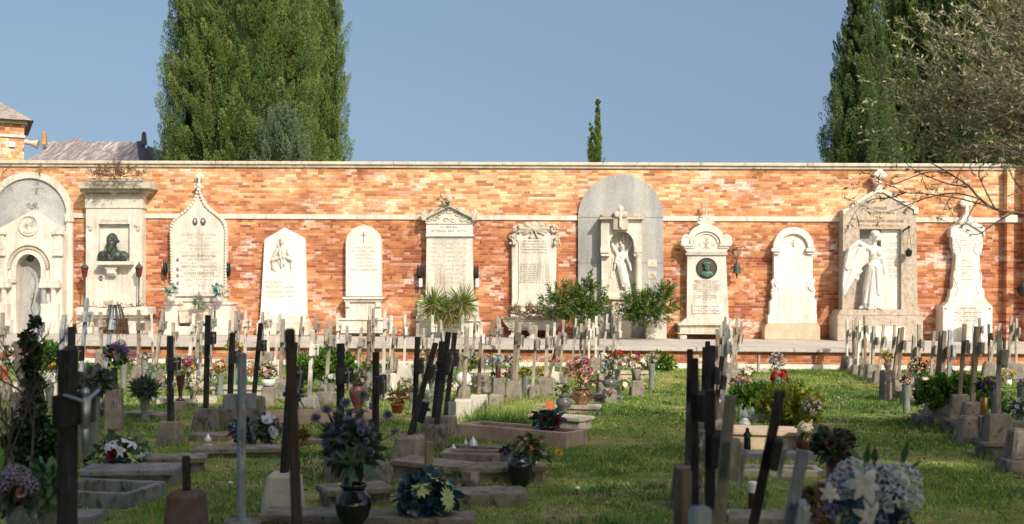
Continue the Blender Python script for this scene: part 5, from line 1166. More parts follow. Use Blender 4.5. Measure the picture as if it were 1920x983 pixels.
GR = [
 (856, 822, 1062, 841, .62, .16, 'kerb', SLABP, 'long pinkish marble kerbed grave full of tall grass, edge of the middle aisle', None, 0),
 (985, 803, 1087, 811, .62, .16, 'slab', MAROLD, 'pale slab grave beyond the burgundy peonies', None, 0),
 (1000, 774, 1124, 777, .6, .10, 'slab', MAROLD, 'low slab grave carrying the round brown vase', None, 0),
 (1062, 752, 1166, 754, .55, .10, 'slab', SLABG, 'dark grey slab grave carrying the dark grey vase with pink and white flowers', None, 0),
 (1128, 729, 1212, 730, .6, .11, 'slab', SLABP, 'low brownish slab grave at the aisle under the grey marble arch', None, 0),
 (1120, 709, 1229, 710, .7, .12, 'slab', MAROLD, 'pale slab grave next to the walk at the far end of the left field', None, 0),
 (846, 952, 990, 950, .55, .10, 'flat', KERB, 'broken dark stone slabs in front of the tall black vase', None, 0),
 (800, 912, 1026, 906, .60, .14, 'slab', KERB, 'long dark mossy slab grave behind the tall black vase', None, 0),
 (822, 876, 960, 880, .5, .13, 'kerb', CONC, 'weathered kerbed grave with little glass lights', None, 0),
 (840, 846, 940, 852, .4, .06, 'flat', CONCD, 'dark flat slab just in front of the long pinkish kerb', None, 0),
 (142, 918, 326, 917, .75, .15, 'slab', SLABG, 'grey slab grave carrying the green bouquet with dark red roses', None, 0),
 (70, 947, 238, 955, .85, .11, 'kerb', SLABG, 'low pale grey kerb around an empty grassy grave, lower left', None, 0),
 (30, 985, 172, 987, .5, .06, 'flat', SLABG, 'polished grey slab at the lower left corner', None, 0),
 (200, 893, 385, 889, .6, .14, 'slab', KERB, 'dark mossy slab grave left of the slate blue cross', None, 0),
 (360, 862, 530, 858, .55, .09, 'slab', KERB, 'slab grave with pink flowers and a glass light behind the slate blue cross', None, 0),
 (352, 828, 425, 829, .5, .07, 'flat', CONC, 'low step stone in front of a dark cross', None, 0),
 (480, 1003, 885, 1012, .55, .13, 'slab', KERB, 'long dark grave with pale edge along the bottom of the picture', CONC, 0),
 (612, 955, 742, 946, .6, .13, 'slab', KERB, 'dark slab grave behind the black round vase', None, 0),
 (727, 900, 860, 912, .6, .17, 'slab', KERB, 'tilting slab grave under the leaning dark cross', CONC, .02),
 (500, 797, 705, 792, .8, .12, 'kerb', SLABP, 'reddish kerbed grave with the red granite vase', None, 0),
 (560, 832, 606, 832, .4, .04, 'flat', CONC, 'small flat stone in the grass left of the black vase bouquet', None, 0),
 (393, 740, 541, 743, .75, .12, 'slab', MAROLD, 'pale slab grave with the white bowl of pink lilies', None, 0),
 (293, 758, 407, 756, .7, .07, 'flat', MAROLD, 'flat pale slab carrying the brown cone vase', None, 0),
 (222, 782, 295, 788, .6, .06, 'flat', CONC, 'small flat grey slab in the grass at left', None, 0),
 (700, 750, 775, 747, .5, .08, 'flat', MAROLD, 'flat slab beside the terracotta pot', None, 0),
 (795, 732, 898, 733, .75, .09, 'kerb', MARB, 'white kerbed grave with the globe vase of yellow roses', None, 0),
 (880, 708, 976, 706, .7, .12, 'slab', MAROLD, 'pale slab grave with blue and white roses', None, 0),
 (940, 777, 1010, 786, .5, .10, 'kerb', MAROLD, 'small weathered kerb with dry straw in the left field', None, 0),
 (1356, 841, 1500, 846, .95, .19, 'slab', BEIGE, 'beige stone grave with green hedge and glass lights in the middle row', None, 0),
 (1350, 861, 1541, 864, .45, .06, 'flat', stone('blue_slab', (.13, .14, .16), (.19, .20, .22), (.25, .26, .28), 5, .35, .002), 'blue grey polished slab in the middle row', None, 0),
 (1372, 894, 1548, 896, .5, .06, 'kerb', MAROLD, 'low pale kerb in the grass behind the near leaning cross', None, 0),
 (1340, 990, 1530, 994, .6, .07, 'flat', CONC, 'cracked flat slab at the bottom edge in the middle row', None, 0),
 (1385, 723, 1482, 722, .6, .10, 'slab', KERB, 'low brown grey slab grave with bright red roses', None, 0),
 (1382, 699, 1442, 699, .4, .06, 'kerb', MAROLD, 'small pale kerb at the far end of the middle row', None, 0),
 (1750, 800, 1862, 796, .6, .12, 'kerb', CONC, 'kerbed grave with ivy in the right row', None, 0),
 (1846, 830, 1975, 834, .6, .22, 'slab', KERB, 'stepped dark slab grave cut by the right edge', None, 0),
 (1690, 748, 1790, 746, .7, .12, 'kerb', CONC, 'kerbed grave behind the square base stones in the right row', None, 0),
 (1650, 722, 1745, 720, .7, .11, 'slab', MAROLD, 'pale slab grave with pink flowers in the right row', None, 0),
 (1612, 704, 1690, 703, .6, .10, 'kerb', MAROLD, 'far kerbed grave with a small round pot in the right row', None, 0),
 (1888, 718, 1960, 716, .7, .10, 'slab', SLABG, 'grey slab grave at the right edge near the wall', None, 0),
 (236, 727, 330, 725, .7, .10, 'kerb', CONC, 'kerbed grave around blue green flowers in the far left rows', None, 0),
 (60, 752, 130, 752, .6, .10, 'slab', MAROLD, 'pale slab grave with white lilies at far left', None, 0),
 (0, 735, 60, 735, .6, .12, 'slab', MAROLD, 'pale slab grave with red and white flowers at the left edge', None, 0),
 (550, 700, 640, 699, .6, .09, 'slab', MAROLD, 'pale slab grave beyond the green shrub', None, 0),
 (700, 712, 790, 711, .6, .11, 'slab', CONC, 'grey slab grave under the round topped white tombstone', None, 0),
 (410, 700, 480, 700, .6, .10, 'slab', MAROLD, 'pale slab grave in the far rows left of the praying figure tombstone', None, 0),
]
for a in GR: grave(*a)
A_ = G(892, 812); B_ = G(1005, 824)
pts_ = [tuple(A_.lerp(B_, rnd.random())+Vector((0, rnd.uniform(.08, .36), 0))) for i in range(34)]
tag(tuft('long_grass', pts_, 40, .33, .06, lean=.75, w=.007, tone=(.0, .45)), kind='stuff')
pts_ = [tuple(G(rnd.uniform(900, 1000), rnd.uniform(775, 800))) for i in range(12)]
tag(tuft('long_grass', pts_, 120, .24, .12, lean=.5, w=.009, tone=(.3, 1)), kind='stuff')
pts_ = []
for c_ in CR:
    p = G(c_[2], c_[4])
    if c_[4] < 980: pts_ += [(p.x+rnd.uniform(-.2, .2), p.y-rnd.uniform(.08, .2), 0) for _ in range(2)]
tag(tuft('grass_tufts', pts_, 45, .11, .08, lean=.45), kind='stuff')
# ---------------------------------------------------------------- flowers, vases, lights
def gen_bloom(kind, seed=0):
    r_ = random.Random(seed); V = []; Fc = []
    def petal(base, d, up, L, Wd, curl, segs=3):
        n0 = len(V); side = d.cross(up).normalized()
        for k in range(segs+1):
            t = k/segs; w = Wd*math.sin(PI*min(1, .18+t*.78))*.5 + Wd*.06
            c = base + d*L*t*math.cos(curl*t) + up*L*t*math.sin(curl*t)
            V.append(c - side*w + up*w*.25); V.append(c + side*w + up*w*.25)
        for k in range(segs): a = n0+2*k; Fc.append((a, a+1, a+3, a+2))
    Z = Vector((0, 0, 1))
    if kind == 'rose':
        for ring, (n, tilt, L, w, r0) in enumerate(((6, .25, 1.0, .95, .12), (5, .75, .9, .8, .10), (5, 1.1, .75, .62, .06), (4, 1.35, .6, .45, .02))):
            for i in range(n):
                a = 2*PI*(i+ring*.37)/n + r_.uniform(-.1, .1); h = Vector((math.cos(a), math.sin(a), 0))
                d = (h*math.cos(tilt) + Z*math.sin(tilt)).normalized(); up = (Z*math.cos(tilt) - h*math.sin(tilt)).normalized()
                petal(h*r0 + Z*(-.25+.05*ring), d, up, L*r_.uniform(.85, 1.1), w, .5 if ring < 1 else .35)
    elif kind == 'daisy':
        for i in range(13):
            a = 2*PI*i/13 + r_.uniform(-.06, .06); h = Vector((math.cos(a), math.sin(a), 0)); d = (h + Z*.12).normalized()
            petal(h*.15, d, (Z-h*.12).normalized(), r_.uniform(.85, 1.0), .36, -.12, 2)
        n0 = len(V)
        for i in range(8): a = 2*PI*i/8; V.append(Vector((.22*math.cos(a), .22*math.sin(a), .10)))
        V.append(Vector((0, 0, .2)))
        for i in range(8): Fc.append((n0+i, n0+(i+1) % 8, n0+8))
    elif kind == 'ball':
        for i in range(70):
            z = 1-1.55*(i+.5)/70; a = i*2.39996; r = math.sqrt(max(0, 1-z*z)); h = Vector((r*math.cos(a), r*math.sin(a), z))
            t = h.orthogonal().normalized(); t = (Matrix.Rotation(r_.uniform(0, 6.28), 3, h) @ t)
            petal(h*.72, (h*.8+t*.55).normalized(), (t*.6 - h*.3).normalized().cross(h).cross(h) * -1 if False else h.cross(t.cross(h)).normalized(), .42, .34, .3, 2)
    elif kind == 'hyd':
        for i in range(46):
            z = 1-1.6*(i+.5)/46; a = i*2.39996; r = math.sqrt(max(0, 1-z*z)); h = Vector((r*math.cos(a), r*math.sin(a), z)); t = h.orthogonal().normalized()
            for q in range(4):
                d = Matrix.Rotation(q*PI/2+i, 3, h) @ t; petal(h*.86+h*r_.uniform(0, .12), (d+h*.25).normalized(), h, .27, .26, .1, 1)
    elif kind == 'mum':
        for ring in range(4):
            n = (17, 14, 11, 7)[ring]; tilt = (.0, .38, .75, 1.15)[ring]
            for i in range(n):
                a = 2*PI*(i+ring*.4)/n; h = Vector((math.cos(a), math.sin(a), 0)); d = (h*math.cos(tilt)+Z*math.sin(tilt)); petal(h*.08, d.normalized(), (Z*math.cos(tilt)-h*math.sin(tilt)).normalized(), (1, .85, .68, .5)[ring]*r_.uniform(.9, 1.08), .22, .28, 2)
    elif kind == 'lily':
        for i in range(6):
            a = 2*PI*i/6; h = Vector((math.cos(a), math.sin(a), 0)); d = (h*.75+Z*.66).normalized(); petal(h*.04-Z*.35, d, (Z*.75-h*.66).normalized(), 1.2*r_.uniform(.85, 1.1), .62 if i % 2 else .48, -1.05*r_.uniform(.7, 1.2), 7)
        for i in range(5):
            a = 2*PI*i/5; n0 = len(V); d = Vector((math.cos(a)*.2, math.sin(a)*.2, .6)); s = Vector((.012, .012, 0)); V.extend([Vector((0, 0, -.2))-s, Vector((0, 0, -.2))+s, d+s, d-s]); Fc.append((n0, n0+1, n0+2, n0+3))
    me = bpy.data.meshes.new('bloom'); me.from_pydata(V, [], Fc); me.update(); me.polygons.foreach_set('use_smooth', [True]*len(me.polygons)); return me
def petalmat(name, c1, c2):
    if name in _mc: return _mc[name]
    m, nt, b = newmat(name); tc = nt.nodes.new('ShaderNodeTexCoord')
    n_ = noise(nt, tc.outputs['Object'], 3.0, 3, .6)
    col = ramp(nt, n_, [(.35, c1), (.65, c2)])
    nt.links.new(col, b.inputs['Base Color']); b.inputs['Roughness'].default_value = .6; b.inputs['Specular IOR Level'].default_value = .2
    t = nt.nodes.new('ShaderNodeBsdfTranslucent'); nt.links.new(col, t.inputs[0]); s = nt.nodes.new('ShaderNodeMixShader'); s.inputs[0].default_value = .25
    nt.links.new(b.outputs[0], s.inputs[1]); nt.links.new(t.outputs[0], s.inputs[2]); nt.links.new(s.outputs[0], nt.nodes['Material Output'].inputs[0])
    _mc[name] = m; return m
PC = dict(white=((.62, .60, .54), (.78, .76, .70)), cream=((.62, .52, .38), (.76, .68, .54)), red=((.42, .02, .02), (.62, .05, .04)), coral=((.60, .12, .09), (.70, .28, .22)), pink=((.55, .20, .22), (.70, .45, .42)), dusty=((.52, .20, .22), (.72, .52, .46)),
          magenta=((.45, .03, .17), (.60, .10, .30)), purple=((.12, .04, .26), (.24, .10, .40)), mauve=((.26, .20, .30), (.42, .34, .44)), lilac=((.15, .16, .36), (.34, .33, .58)), burgundy=((.10, .008, .02), (.22, .02, .045)), yellow=((.62, .40, .03), (.75, .58, .10)),
          orange=((.65, .20, .02), (.75, .38, .04)), peach=((.62, .36, .24), (.74, .55, .42)), blue=((.20, .28, .52), (.42, .50, .68)), grey=((.16, .16, .155), (.28, .28, .27)), greyblue=((.12, .14, .20), (.22, .24, .31)), lime=((.42, .52, .14), (.60, .66, .34)),
          brown=((.16, .07, .045), (.34, .19, .14)), darkrose=((.06, .035, .04), (.13, .09, .10)), icy=((.50, .54, .60), (.74, .77, .80)), navy=((.03, .03, .09), (.08, .07, .17)), teal=((.02, .16, .17), (.04, .26, .26)))
_bm = {}
def bloom_mesh(kind, colr, v):
    k = (kind, colr, v)
    if k not in _bm:
        me = gen_bloom(kind, v); me.materials.append(petalmat('petal_'+colr, *PC[colr])); _bm[k] = me
    return _bm[k]
GL = leafmat('bouquet_leaf', [(0, (.02, .055, .018)), (.5, (.05, .11, .03)), (.85, (.11, .19, .05)), (1, (.25, .25, .08))], .45, .25)
GLS = leafmat('silk_leaf', [(0, (.03, .08, .04)), (.5, (.07, .15, .08)), (1, (.14, .24, .12))], .5, .2)
GLD = leafmat('dusky_leaf', [(0, (.02, .035, .028)), (.6, (.05, .08, .055)), (1, (.10, .13, .09))], .5, .2)
GLB = leafmat('teal_leaf', [(0, (.008, .035, .055)), (.6, (.02, .08, .12)), (1, (.05, .14, .18))], .35, .1, .5)
GLY = leafmat('yellow_green_leaf', [(0, (.12, .16, .02)), (.5, (.28, .30, .04)), (1, (.45, .42, .09))], .5, .35)
GLG = leafmat('grey_green_leaf', [(0, (.10, .13, .10)), (.6, (.26, .30, .22)), (1, (.45, .48, .38))], .6, .2)
GLO = leafmat('autumn_leaf', [(0, (.05, .09, .02)), (.45, (.22, .12, .03)), (1, (.42, .22, .07))], .5, .3)
def pos_of(px, yg, z=0.0, dd=0.0):
    g = G(px, yg, z); return g if not dd else AT(px, yg, g.y+dd)
def bouquet(lab, px, y0, y1, w, d, blooms, leaf=GL, size=4.5, leaves=130, lsz=.075, lw=.028, cat='bouquet', droop=.3, group='flower bouquets on the graves', dens=None, stem=True):
    """fills the photo box: columns px-w/2..px+w/2, rows y0..y1, at distance d. blooms: list (kind, colour, count, size px)"""
    s = F/d; c = AT(px, (y0+y1)/2, d); rx = w/2/s; rz = (y1-y0)/2/s; base = AT(px, y1, d)
    r = empty('bouquet', lab, cat, tuple(base), group); o = tuple(base)
    n = int(leaves); u = npr.normal(size=(n, 3)); u /= np.linalg.norm(u, axis=1)[:, None]
    rad = npr.uniform(.2, .78, n)[:, None]
    P = np.array(c) + u*rad*np.array([rx, rx, rz]); D = u*np.array([1, 1, .8]) + np.array([0, 0, .25]) + npr.normal(size=(n, 3))*.5
    if d < 13.5 and lw > .024: leaves6('foliage', P, D, npr.uniform(.6, 1.25, n)*lsz, lw*npr.uniform(.75, 1.3, n), leaf, r, off=o)
    else: blades('foliage', P, D, npr.uniform(.6, 1.3, n)*lsz, lw*npr.uniform(.7, 1.3, n), leaf, r, tone=npr.random(n), off=o)
    if stem:
        m = MB()
        for i in range(9):
            a = npr.normal(size=3); a[2] = abs(a[2]); a /= np.linalg.norm(a); e_ = Vector(c) + Vector((a[0]*rx*.8, a[1]*rx*.8, a[2]*rz*.7)); b_ = Vector(base)+Vector((a[0]*rx*.12, a[1]*rx*.12, 0))
            m.tube([b_, (b_+e_)/2+Vector((0, 0, rz*.1)), e_], .0035, 4)
        m.build('stems', GREEN_STEM, r, o)
    tot = sum(b[2] for b in blooms); i = 0; order = []
    for b in blooms: order += [b]*b[2]
    rnd.shuffle(order)
    for (kind, colr, _, sz) in order:
        # sunflower spread over the visible dome
        z = 1 - 1.35*(i+.5)/tot; a = i*2.39996+rnd.uniform(-.3, .3); q = math.sqrt(max(0, 1-z*z)); i += 1
        h = Vector((q*math.cos(a), q*math.sin(a), z)); p = Vector(c) + Vector((h.x*rx*.86, h.y*rx*.86, h.z*rz*.84))*rnd.uniform(.85, 1.04)
        k = sz/2/s*rnd.uniform(.8, 1.2); nrm = (h*Vector((1, 1, .8)) if 0 else Vector((h.x, h.y, h.z*.8+.25))).normalized()
        bo = bpy.data.objects.new('bloom', bloom_mesh(kind, colr, rnd.randrange(3))); COL.objects.link(bo); bo.parent = r
        qn = nrm.to_track_quat('Z', 'Y') @ Euler((rnd.uniform(-.25, .25), rnd.uniform(-.25, .25), rnd.uniform(0, 6))).to_quaternion()
        bo.rotation_mode = 'QUATERNION'; bo.rotation_quaternion = qn; bo.location = p - Vector(o); bo.scale = (k, k, k*rnd.uniform(.8, 1))
    return r
GREEN_STEM = plain('stem_green', (.05, .09, .03), .6)
def vase(lab, px, ytop, ybot, w, d, prof, mat, name='vase', cat='vase', n=20, tilt=0, handles=False):
    s = F/d; b = AT(px, ybot, d); H = (ybot-ytop)/s; R = w/2/s
    r = empty(name, lab, cat, tuple(b), 'flower vases and pots on the graves')
    M = Matrix.Rotation(tilt, 4, 'Y')
    P = [(q*R, t*H) for q, t in prof]
    P2 = P + [(P[-1][0]*.86, P[-1][1]), (P[-1][0]*.8, P[-1][1]-H*.12)]
    q = MB().lathe(tuple(b), P2, n, M).build('vase_body', mat, r, tuple(b), smooth=False)
    for p in q.data.polygons: p.use_smooth = len(p.vertices) == 4
    if handles:
        MB().lathe(tuple(b), [(R*.62, 0), (R*.64, H*.05)], n, M).build('foot_ring', mat, r, tuple(b))
    return r
AMPH = [(.45, 0), (.5, .03), (.42, .07), (.62, .22), (.92, .48), (1, .64), (.93, .76), (.62, .86), (.55, .91), (.72, .97), (.75, 1)]
ROUND = [(.5, 0), (.55, .04), (.48, .08), (.85, .3), (1, .52), (.9, .72), (.62, .84), (.6, .9), (.78, .96), (.78, 1)]
TALL = [(.42, 0), (.5, .02), (.5, .04), (.72, .2), (.95, .5), (1, .72), (.88, .86), (.6, .92), (.66, .97), (.72, 1)]
CONE = [(.85, 0), (.9, .04), (.42, .1), (.36, .2), (.5, .4), (.72, .7), (.95, .97), (1, 1)]
POT = [(.68, 0), (.72, .02), (.92, .78), (1, .79), (1, .98), (.97, 1)]
CYL = [(.95, 0), (1, .02), (1, .97), (.96, 1)]
BLKG = plain('black_granite_gloss', (.012, .012, .016), .12, 0, .5, 90, .6); REDGR = stone('red_granite', (.20, .06, .045), (.30, .11, .085), (.38, .17, .13), 22, .25, .0, (.06, .03, .03), .60)
GRYG = stone('grey_granite_gloss', (.06, .06, .06), (.11, .11, .11), (.17, .17, .165), 22, .25, .0, (.25, .25, .25), .66)
TERR = plain('terracotta', (.46, .13, .05), .8); BRNV = stone('brown_onyx', (.10, .05, .02), (.22, .13, .05), (.32, .21, .09), 8, .25, .0); WHV = plain('white_ceramic', (.72, .70, .66), .4, 0, .08)
BRASS = plain('brass', (.45, .28, .10), .3, .9); DBRN = plain('dark_brown_vase', (.09, .035, .025), .35); STV = ISTR; GRNY = plain('grey_green_pot', (.16, .18, .15), .6)
BG = AT
def D_(px, yg, z=0.0): return G(px, yg, z).y
# far left
bouquet('red and white roses at the left edge in front of the arched tomb', 24, 643, 692, 44, 17, [('rose', 'white', 7, 14), ('rose', 'coral', 4, 15)], leaves=160, lsz=.07)
vase('small orange pot under the red and white roses at the left edge', 8, 688, 712, 14, 17, POT, TERR, cat='pot')
bouquet('small white flowers and green leaves right of the ivy covered cross', 93, 695, 730, 42, 16, [('lily', 'white', 9, 13)], GLG, leaves=160)
bouquet('bright orange and red zinnias in front of the left part of the walk', 103, 679, 697, 22, 17.5, [('rose', 'orange', 4, 9), ('rose', 'red', 2, 9), ('rose', 'yellow', 2, 8)], leaves=40, lsz=.05)
bouquet('big grey mauve chrysanthemums on a stone column, left in the shade', 176, 686, 748, 72, 11.4, [('mum', 'grey', 8, 24), ('mum', 'greyblue', 4, 22)], GLD, leaves=150, lsz=.12, lw=.06)
vase('round stone column holding grey chrysanthemums', 157, 750, 810, 27, 13.0, CYL, CONC, 'flower_column', 'column', 14)
bouquet('mauve and violet hydrangeas under hanging dry palm leaves', 219, 640, 692, 52, 13.5, [('hyd', 'mauve', 5, 22), ('hyd', 'purple', 3, 15), ('hyd', 'lilac', 2, 14), ('rose', 'coral', 2, 8)], GL, leaves=120, lsz=.09, lw=.04)
vase('narrow dark green tube under the mauve hydrangeas', 214, 690, 728, 12, 13.5, CYL, IRONG)
bouquet('silvery white dusty miller leaves low in the grass at left', 198, 752, 786, 56, 13.7, [], GLG, leaves=420, lsz=.07, lw=.022, cat='plant', stem=False, group='low plants on the graves')
bouquet('pale blue green succulent leaves behind the brown cone vase', 287, 684, 702, 30, 17, [], GLG, leaves=160, lsz=.06, cat='plant', stem=False, group='low plants on the graves')
bouquet('pink and lilac wild asters by the walk behind the wreath cross', 271, 663, 674, 26, 19, [('daisy', 'pink', 7, 6), ('daisy', 'mauve', 5, 6)], GL, leaves=60, lsz=.06)
bouquet('dark green grass bush with grey blue leaves between left crosses', 272, 706, 752, 62, 14.5, [], GLD, leaves=700, lsz=.10, lw=.02, cat='plant', stem=False, group='low plants on the graves')
bouquet('magenta and cream orchids in the brown cone vase', 348, 668, 712, 48, 15.6, [('rose', 'magenta', 5, 12), ('lily', 'cream', 11, 13), ('lily', 'yellow', 3, 12), ('rose', 'pink', 3, 10)], GL, leaves=70)
vase('brown cone shaped vase with a round foot', 338, 705, 751, 18, 15.6, CONE, DBRN)
bouquet('large spilling heap of cream flowers right of the cone vase', 362, 697, 747, 52, 16.2, [('lily', 'cream', 20, 12), ('rose', 'cream', 5, 11)], GLG, leaves=190, lsz=.07)
bouquet('cream and pink faded flowers left of the cone vase', 314, 700, 744, 34, 16.4, [('rose', 'cream', 10, 11), ('rose', 'dusty', 3, 12)], GLG, leaves=110)
bouquet('salmon pink gladioli with yellow green leaves behind a dark cross', 413, 674, 704, 34, 18, [('lily', 'peach', 8, 11), ('rose', 'coral', 4, 9)], GLY, leaves=120)
bouquet('yellow roses hanging in the far rows under the ogee topped tomb', 438, 639, 665, 36, 18.8, [('rose', 'yellow', 7, 9), ('rose', 'peach', 5, 9)], GL, leaves=120)
bouquet('pale pink lilies in a low white bowl', 503, 679, 713, 40, 16.6, [('lily', 'pink', 8, 11), ('lily', 'cream', 5, 10), ('rose', 'pink', 3, 9)], GL, leaves=160)
vase('low white green bowl under the pale pink lilies', 503, 711, 725, 27, 16.6, [(.5, 0), (.8, .2), (1, .6), (.95, 1)], WHV)
bouquet('dusky rose stems silhouetted between the brown board and white cross', 550, 719, 758, 40, 8.8, [('rose', 'greyblue', 6, 15)], GLD, leaves=45, lsz=.06)
bouquet('cream roses in the red granite vase', 671, 691, 722, 40, 14.6, [('rose', 'cream', 8, 17), ('rose', 'yellow', 2, 9)], GL, leaves=50)
vase('polished red granite vase with cream roses', 671, 717, 768, 35, 14.6, AMPH, REDGR, handles=True)
bouquet('white flowers with hanging dry leaves right of the red granite vase', 701, 715, 760, 36, 15, [('lily', 'white', 8, 11), ('lily', 'yellow', 2, 9)], GLG, leaves=120)
bouquet('yellow and pink small roses right behind the cream roses', 690, 674, 700, 32, 16.4, [('rose', 'yellow', 5, 9), ('rose', 'pink', 3, 8)], GL, leaves=80)
bouquet('potted plant with reddish and green pointed leaves in terracotta', 748, 728, 760, 42, 14.3, [('rose', 'coral', 3, 6)], GLO, leaves=130, lsz=.09, lw=.025, cat='plant', group='potted plants')
vase('orange terracotta flower pot', 745, 756, 775, 26, 14.3, POT, TERR, 'flower_pot', 'pot')
bouquet('pink and yellow flowers between the two dark leaning crosses', 812, 688, 722, 40, 16.6, [('rose', 'pink', 7, 9), ('lily', 'yellow', 6, 10), ('rose', 'white', 3, 9)], GL, leaves=100)
bouquet('small pink heather tuft left of the dark leaning crosses', 774, 722, 740, 26, 15.8, [('daisy', 'magenta', 8, 5), ('daisy', 'pink', 6, 5)], GL, leaves=60, lsz=.05)
bouquet('green white variegated leaves at the foot of a dark cross', 800, 736, 758, 30, 15, [], GLG, leaves=130, lsz=.08, cat='plant', stem=False, group='low plants on the graves')
bouquet('yellow roses above the white globe vase', 881, 661, 696, 38, 16.9, [('rose', 'yellow', 7, 11), ('rose', 'white', 2, 8)], GL, leaves=120)
vase('white marble globe vase', 869, 697, 724, 30, 16.9, [(.4, 0), (.75, .12), (1, .48), (.82, .82), (.45, .97), (.4, 1)], WHV)
bouquet('blue and white roses in a dark vase', 925, 664, 689, 40, 18.3, [('rose', 'blue', 5, 11), ('rose', 'white', 5, 11)], GLG, leaves=70)
vase('dark slim vase with blue and white roses', 934, 686, 708, 10, 18.3, CYL, DBRN)
bouquet('white and pale green lilies against the brick plinth', 962, 659, 689, 36, 19.6, [('lily', 'white', 8, 10), ('lily', 'lime', 4, 10), ('daisy', 'pink', 4, 6)], GL, leaves=100)
bouquet('single faded pink rose on a slab left of the dark vase', 927, 696, 706, 12, 18.4, [('rose', 'dusty', 2, 9)], GL, leaves=12)
bouquet('red and violet small flowers in front of the pediment tomb', 805, 655, 676, 26, 19.4, [('rose', 'coral', 4, 7), ('rose', 'purple', 3, 7)], GL, leaves=60)
bouquet('large dusty pink and burgundy carnations with brown net', 1087, 666, 728, 62, 15.9, [('rose', 'dusty', 16, 15), ('rose', 'pink', 6, 13), ('rose', 'magenta', 3, 10)], GLO, leaves=110, lsz=.08)
vase('round brown onyx vase with net ribbon', 1091, 727, 758, 42, 15.9, ROUND, BRNV)
vase('round grey granite vase at the aisle edge', 1057, 741, 771, 31, 14.9, ROUND, GRYG)
bouquet('cream faded flowers in the round grey granite vase', 1053, 716, 744, 34, 15.2, [('rose', 'cream', 6, 10), ('rose', 'dusty', 2, 10)], GL, leaves=50)
NET = plain('brown_net', (.22, .13, .10), .8)
r = empty('net_ribbon', 'brown sheer net bow tied round the brown onyx vase', 'ribbon', tuple(AT(1098, 740, 15.6))); o = tuple(r.location)
P = []; 
for i in range(3):
    cx = (1085, 1108, 1120)[i]; m = MB(); pts = [AT(cx+ (10+3*i)*math.cos(a), 731+(12+i*2)*math.sin(a), 15.62+.02*i) for a in np.linspace(0, 5.6, 16)]
    pts2 = [p_+Vector((.0, -.03, .03)) for p_ in pts]; vs = pts+pts2; m.add(vs, [(k, k+1, 17+k, 16+k) for k in range(15)]); m.build('bow_loop', NET, r, o)
bouquet('pink roses and white flowers with green leaves in dark grey vase', 1143, 664, 712, 36, 17.2, [('rose', 'white', 6, 10), ('rose', 'dusty', 4, 11), ('rose', 'coral', 2, 10), ('daisy', 'teal', 3, 8)], GL, leaves=140)
vase('round dark grey granite vase', 1143, 707, 730, 28, 17.2, ROUND, GRYG)
bouquet('white and yellow daisies lying beside the dark grey vase', 1167, 706, 733, 38, 17.4, [('daisy', 'white', 9, 12), ('rose', 'peach', 3, 9), ('daisy', 'teal', 2, 9)], GLY, leaves=70)
bouquet('dusty pink carnations lying on the dark grey slab', 1142, 727, 744, 22, 16.9, [('rose', 'dusty', 4, 9), ('rose', 'mauve', 3, 9)], GL, leaves=10)
bouquet('mixed red white and magenta bouquet at the end of the left field', 1188, 660, 700, 66, 18.6, [('rose', 'white', 13, 10), ('rose', 'magenta', 3, 12), ('lily', 'white', 5, 11)], GLO, leaves=140)
bouquet('bright red carnations left of the mixed bouquet by the walk', 1158, 656, 678, 26, 18.9, [('rose', 'red', 7, 9)], GL, leaves=40)
bouquet('cream orange flowers behind the mixed bouquet near the brick plinth', 1222, 660, 684, 26, 19.6, [('rose', 'cream', 6, 8), ('daisy', 'coral', 5, 7)], GLG, leaves=80)
vase('square grey stone vase under the mixed bouquet', 1193, 692, 713, 16, 18.4, [(1, 0), (1, 1)], CONC, n=4)
vase('white stone flower holder with one yellow bloom behind the carnations', 1131, 662, 700, 12, 18.6, CYL, ISTR, 'flower_column', 'column')
bouquet('burgundy peonies with teal leaves on the pinkish kerb', 1027, 771, 802, 60, 12.6, [('rose', 'burgundy', 12, 19)], leafmat('deep_teal_leaf', [(0, (.01, .05, .05)), (1, (.03, .12, .11))], .4, .2), leaves=90, lsz=.10, lw=.05)
vase('low black bowl with burgundy peonies', 1027, 798, 806, 40, 12.5, [(.7, 0), (1, 1)], BLKG, 'bowl', 'bowl')
bouquet('peach and pink flowers in the tall black vase', 989, 812, 856, 60, 9.9, [('rose', 'peach', 5, 14), ('rose', 'dusty', 4, 14), ('lily', 'coral', 2, 12), ('rose', 'blue', 1, 10)], GL, leaves=80, lsz=.09, lw=.05)
vase('tall glossy black vase with peach flowers', 975, 852, 918, 47, 9.8, TALL, BLKG, handles=True)
bouquet('small purple carnations left of the tall black vase', 951, 838, 858, 30, 10.3, [('rose', 'burgundy', 5, 11), ('rose', 'purple', 3, 10)], GLD, leaves=25)
bouquet('green leaves with a lilac flower behind the tall black vase', 1017, 838, 862, 40, 10.8, [('lily', 'mauve', 3, 11), ('rose', 'yellow', 2, 8)], GL, leaves=70)
vase('low dark oval dish in front of the black vase', 937, 912, 920, 36, 9.2, [(.7, 0), (1, .8), (1, 1)], BLKG, 'bowl', 'bowl')
vase('small square concrete planter left of the tall black vase', 882, 884, 921, 34, 9.6, [(1, 0), (1, 1)], CONC, 'planter', 'planter', n=4)
r = bouquet('large dusky blue grey dried bouquet in the black vase, foreground', 657, 765, 900, 118, 7.6, [('mum', 'greyblue', 13, 27), ('mum', 'lilac', 3, 22), ('mum', 'mauve', 8, 27), ('rose', 'greyblue', 6, 20)], GLD, leaves=380, lsz=.10, lw=.03)
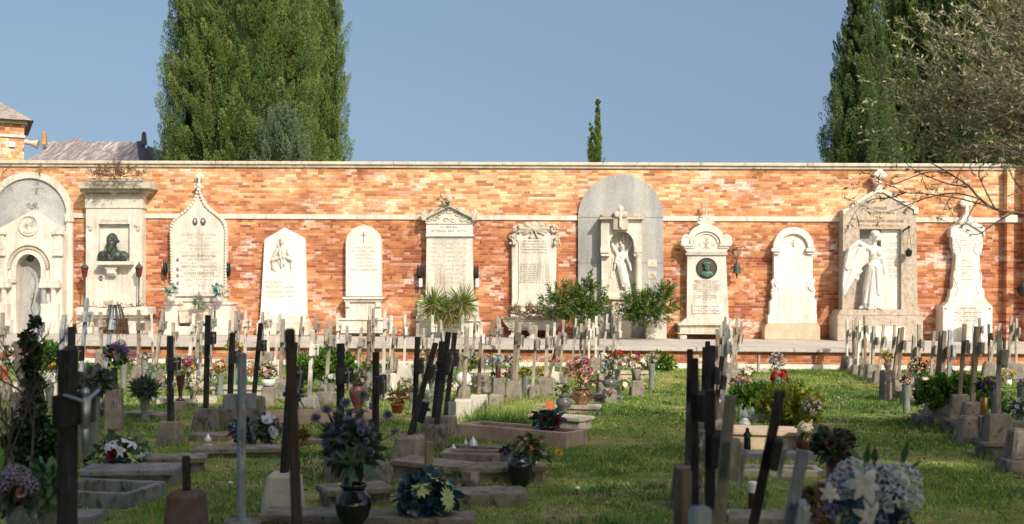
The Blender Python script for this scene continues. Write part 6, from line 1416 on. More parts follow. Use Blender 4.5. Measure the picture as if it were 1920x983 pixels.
for x_, y_ in ((592, 785), (612, 770), (648, 757), (727, 779), (740, 812), (680, 742) ):
    p = AT(x_, y_, 7.55); b_ = AT(660, 880, 7.6)
    bo = bpy.data.objects.new('bloom', bloom_mesh('mum', 'greyblue', 1)); COL.objects.link(bo); bo.parent = r; bo.location = p-Vector(r.location); bo.scale = (.042,)*3; bo.rotation_euler = (rnd.uniform(-.6, 1.2), rnd.uniform(-.6, .6), 0)
    MB().tube([b_, b_.lerp(p, .6)+Vector((0, 0, .03)), p], .004, 4).build('stem', GREEN_STEM, r, tuple(r.location))
r = empty('dried_leaf_spray', 'long broad drooping leaves at the heart of the dusky bouquet', 'leaves', tuple(AT(665, 890, 7.5))) if 0 else r
P = np.array([tuple(AT(668+rnd.uniform(-14, 14), 868, 7.45)) for _ in range(9)]); D = np.array([(rnd.uniform(-.5, .5), -.2, rnd.uniform(-.6, 1)) for _ in range(9)])
blades('broad_leaf', P, D, .16, .06, GLS, r, off=tuple(r.location))
vase('glossy black round vase in the foreground', 662, 907, 992, 70, 7.6, ROUND, BLKG)
r = bouquet('teal leaved bouquet with pale green daisies, bottom centre', 802, 885, 972, 122, 7.9, [('daisy', 'lime', 6, 44), ('daisy', 'cream', 1, 40)], GLB, leaves=280, lsz=.10, lw=.075)
vase('brown clay pot under the teal leaved bouquet', 806, 962, 992, 58, 7.9, POT, CONCD, 'flower_pot', 'pot')
bouquet('green silk leaves with dark red roses on a grey slab, left', 226, 812, 890, 110, 10.1, [('rose', 'burgundy', 4, 26), ('lily', 'lime', 6, 26), ('lily', 'icy', 13, 24)], GLS, leaves=230, lsz=.11, lw=.05)
bouquet('faded dark red rose at the left end of the grey slab', 172, 848, 882, 22, 10.2, [('rose', 'burgundy', 2, 20)], GLD, leaves=30)
bouquet('faded lilac hydrangeas at the lower left corner', 30, 880, 955, 66, 7.2, [('hyd', 'mauve', 8, 34), ('rose', 'dusty', 5, 22)], GLD, leaves=120, lsz=.1, lw=.05)
bouquet('pale leaves with white faded lilies left of the big dark cross', 88, 874, 960, 56, 7.6, [('lily', 'grey', 6, 30)], GLS, leaves=130, lsz=.14, lw=.05)
bouquet('magenta and pink small flowers with dark leaves behind the slate cross', 452, 778, 836, 52, 12.1, [('rose', 'magenta', 7, 11), ('rose', 'burgundy', 2, 10)], GLB, leaves=120, lsz=.09, lw=.05)
bouquet('grey white chrysanthemums behind the slate cross', 499, 774, 838, 66, 12.0, [('mum', 'icy', 9, 22), ('mum', 'grey', 4, 20)], GLD, leaves=170, lsz=.09, lw=.04)
bouquet('small reddish withered plant on a flat stone right of the slate cross', 570, 803, 828, 18, 12.2, [('rose', 'brown', 3, 7)], GLO, leaves=80, lsz=.06, cat='plant', group='low plants on the graves')
bouquet('peach roses and purple pansies above the hedge, middle row', 1391, 705, 738, 50, 15.6, [('rose', 'peach', 8, 11), ('rose', 'purple', 4, 12), ('rose', 'yellow', 2, 9)], GLO, leaves=90)
bouquet('bright red roses in the middle row', 1464, 692, 728, 32, 17.5, [('rose', 'red', 6, 17)], GL, leaves=30)
bouquet('small magenta flowers below the bright red roses', 1465, 722, 736, 32, 17, [('rose', 'magenta', 6, 8), ('rose', 'pink', 4, 7)], GL, leaves=40)
bouquet('tall white wisteria like blossoms with teal leaves near the walk', 1457, 657, 698, 34, 19, [('rose', 'white', 22, 6), ('rose', 'icy', 6, 6)], GLB, leaves=110, lsz=.05)
bouquet('cream daisies and white flowers at the right of the middle row', 1524, 738, 795, 48, 13.2, [('lily', 'white', 8, 12), ('lily', 'cream', 6, 14), ('daisy', 'cream', 3, 17)], GLY, leaves=150, lsz=.08)
bouquet('cream daisies with brown hearts over the dark vase, middle row', 1512, 786, 822, 36, 11.9, [('daisy', 'cream', 5, 20)], GLY, leaves=40)
vase('dark round vase in the middle row under cream daisies', 1508, 806, 852, 34, 12.0, ROUND, DBRN)
r = bouquet('dark purple brown dried roses on the tall dark vase', 1562, 800, 866, 92, 9.6, [('rose', 'darkrose', 11, 25), ('rose', 'burgundy', 2, 20)], GLD, leaves=170, lsz=.10, lw=.05)
vase('tall square dark vase under the dried roses', 1572, 860, 965, 52, 9.6, [(.7, 0), (.85, .5), (1, 1)], DBRN)
bouquet('brown pink chrysanthemums at the bottom edge, foreground', 1533, 905, 1000, 66, 5.6, [('mum', 'brown', 6, 44), ('mum', 'dusty', 2, 36)], GLO, leaves=60, lsz=.07)
r = bouquet('big white lily and blue white hydrangea bouquet in the foreground', 1635, 868, 1000, 140, 5.2, [('rose', 'icy', 3, 30)], GLB, leaves=90, lsz=.09, lw=.045)
for cx_, cy_, rr_, cl_ in ((1596, 893, 32, 'icy'), (1645, 903, 38, 'icy'), (1690, 903, 36, 'icy'), (1574, 912, 26, 'icy'), (1672, 942, 38, 'icy'), (1704, 934, 26, 'icy'), (1640, 945, 26, 'icy'), (1582, 948, 36, 'lilac'), (1632, 990, 38, 'lilac'), (1680, 988, 34, 'navy'), (1604, 985, 26, 'teal')):
    bo = bpy.data.objects.new('bloom', bloom_mesh('hyd', cl_, rnd.randrange(3))); COL.objects.link(bo); bo.parent = r; bo.location = AT(cx_, cy_, 5.18+rnd.uniform(-.04, .04))-Vector(r.location); bo.scale = (rr_/419,)*3; bo.rotation_euler = (rnd.uniform(.3, 1.1), rnd.uniform(-.3, .3), rnd.uniform(0, 6))
for x_, y_, k_, e_ in ((1622, 908, .072, (1.2, .1, -.1)), (1697, 888, .045, (.5, .6, .3)), (1632, 968, .055, (1.8, .2, .3)), (1556, 925, .04, (1.3, -.6, 0))):
    bo = bpy.data.objects.new('lily_bloom', bloom_mesh('lily', 'white', 1)); COL.objects.link(bo); bo.parent = r; bo.location = AT(x_, y_, 5.0)-Vector(r.location); bo.scale = (k_,)*3; bo.rotation_euler = e_
for xy in (((1622, 885), (1629, 828)), ((1640, 880), (1640, 835)), ((1690, 880), (1703, 822)), ((1625, 892), (1660, 872)), ((1695, 888), (1728, 862))):
    a_ = AT(*xy[0], 5.2); b_ = AT(*xy[1], 5.2); dv = np.array([tuple(b_-a_)])
    blades('tall_leaf', np.array([tuple(a_)]), dv, (b_-a_).length, .034, leafmat('strap_leaf', [(0, (.03, .09, .03)), (1, (.05, .12, .04))], .4, .3), r, off=tuple(r.location), perp=np.array([[1, -.3, 0.0]]), mid=.5)
vase('grey stone vase carrying the white lily bouquet, mostly below the picture', 1640, 985, 1250, 110, 5.25, CYL, CONC)
bouquet('violet pansies in a brass vase, right row', 1847, 706, 744, 38, 12.9, [('rose', 'purple', 9, 11), ('daisy', 'magenta', 3, 8)], GL, leaves=110)
vase('slim brass vase with violet pansies', 1845, 745, 778, 14, 12.9, CYL, BRASS)
bouquet('pale salmon flowers behind the right row of crosses', 1722, 668, 712, 44, 17.2, [('rose', 'coral', 9, 9), ('rose', 'cream', 7, 9), ('rose', 'pink', 4, 8)], GL, leaves=110)
vase('small round pink pot with yellow flowers far in the right row', 1664, 676, 694, 14, 18, ROUND, SLABP)
bouquet('small yellow white flowers in the round pink pot, far right row', 1662, 655, 678, 24, 18, [('rose', 'yellow', 4, 7), ('rose', 'white', 4, 6)], GLY, leaves=50)
bouquet('white and blue flowers cut by the right edge', 1907, 742, 788, 36, 12.8, [('rose', 'white', 6, 12), ('rose', 'icy', 4, 12), ('rose', 'dusty', 3, 10)], GLS, leaves=130)
bouquet('small magenta rose high at the right edge', 1917, 712, 730, 16, 13.5, [('rose', 'magenta', 2, 14)], GL, leaves=20)
bouquet('red flowers beside the violet pansies in the right row', 1866, 716, 732, 20, 13.8, [('rose', 'coral', 3, 10)], GL, leaves=30)
bouquet('pink roses and small white daisies beyond the green shrub', 605, 668, 690, 26, 19.5, [('rose', 'pink', 5, 8), ('daisy', 'white', 6, 7)], GL, leaves=60)
bouquet('orange and yellow marigolds among crosses below the draped tomb', 985, 690, 708, 26, 18.3, [('mum', 'orange', 6, 8), ('mum', 'yellow', 4, 8)], GL, leaves=50)
bouquet('white chrysanthemums in the left field near the pale low block', 620, 700, 722, 30, 16.5, [('mum', 'white', 8, 10)], GL, leaves=70)
bouquet('small red cyclamen near the walk under the bust tomb', 232, 668, 686, 24, 19, [('rose', 'red', 5, 7), ('rose', 'magenta', 3, 7)], GL, leaves=60)
bouquet('mixed violet and white flowers at far left below the arched tomb', 58, 688, 712, 30, 16.8, [('rose', 'purple', 5, 9), ('rose', 'white', 5, 9)], GL, leaves=80)
bouquet('pale pink gladioli in the right row beside square base stones', 1700, 700, 726, 24, 16, [('lily', 'pink', 6, 10), ('rose', 'coral', 3, 8)], GL, leaves=60)
bouquet('yellow and white chrysanthemums among the right row ivy', 1800, 712, 734, 26, 14.4, [('mum', 'yellow', 5, 9), ('mum', 'white', 4, 9)], GL, leaves=60)
# on the wall monuments
for px, w_ in ((321, 'left'), (412, 'right')):
    vase('small white pot on the %s pedestal of the ogee topped tomb' % w_, px, 550, 566, 17, 29.4, [(.6, 0), (.95, .5), (1, 1)], WHV, 'flower_pot', 'pot')
    bouquet('cream hydrangeas with teal leaves on the %s pedestal of the ogee topped tomb' % w_, px, 533, 557, 30, 29.35, [('hyd', 'cream', 6, 11)], GLB if 0 else leafmat('bright_teal_leaf', [(0, (.01, .12, .14)), (1, (.03, .24, .26))], .4, .2), leaves=40, lsz=.14, lw=.08)
vase('white stone vase below the relief angel', 1163, 590, 606, 16, 28.8, CONE, MARB)
bouquet('peach white roses below the relief angel on the grey arch tomb', 1162, 566, 592, 32, 28.8, [('rose', 'peach', 7, 9), ('rose', 'white', 5, 9)], GL, leaves=60)
for k_, (px_, yg_, cl_, w_) in enumerate([(150, 728, 'pink', 'pink'), (245, 700, 'white', 'white'), (336, 700, 'yellow', 'yellow'), (395, 726, 'red', 'red'), (470, 716, 'orange', 'orange'), (548, 738, 'magenta', 'magenta'), (640, 742, 'peach', 'peach'), (725, 704, 'purple', 'violet'), (762, 742, 'cream', 'cream'), (835, 742, 'pink', 'pink'), (958, 722, 'red', 'red'), (1015, 716, 'yellow', 'yellow'), (1082, 700, 'white', 'white'), (1100, 742, 'peach', 'peach'), (1630, 712, 'red', 'red'), (1765, 712, 'pink', 'pink'), (1890, 722, 'yellow', 'yellow'), (1400, 716, 'cream', 'cream')]):
    d__ = G(px_, yg_).y; s_ = F/d__
    bouquet('small %s bunch on grave below %s, %s' % (w_, nearest(px_), 'low in the grass' if k_ % 2 else 'in a little pot'), px_, yg_-.30*s_, yg_-.06*s_, .30*s_, d__, [(rnd.choice(['rose', 'mum', 'lily']), cl_, rnd.randint(6, 10), .085*s_), ('rose', rnd.choice(['white', 'cream', 'dusty']), 4, .07*s_)], rnd.choice([GL, GLG, GL]), leaves=80)
    if k_ % 2 == 0: vase('small %s pot under the %s bunch below %s' % (('grey stone', 'brown', 'white')[k_//2 % 3], w_, nearest(px_)), px_, yg_-.10*s_, yg_, .13*s_, d__, POT if k_ % 4 else CYL, (CONC, DBRN, WHV)[k_//2 % 3], cat='pot')
# glass grave lights
GLASS = plain('frosted_glass', (.55, .58, .60), .15, 0, .1, 20, .8)
def candle(lab, px, y0, y1, w, d, mat=None, col=None):
    s = F/d; b = AT(px, y1, d); H = (y1-y0)/s; R = w/2/s
    r = empty('grave_light', lab, 'grave light', tuple(b), 'glass grave lights')
    MB().lathe(tuple(b), [(R, 0), (R, H*.12), (R*.6, H*.16)], 12).build('light_base', mat or STV, r, tuple(b))
    MB().lathe(tuple(b), [(R*.6, H*.161), (R*.95, H*.4), (R*.8, H*.62), (R*.3, H*.85), (R*.06, H)], 8).build('glass_flame', col or GLASS, r, tuple(b))
candle('flame shaped glass light on the slab behind the slate cross', 390, 813, 836, 16, 12.0)
candle('clear flame shaped glass light on a slab left of the black vase', 850, 832, 861, 17, 11.4)
candle('small pale glass light behind the clear one, left of the black vase', 873, 822, 845, 9, 12.0)
candle('grey glass light on the dark flat slab, left of the black vase', 887, 818, 846, 17, 11.9)
candle('glass light just right of the tall black vase foot', 1003, 860, 882, 12, 10.2)
candle('cut glass light left of the pair on the beige grave', 1397, 764, 790, 14, 13.6); candle('cut glass light in the middle on the beige grave', 1411, 762, 786, 13, 13.9); candle('cut glass light with a grey cap on the beige grave', 1423, 755, 792, 17, 13.8)
candle('pointed glass light on the stele left of the terracotta pot', 736, 716, 736, 8, 16)
r = empty('globe_lamp', 'pale round globe lamp on the beige grave', 'lamp', tuple(AT(1396, 806, 13.4))); o = tuple(r.location)
MB().lathe(o, [(.035, 0), (.05, .015), (.07, .05), (.065, .09), (.04, .115), (.045, .125), (.02, .13)], 16).build('globe', WHV, r, o, smooth=True)
b_ = G(1411, 920); r = empty('votive_lantern', 'plastic votive candle with white cap and dark red body, near the leaning cross', 'candle', tuple(G(1411, 960))); o = tuple(r.location); sc = F/o[1]
MB().lathe(o, [(.030, 0), (.033, .01), (.033, .14), (.03, .145)], 16).build('red_body', plain('dark_red_plastic', (.07, .02, .015), .3), r, o)
MB().lathe(o, [(.034, .1455), (.036, .16), (.036, .215), (.028, .228)], 16).build('white_cap', WHV, r, o)
b_ = AT(1401, 846, 11.9); r = empty('madonna_statuette', 'small dark robed statuette standing before the beige grave', 'statuette', tuple(b_)); o = tuple(b_)
m = MB().ell((o[0], o[1], o[2]+.215), (.020, .022, .028)).cap((o[0], o[1], o[2]+.15), (o[0], o[1], o[2]+.02), .034, .042).ell((o[0], o[1], o[2]+.17), (.04, .028, .03)).cap((o[0]-.03, o[1]-.01, o[2]+.16), (o[0], o[1]-.035, o[2]+.13), .014, .01).cap((o[0]+.03, o[1]-.01, o[2]+.16), (o[0], o[1]-.035, o[2]+.13), .014, .01)
m.organic('robed_figure', BLKG if 0 else IRON, r, o, .006, 1)
# tilted dark tube vase fixed near the leaning cross, and the grey box on another
r = empty('tube_vase', 'dark metal tube vase tilted beside the leaning dark cross', 'vase', tuple(AT(788, 793, 11.3))); o = tuple(r.location)
a_ = AT(786, 792, 11.3); c_ = AT(798, 754, 11.3); MB().tube([a_, c_], .042, 14).build('vase_body', IRON, r, o); MB().ell(AT(803, 768, 11.3), .018).build('knob', IRON, r, o, smooth=True)
r = empty('tin_planter', 'grey tin planter with dry twigs hanging on a dark cross', 'planter', tuple(AT(847, 778, 12.4))); o = tuple(r.location)
m = MB(); a_ = AT(840, 777, 12.4); m.box(a_.x, a_.x+.085, a_.y-.04, a_.y+.04, a_.z, a_.z+.135); m.bevel('tin', LS, r, o, .008)
m = MB()
for i in range(7): t_ = rnd.uniform(0, 1); m.tube([AT(848, 755, 12.4), AT(852+t_*12, 735-10*t_, 12.4), AT(855+t_*16, 722-14*rnd.random(), 12.4)], [.004, .003, .001], 4)
m.build('twigs', plain('dry_twig', (.10, .08, .055), .9), r, o)
tag(blades('x', np.zeros((1, 3)), np.ones((1, 3)), .001, .001, GL), kind='stuff') if 0 else None
# small things in the grass
r = empty('fallen_rose', 'single yellow artificial rose fallen on the grass by the aisle', 'flower', tuple(G(1048, 850, .04))); bo = bpy.data.objects.new('bloom', bloom_mesh('rose', 'yellow', 1)); COL.objects.link(bo); bo.parent = r; bo.scale = (.045,)*3; bo.rotation_euler = (1, .3, 0)
MB().tube([tuple(r.location), tuple(Vector(r.location)+Vector((.12, .02, -.02)))], .003, 4).build('stem', GREEN_STEM, r, tuple(r.location))
for px, py, lab in ((1083, 915, 'crumpled white paper scrap on the shaded aisle grass'), (1572, 745, 'small white scrap on the sunny grass of the right aisle'), (432, 905, 'small white scrap on the grass left of the slate cross')):
    p = G(px, py, .02); r = MB().ell(p, (.022, .016, .010), (.3, .2, .5), 7, 5).build('paper_scrap', WHV); tag(r, lab, 'litter')
# roof tile fragment leaning
p = G(1030, 772, .0); r = empty('roof_tile', 'orange roof tile leaning in front of the round grey vase', 'tile', tuple(AT(1030, 765, 14.6))); o = tuple(r.location)
m = MB(); m.add([AT(1024, 766, 14.6), AT(1042, 762, 14.6), AT(1040, 758, 14.65), AT(1024, 750, 14.65)], [(0, 1, 2, 3)]); me = m
MB().prism([(o[0]-.04, o[2]-.02), (o[0]+.08, o[2]+.0), (o[0]+.07, o[2]+.05), (o[0]-.04, o[2]+.11)], o[1]-.012, o[1]+.012).build('tile', TERR, r, o)

# ---------------------------------------------------------------- shrubs, yucca, palm fronds
def shrub(name, lab, cat, centers, d, leaf, n, lsz, lw, stops=None, group=None, up=.5, twig=True, parent_y=None):
    """centers: list of (px, py, rx px, ry px)"""
    s = F/d; bx = sum(c[0] for c in centers)/len(centers); by = max(c[1]+c[3] for c in centers)
    b = AT(bx, by, d); r = empty(name, lab, cat, tuple(b), group); o = tuple(b)
    tot = sum(c[2]*c[3] for c in centers); Ps = []; Ds = []
    m = MB()
    for cx, cy, rx, ry in centers:
        k = max(6, int(n/16*rx*ry/tot)); c = np.array(AT(cx, cy, d))
        u = npr.normal(size=(k, 3)); u /= np.linalg.norm(u, axis=1)[:, None]; q = c + u*npr.uniform(.35, 1, k)[:, None]*np.array([rx, rx*.8, ry])/s
        for j in range(k):
            dr = u[j] + np.array([0, -.1, up]) + npr.normal(size=3)*.25; dr /= np.linalg.norm(dr)
            t = npr.uniform(0, 1, 16); Ps.append(q[j] + dr[None]*t[:, None]*lsz*1.6 + npr.normal(size=(16, 3))*lsz*.08)
            Ds.append(dr[None]*.8 + npr.normal(size=(16, 3))*.55)
            if twig and j % 3 == 0: m.tube([b.lerp(Vector(c), .3), Vector(c), Vector(q[j]), Vector(q[j]+dr*lsz*1.6)], [.012, .008, .004, .002], 4)
    P = np.concatenate(Ps); D = np.concatenate(Ds); N = len(P)
    blades('foliage', P, D, npr.uniform(.6, 1.2, N)*lsz, lw, leaf, r, tone=np.repeat(npr.uniform(0, .5, N//16), 16)[:N] + npr.uniform(0, .5, N), off=o)
    if twig: m.build('twigs', plain('twig_brown', (.10, .075, .05), .9), r, o)
    return r
OLE = leafmat('oleander_leaf', [(0, (.03, .07, .015)), (.5, (.07, .13, .025)), (.85, (.14, .20, .04)), (1, (.30, .30, .10))], .45, .25)
IVY = leafmat('ivy_leaf', [(0, (.01, .025, .01)), (.6, (.025, .05, .018)), (1, (.06, .10, .03))], .4, .15)
HED = leafmat('hedge_leaf', [(0, (.03, .09, .012)), (.5, (.08, .18, .025)), (1, (.20, .32, .05))], .4, .3)
shrub('oleander_bush', 'dark green oleander bush in the left stone planter of the grey arch', 'bush', [(1050, 565, 30, 24), (1080, 570, 34, 32), (1108, 560, 26, 36), (1090, 590, 40, 16), (1035, 578, 20, 16)], 28.6, OLE, 5600, .13, .028, group='oleander bushes')
shrub('oleander_bush', 'dark green oleander bush in the right stone planter of the grey arch', 'bush', [(1200, 570, 26, 26), (1228, 575, 34, 24), (1250, 562, 16, 26), (1210, 590, 30, 14), (1188, 580, 16, 16)], 28.6, OLE, 4200, .13, .028, group='oleander bushes')
shrub('leafy_shrub', 'glossy bright green shrub in the left field behind pale crosses', 'bush', [(585, 690, 28, 24), (612, 682, 28, 24), (640, 688, 20, 20), (565, 695, 16, 16)], 18.4, HED, 5200, .07, .045, group='green shrubs')
shrub('leafy_shrub', 'green bush with small white flowers at far left by the walk', 'bush', [(92, 670, 20, 20), (104, 665, 12, 16)], 18.5, HED, 1700, .07, .045, group='green shrubs')
shrub('leafy_shrub', 'ivy like light green shrub behind the right row of base stones', 'bush', [(1740, 740, 22, 22), (1765, 728, 24, 18), (1800, 728, 24, 20), (1815, 742, 20, 16), (1868, 756, 14, 12)], 14.3, HED, 4200, .06, .045, group='green shrubs')
shrub('low_hedge', 'bright green clipped hedge on the beige grave, middle row', 'hedge', [(1395, 745, 26, 20), (1430, 742, 30, 22), (1460, 742, 24, 18), (1490, 735, 22, 12)], 14.6, HED, 6500, .045, .03, group='green shrubs')
shrub('golden_shrub', 'yellow green leafy plant at the right end of the beige grave', 'plant', [(1448, 765, 24, 26), (1480, 760, 28, 30), (1505, 775, 24, 30), (1485, 795, 26, 18), (1518, 760, 16, 20)], 13.6, GLY, 3600, .07, .03, group='green shrubs')
shrub('wall_foot_plant', 'small green plant growing at the foot of the brick plinth', 'plant', [(1238, 686, 16, 9), (1228, 690, 12, 7)], 24.3, HED, 700, .12, .05)
r_ = shrub('rosemary_sprig', 'small grey green conifer sprig in the planter box of the ogee topped tomb', 'plant', [(372, 572, 7, 14)], 29.3, GLG, 700, .08, .02)
DRYG = leafmat('dry_weed', [(0, (.10, .06, .035)), (.6, (.22, .13, .08)), (1, (.34, .24, .13))], .8, .2)
shrub('dry_weeds', 'dry brown weeds growing on the cornice of the bust tomb', 'weeds', [(180, 326, 14, 8), (215, 318, 14, 13), (205, 328, 30, 6), (240, 324, 16, 8), (258, 328, 14, 6)], 29.4, DRYG, 2200, .10, .010, up=.9)
shrub('dry_weeds', 'dry brown weeds spilling over the long trough under the draped tomb', 'weeds', [(960, 588, 16, 6), (985, 586, 18, 7), (1012, 588, 18, 7), (1030, 590, 14, 6)], 29.2, DRYG, 2600, .10, .011, up=.5)
shrub('dry_weeds', 'thin dry weeds along the trough of the bust tomb', 'weeds', [(165, 575, 18, 3), (225, 575, 22, 3), (255, 575, 16, 3)], 29.2, DRYG, 500, .08, .010, up=.9)
shrub('dry_weeds', 'tiny dried weed tuft on top of the arched tomb', 'weeds', [(60, 391, 6, 4)], 29.4, DRYG, 120, .08, .010, up=.9)
shrub('dry_weeds', 'small green brown weeds beside the acroterion of the pediment tomb', 'weeds', [(828, 378, 7, 7), (834, 385, 5, 5)], 29.6, OLE, 260, .07, .014, up=.5)
shrub('dry_weeds', 'trailing dry creeper below the bracket of the green bell lamp', 'weeds', [(1373, 470, 7, 9), (1385, 478, 6, 8)], 29.6, DRYG, 260, .07, .010, up=0)
for px_, lab_ in ((12, 'dry creeper hanging on the wall top at far left'), (75, 'dry creeper hanging on the wall top above the arched tomb'), (1430, 'little dry tuft under the coping right of centre')):
    shrub('dry_weeds', lab_, 'weeds', [(px_, 318, 12, 4)], 29.8, DRYG, 160, .07, .010, up=-.2)
# yucca: three rosettes of stiff narrow leaves with a skirt of dead ones
YUC = leafmat('yucca_leaf', [(0, (.06, .11, .02)), (.5, (.16, .22, .05)), (1, (.34, .38, .13))], .4, .3, .4); YUD = leafmat('dead_yucca_leaf', [(0, (.20, .14, .08)), (1, (.46, .36, .24))], .8, .3)
b = AT(838, 612, 28.9); r = empty('yucca_plant', 'three headed yucca with dead leaf skirt in the trough of the pediment tomb', 'plant', tuple(b)); o = tuple(b)
for cx, cy in ((812, 572), (840, 585), (866, 570)):
    c = Vector(AT(cx, cy, 28.9)); n = 190; u = npr.normal(size=(n, 3)); u[:, 2] = u[:, 2]*.9 + .35; u /= np.linalg.norm(u, axis=1)[:, None]; u[:, 1] *= .8
    L = npr.uniform(.32, .48, n); h1 = np.array(c)+u*.03
    blades('leaf_rosette', h1, u + np.array([0, 0, .1]), L*.7, .03, YUC, r, tone=npr.random(n), off=o, mid=.6)
    d2 = u + np.array([0, 0, -.28]); blades('leaf_rosette', h1 + u*.12, d2, L, .026, YUC, r, tone=npr.random(n), off=o, mid=.5)
    n = 130; u = npr.normal(size=(n, 3)); u[:, 2] = -abs(u[:, 2])*1.2-.5; blades('dead_skirt', np.array(c)+npr.normal(size=(n, 3))*.05, u, npr.uniform(.3, .5, n), .02, YUD, r, off=o)
    MB().tube([b, Vector((c.x, c.y, (c.z+b.z)/2)), c], [.06, .05, .04], 8).build('stem', YUD, r, o)
MB().tube([AT(803, 575, 28.8), AT(801, 540, 28.8), AT(800, 505, 28.8)], [.008, .006, .002], 4).tube([AT(840, 575, 28.8), AT(833, 540, 28.8), AT(832, 510, 28.8)], [.008, .006, .002], 4).build('flower_stalk', plain('dry_twig', (.10, .08, .055), .9), r, o)
# dry palm leaves hanging on the cross at left
FR = leafmat('dry_palm', [(0, (.12, .10, .09)), (1, (.36, .30, .26))], .7, .2)
b = AT(212, 577, 14.2); r = empty('dry_palm_frond', 'hanging dry grey palm frond tied to a slate blue cross, left', 'palm frond', tuple(b)); o = tuple(b)
for j in range(30):
    sx = rnd.choice([-1, 1, 1]); w = rnd.uniform(6, 30)*(1 if sx > 0 else .7); dr = rnd.uniform(35, 75); m = MB(); y_ = 14.2+rnd.uniform(-.15, .15)
    pts = [AT(212+sx*w*t**.6, 578-8*math.sin(min(1, t*2.2)*PI*.8)+dr*max(0, t-.25)**1.3*1.3, y_) for t in (0, .15, .3, .5, .75, 1)]
    if j == 0: ac = MB()
    ac.tube(pts, [.004, .0045, .0045, .004, .003, .0015], 3)
ac.build('fronds', plain('dry_palm_grey', (.26, .22, .19), .8, 0, .4), r, o)
# bare shrub and ivy covered old cross at far left
b = G(58, 850); r = empty('ivy_clump', 'dark ivy climbing over an old leaning cross at the far left', 'ivy', tuple(b)); o = tuple(b)
cs = [(66, 606, 7, 14), (52, 640, 13, 22), (70, 652, 8, 10), (60, 680, 14, 26), (62, 720, 16, 26), (62, 760, 20, 24), (60, 800, 34, 28), (90, 820, 26, 24), (30, 830, 22, 24), (60, 850, 40, 24)]
Ps = []
for cx, cy, rx, ry in cs:
    k = int(rx*ry*(.55 if cy < 780 else 1.0)); rx *= 1.25 if cy < 780 else 1; c = np.array(AT(cx, cy, 10.4)); u = npr.normal(size=(k, 3)); u /= np.linalg.norm(u, axis=1)[:, None]; Ps.append(c+u*npr.uniform(.4, 1, k)[:, None]*np.array([rx, rx*.8, ry])/F*10.4)
P = np.concatenate(Ps); blades('ivy_leaves', P, npr.normal(size=(len(P), 3))+np.array([0, -.4, -.3]), .06, .05, IVY, r, off=o)
TW = plain('bare_twig', (.055, .042, .035), .85)
m = MB()
def limb(p, d, L, rad, dep):
    pts = [p]; dd = Vector(d)
    for k in range(4): dd = (dd + Vector((rnd.gauss(0, .12), rnd.gauss(0, .12), rnd.gauss(0, .08)))).normalized(); pts.append(pts[-1]+dd*L/4)
    m.tube(pts, [rad, rad*.9, rad*.75, rad*.6, rad*.45], 5)
    if dep:
        for k in range(rnd.randint(3, 4)):
            i = rnd.randint(1, 4); nd = (dd + Vector((rnd.uniform(-.9, .9), rnd.uniform(-.5, .5), rnd.uniform(-.1, .8)))).normalized(); limb(pts[i], nd, L*rnd.uniform(.45, .7), rad*.5, dep-1)
r = empty('bare_shrub', 'leafless branching shrub at the left edge in front of the arched tomb', 'shrub', tuple(G(20, 940))); o = tuple(r.location)
for a in ((-.15, 0), (.1, .2), (.3, -.1)): limb(Vector(o)+Vector((a[0]*.3, 0, 0)), (a[0]*.8, a[1], 1), .75, .016, 3)
limb(AT(40, 800, 9.0), (.35, 0, 1), .6, .01, 3); limb(AT(30, 700, 9.0), (.5, 0, .9), .4, .008, 2)
m.build('branches', TW, r, o)
# ---------------------------------------------------------------- cypresses behind the wall
def cypmat(name, stops): return leafmat(name, stops, .6, .12, .2)
CY1 = cypmat('cypress_olive', [(0, (.028, .06, .015)), (.35, (.08, .145, .035)), (.7, (.165, .235, .06)), (.93, (.27, .31, .10)), (.955, (.34, .15, .08)), (1, (.42, .19, .10))])
CY2 = cypmat('cypress_green', [(0, (.045, .09, .02)), (.5, (.12, .19, .045)), (.9, (.22, .28, .08)), (1, (.30, .28, .11))])
CY3 = cypmat('cypress_blue', [(0, (.04, .08, .045)), (.5, (.10, .165, .09)), (.9, (.18, .25, .13)), (1, (.24, .24, .13))])
CY4 = cypmat('cypress_deep', [(0, (.035, .075, .02)), (.5, (.085, .145, .045)), (.9, (.17, .23, .08)), (1, (.26, .22, .10))])
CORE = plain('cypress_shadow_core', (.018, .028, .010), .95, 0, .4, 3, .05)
TRK = stone('cypress_bark', (.07, .055, .04), (.12, .095, .07), (.18, .14, .11), 8, .95, .03)
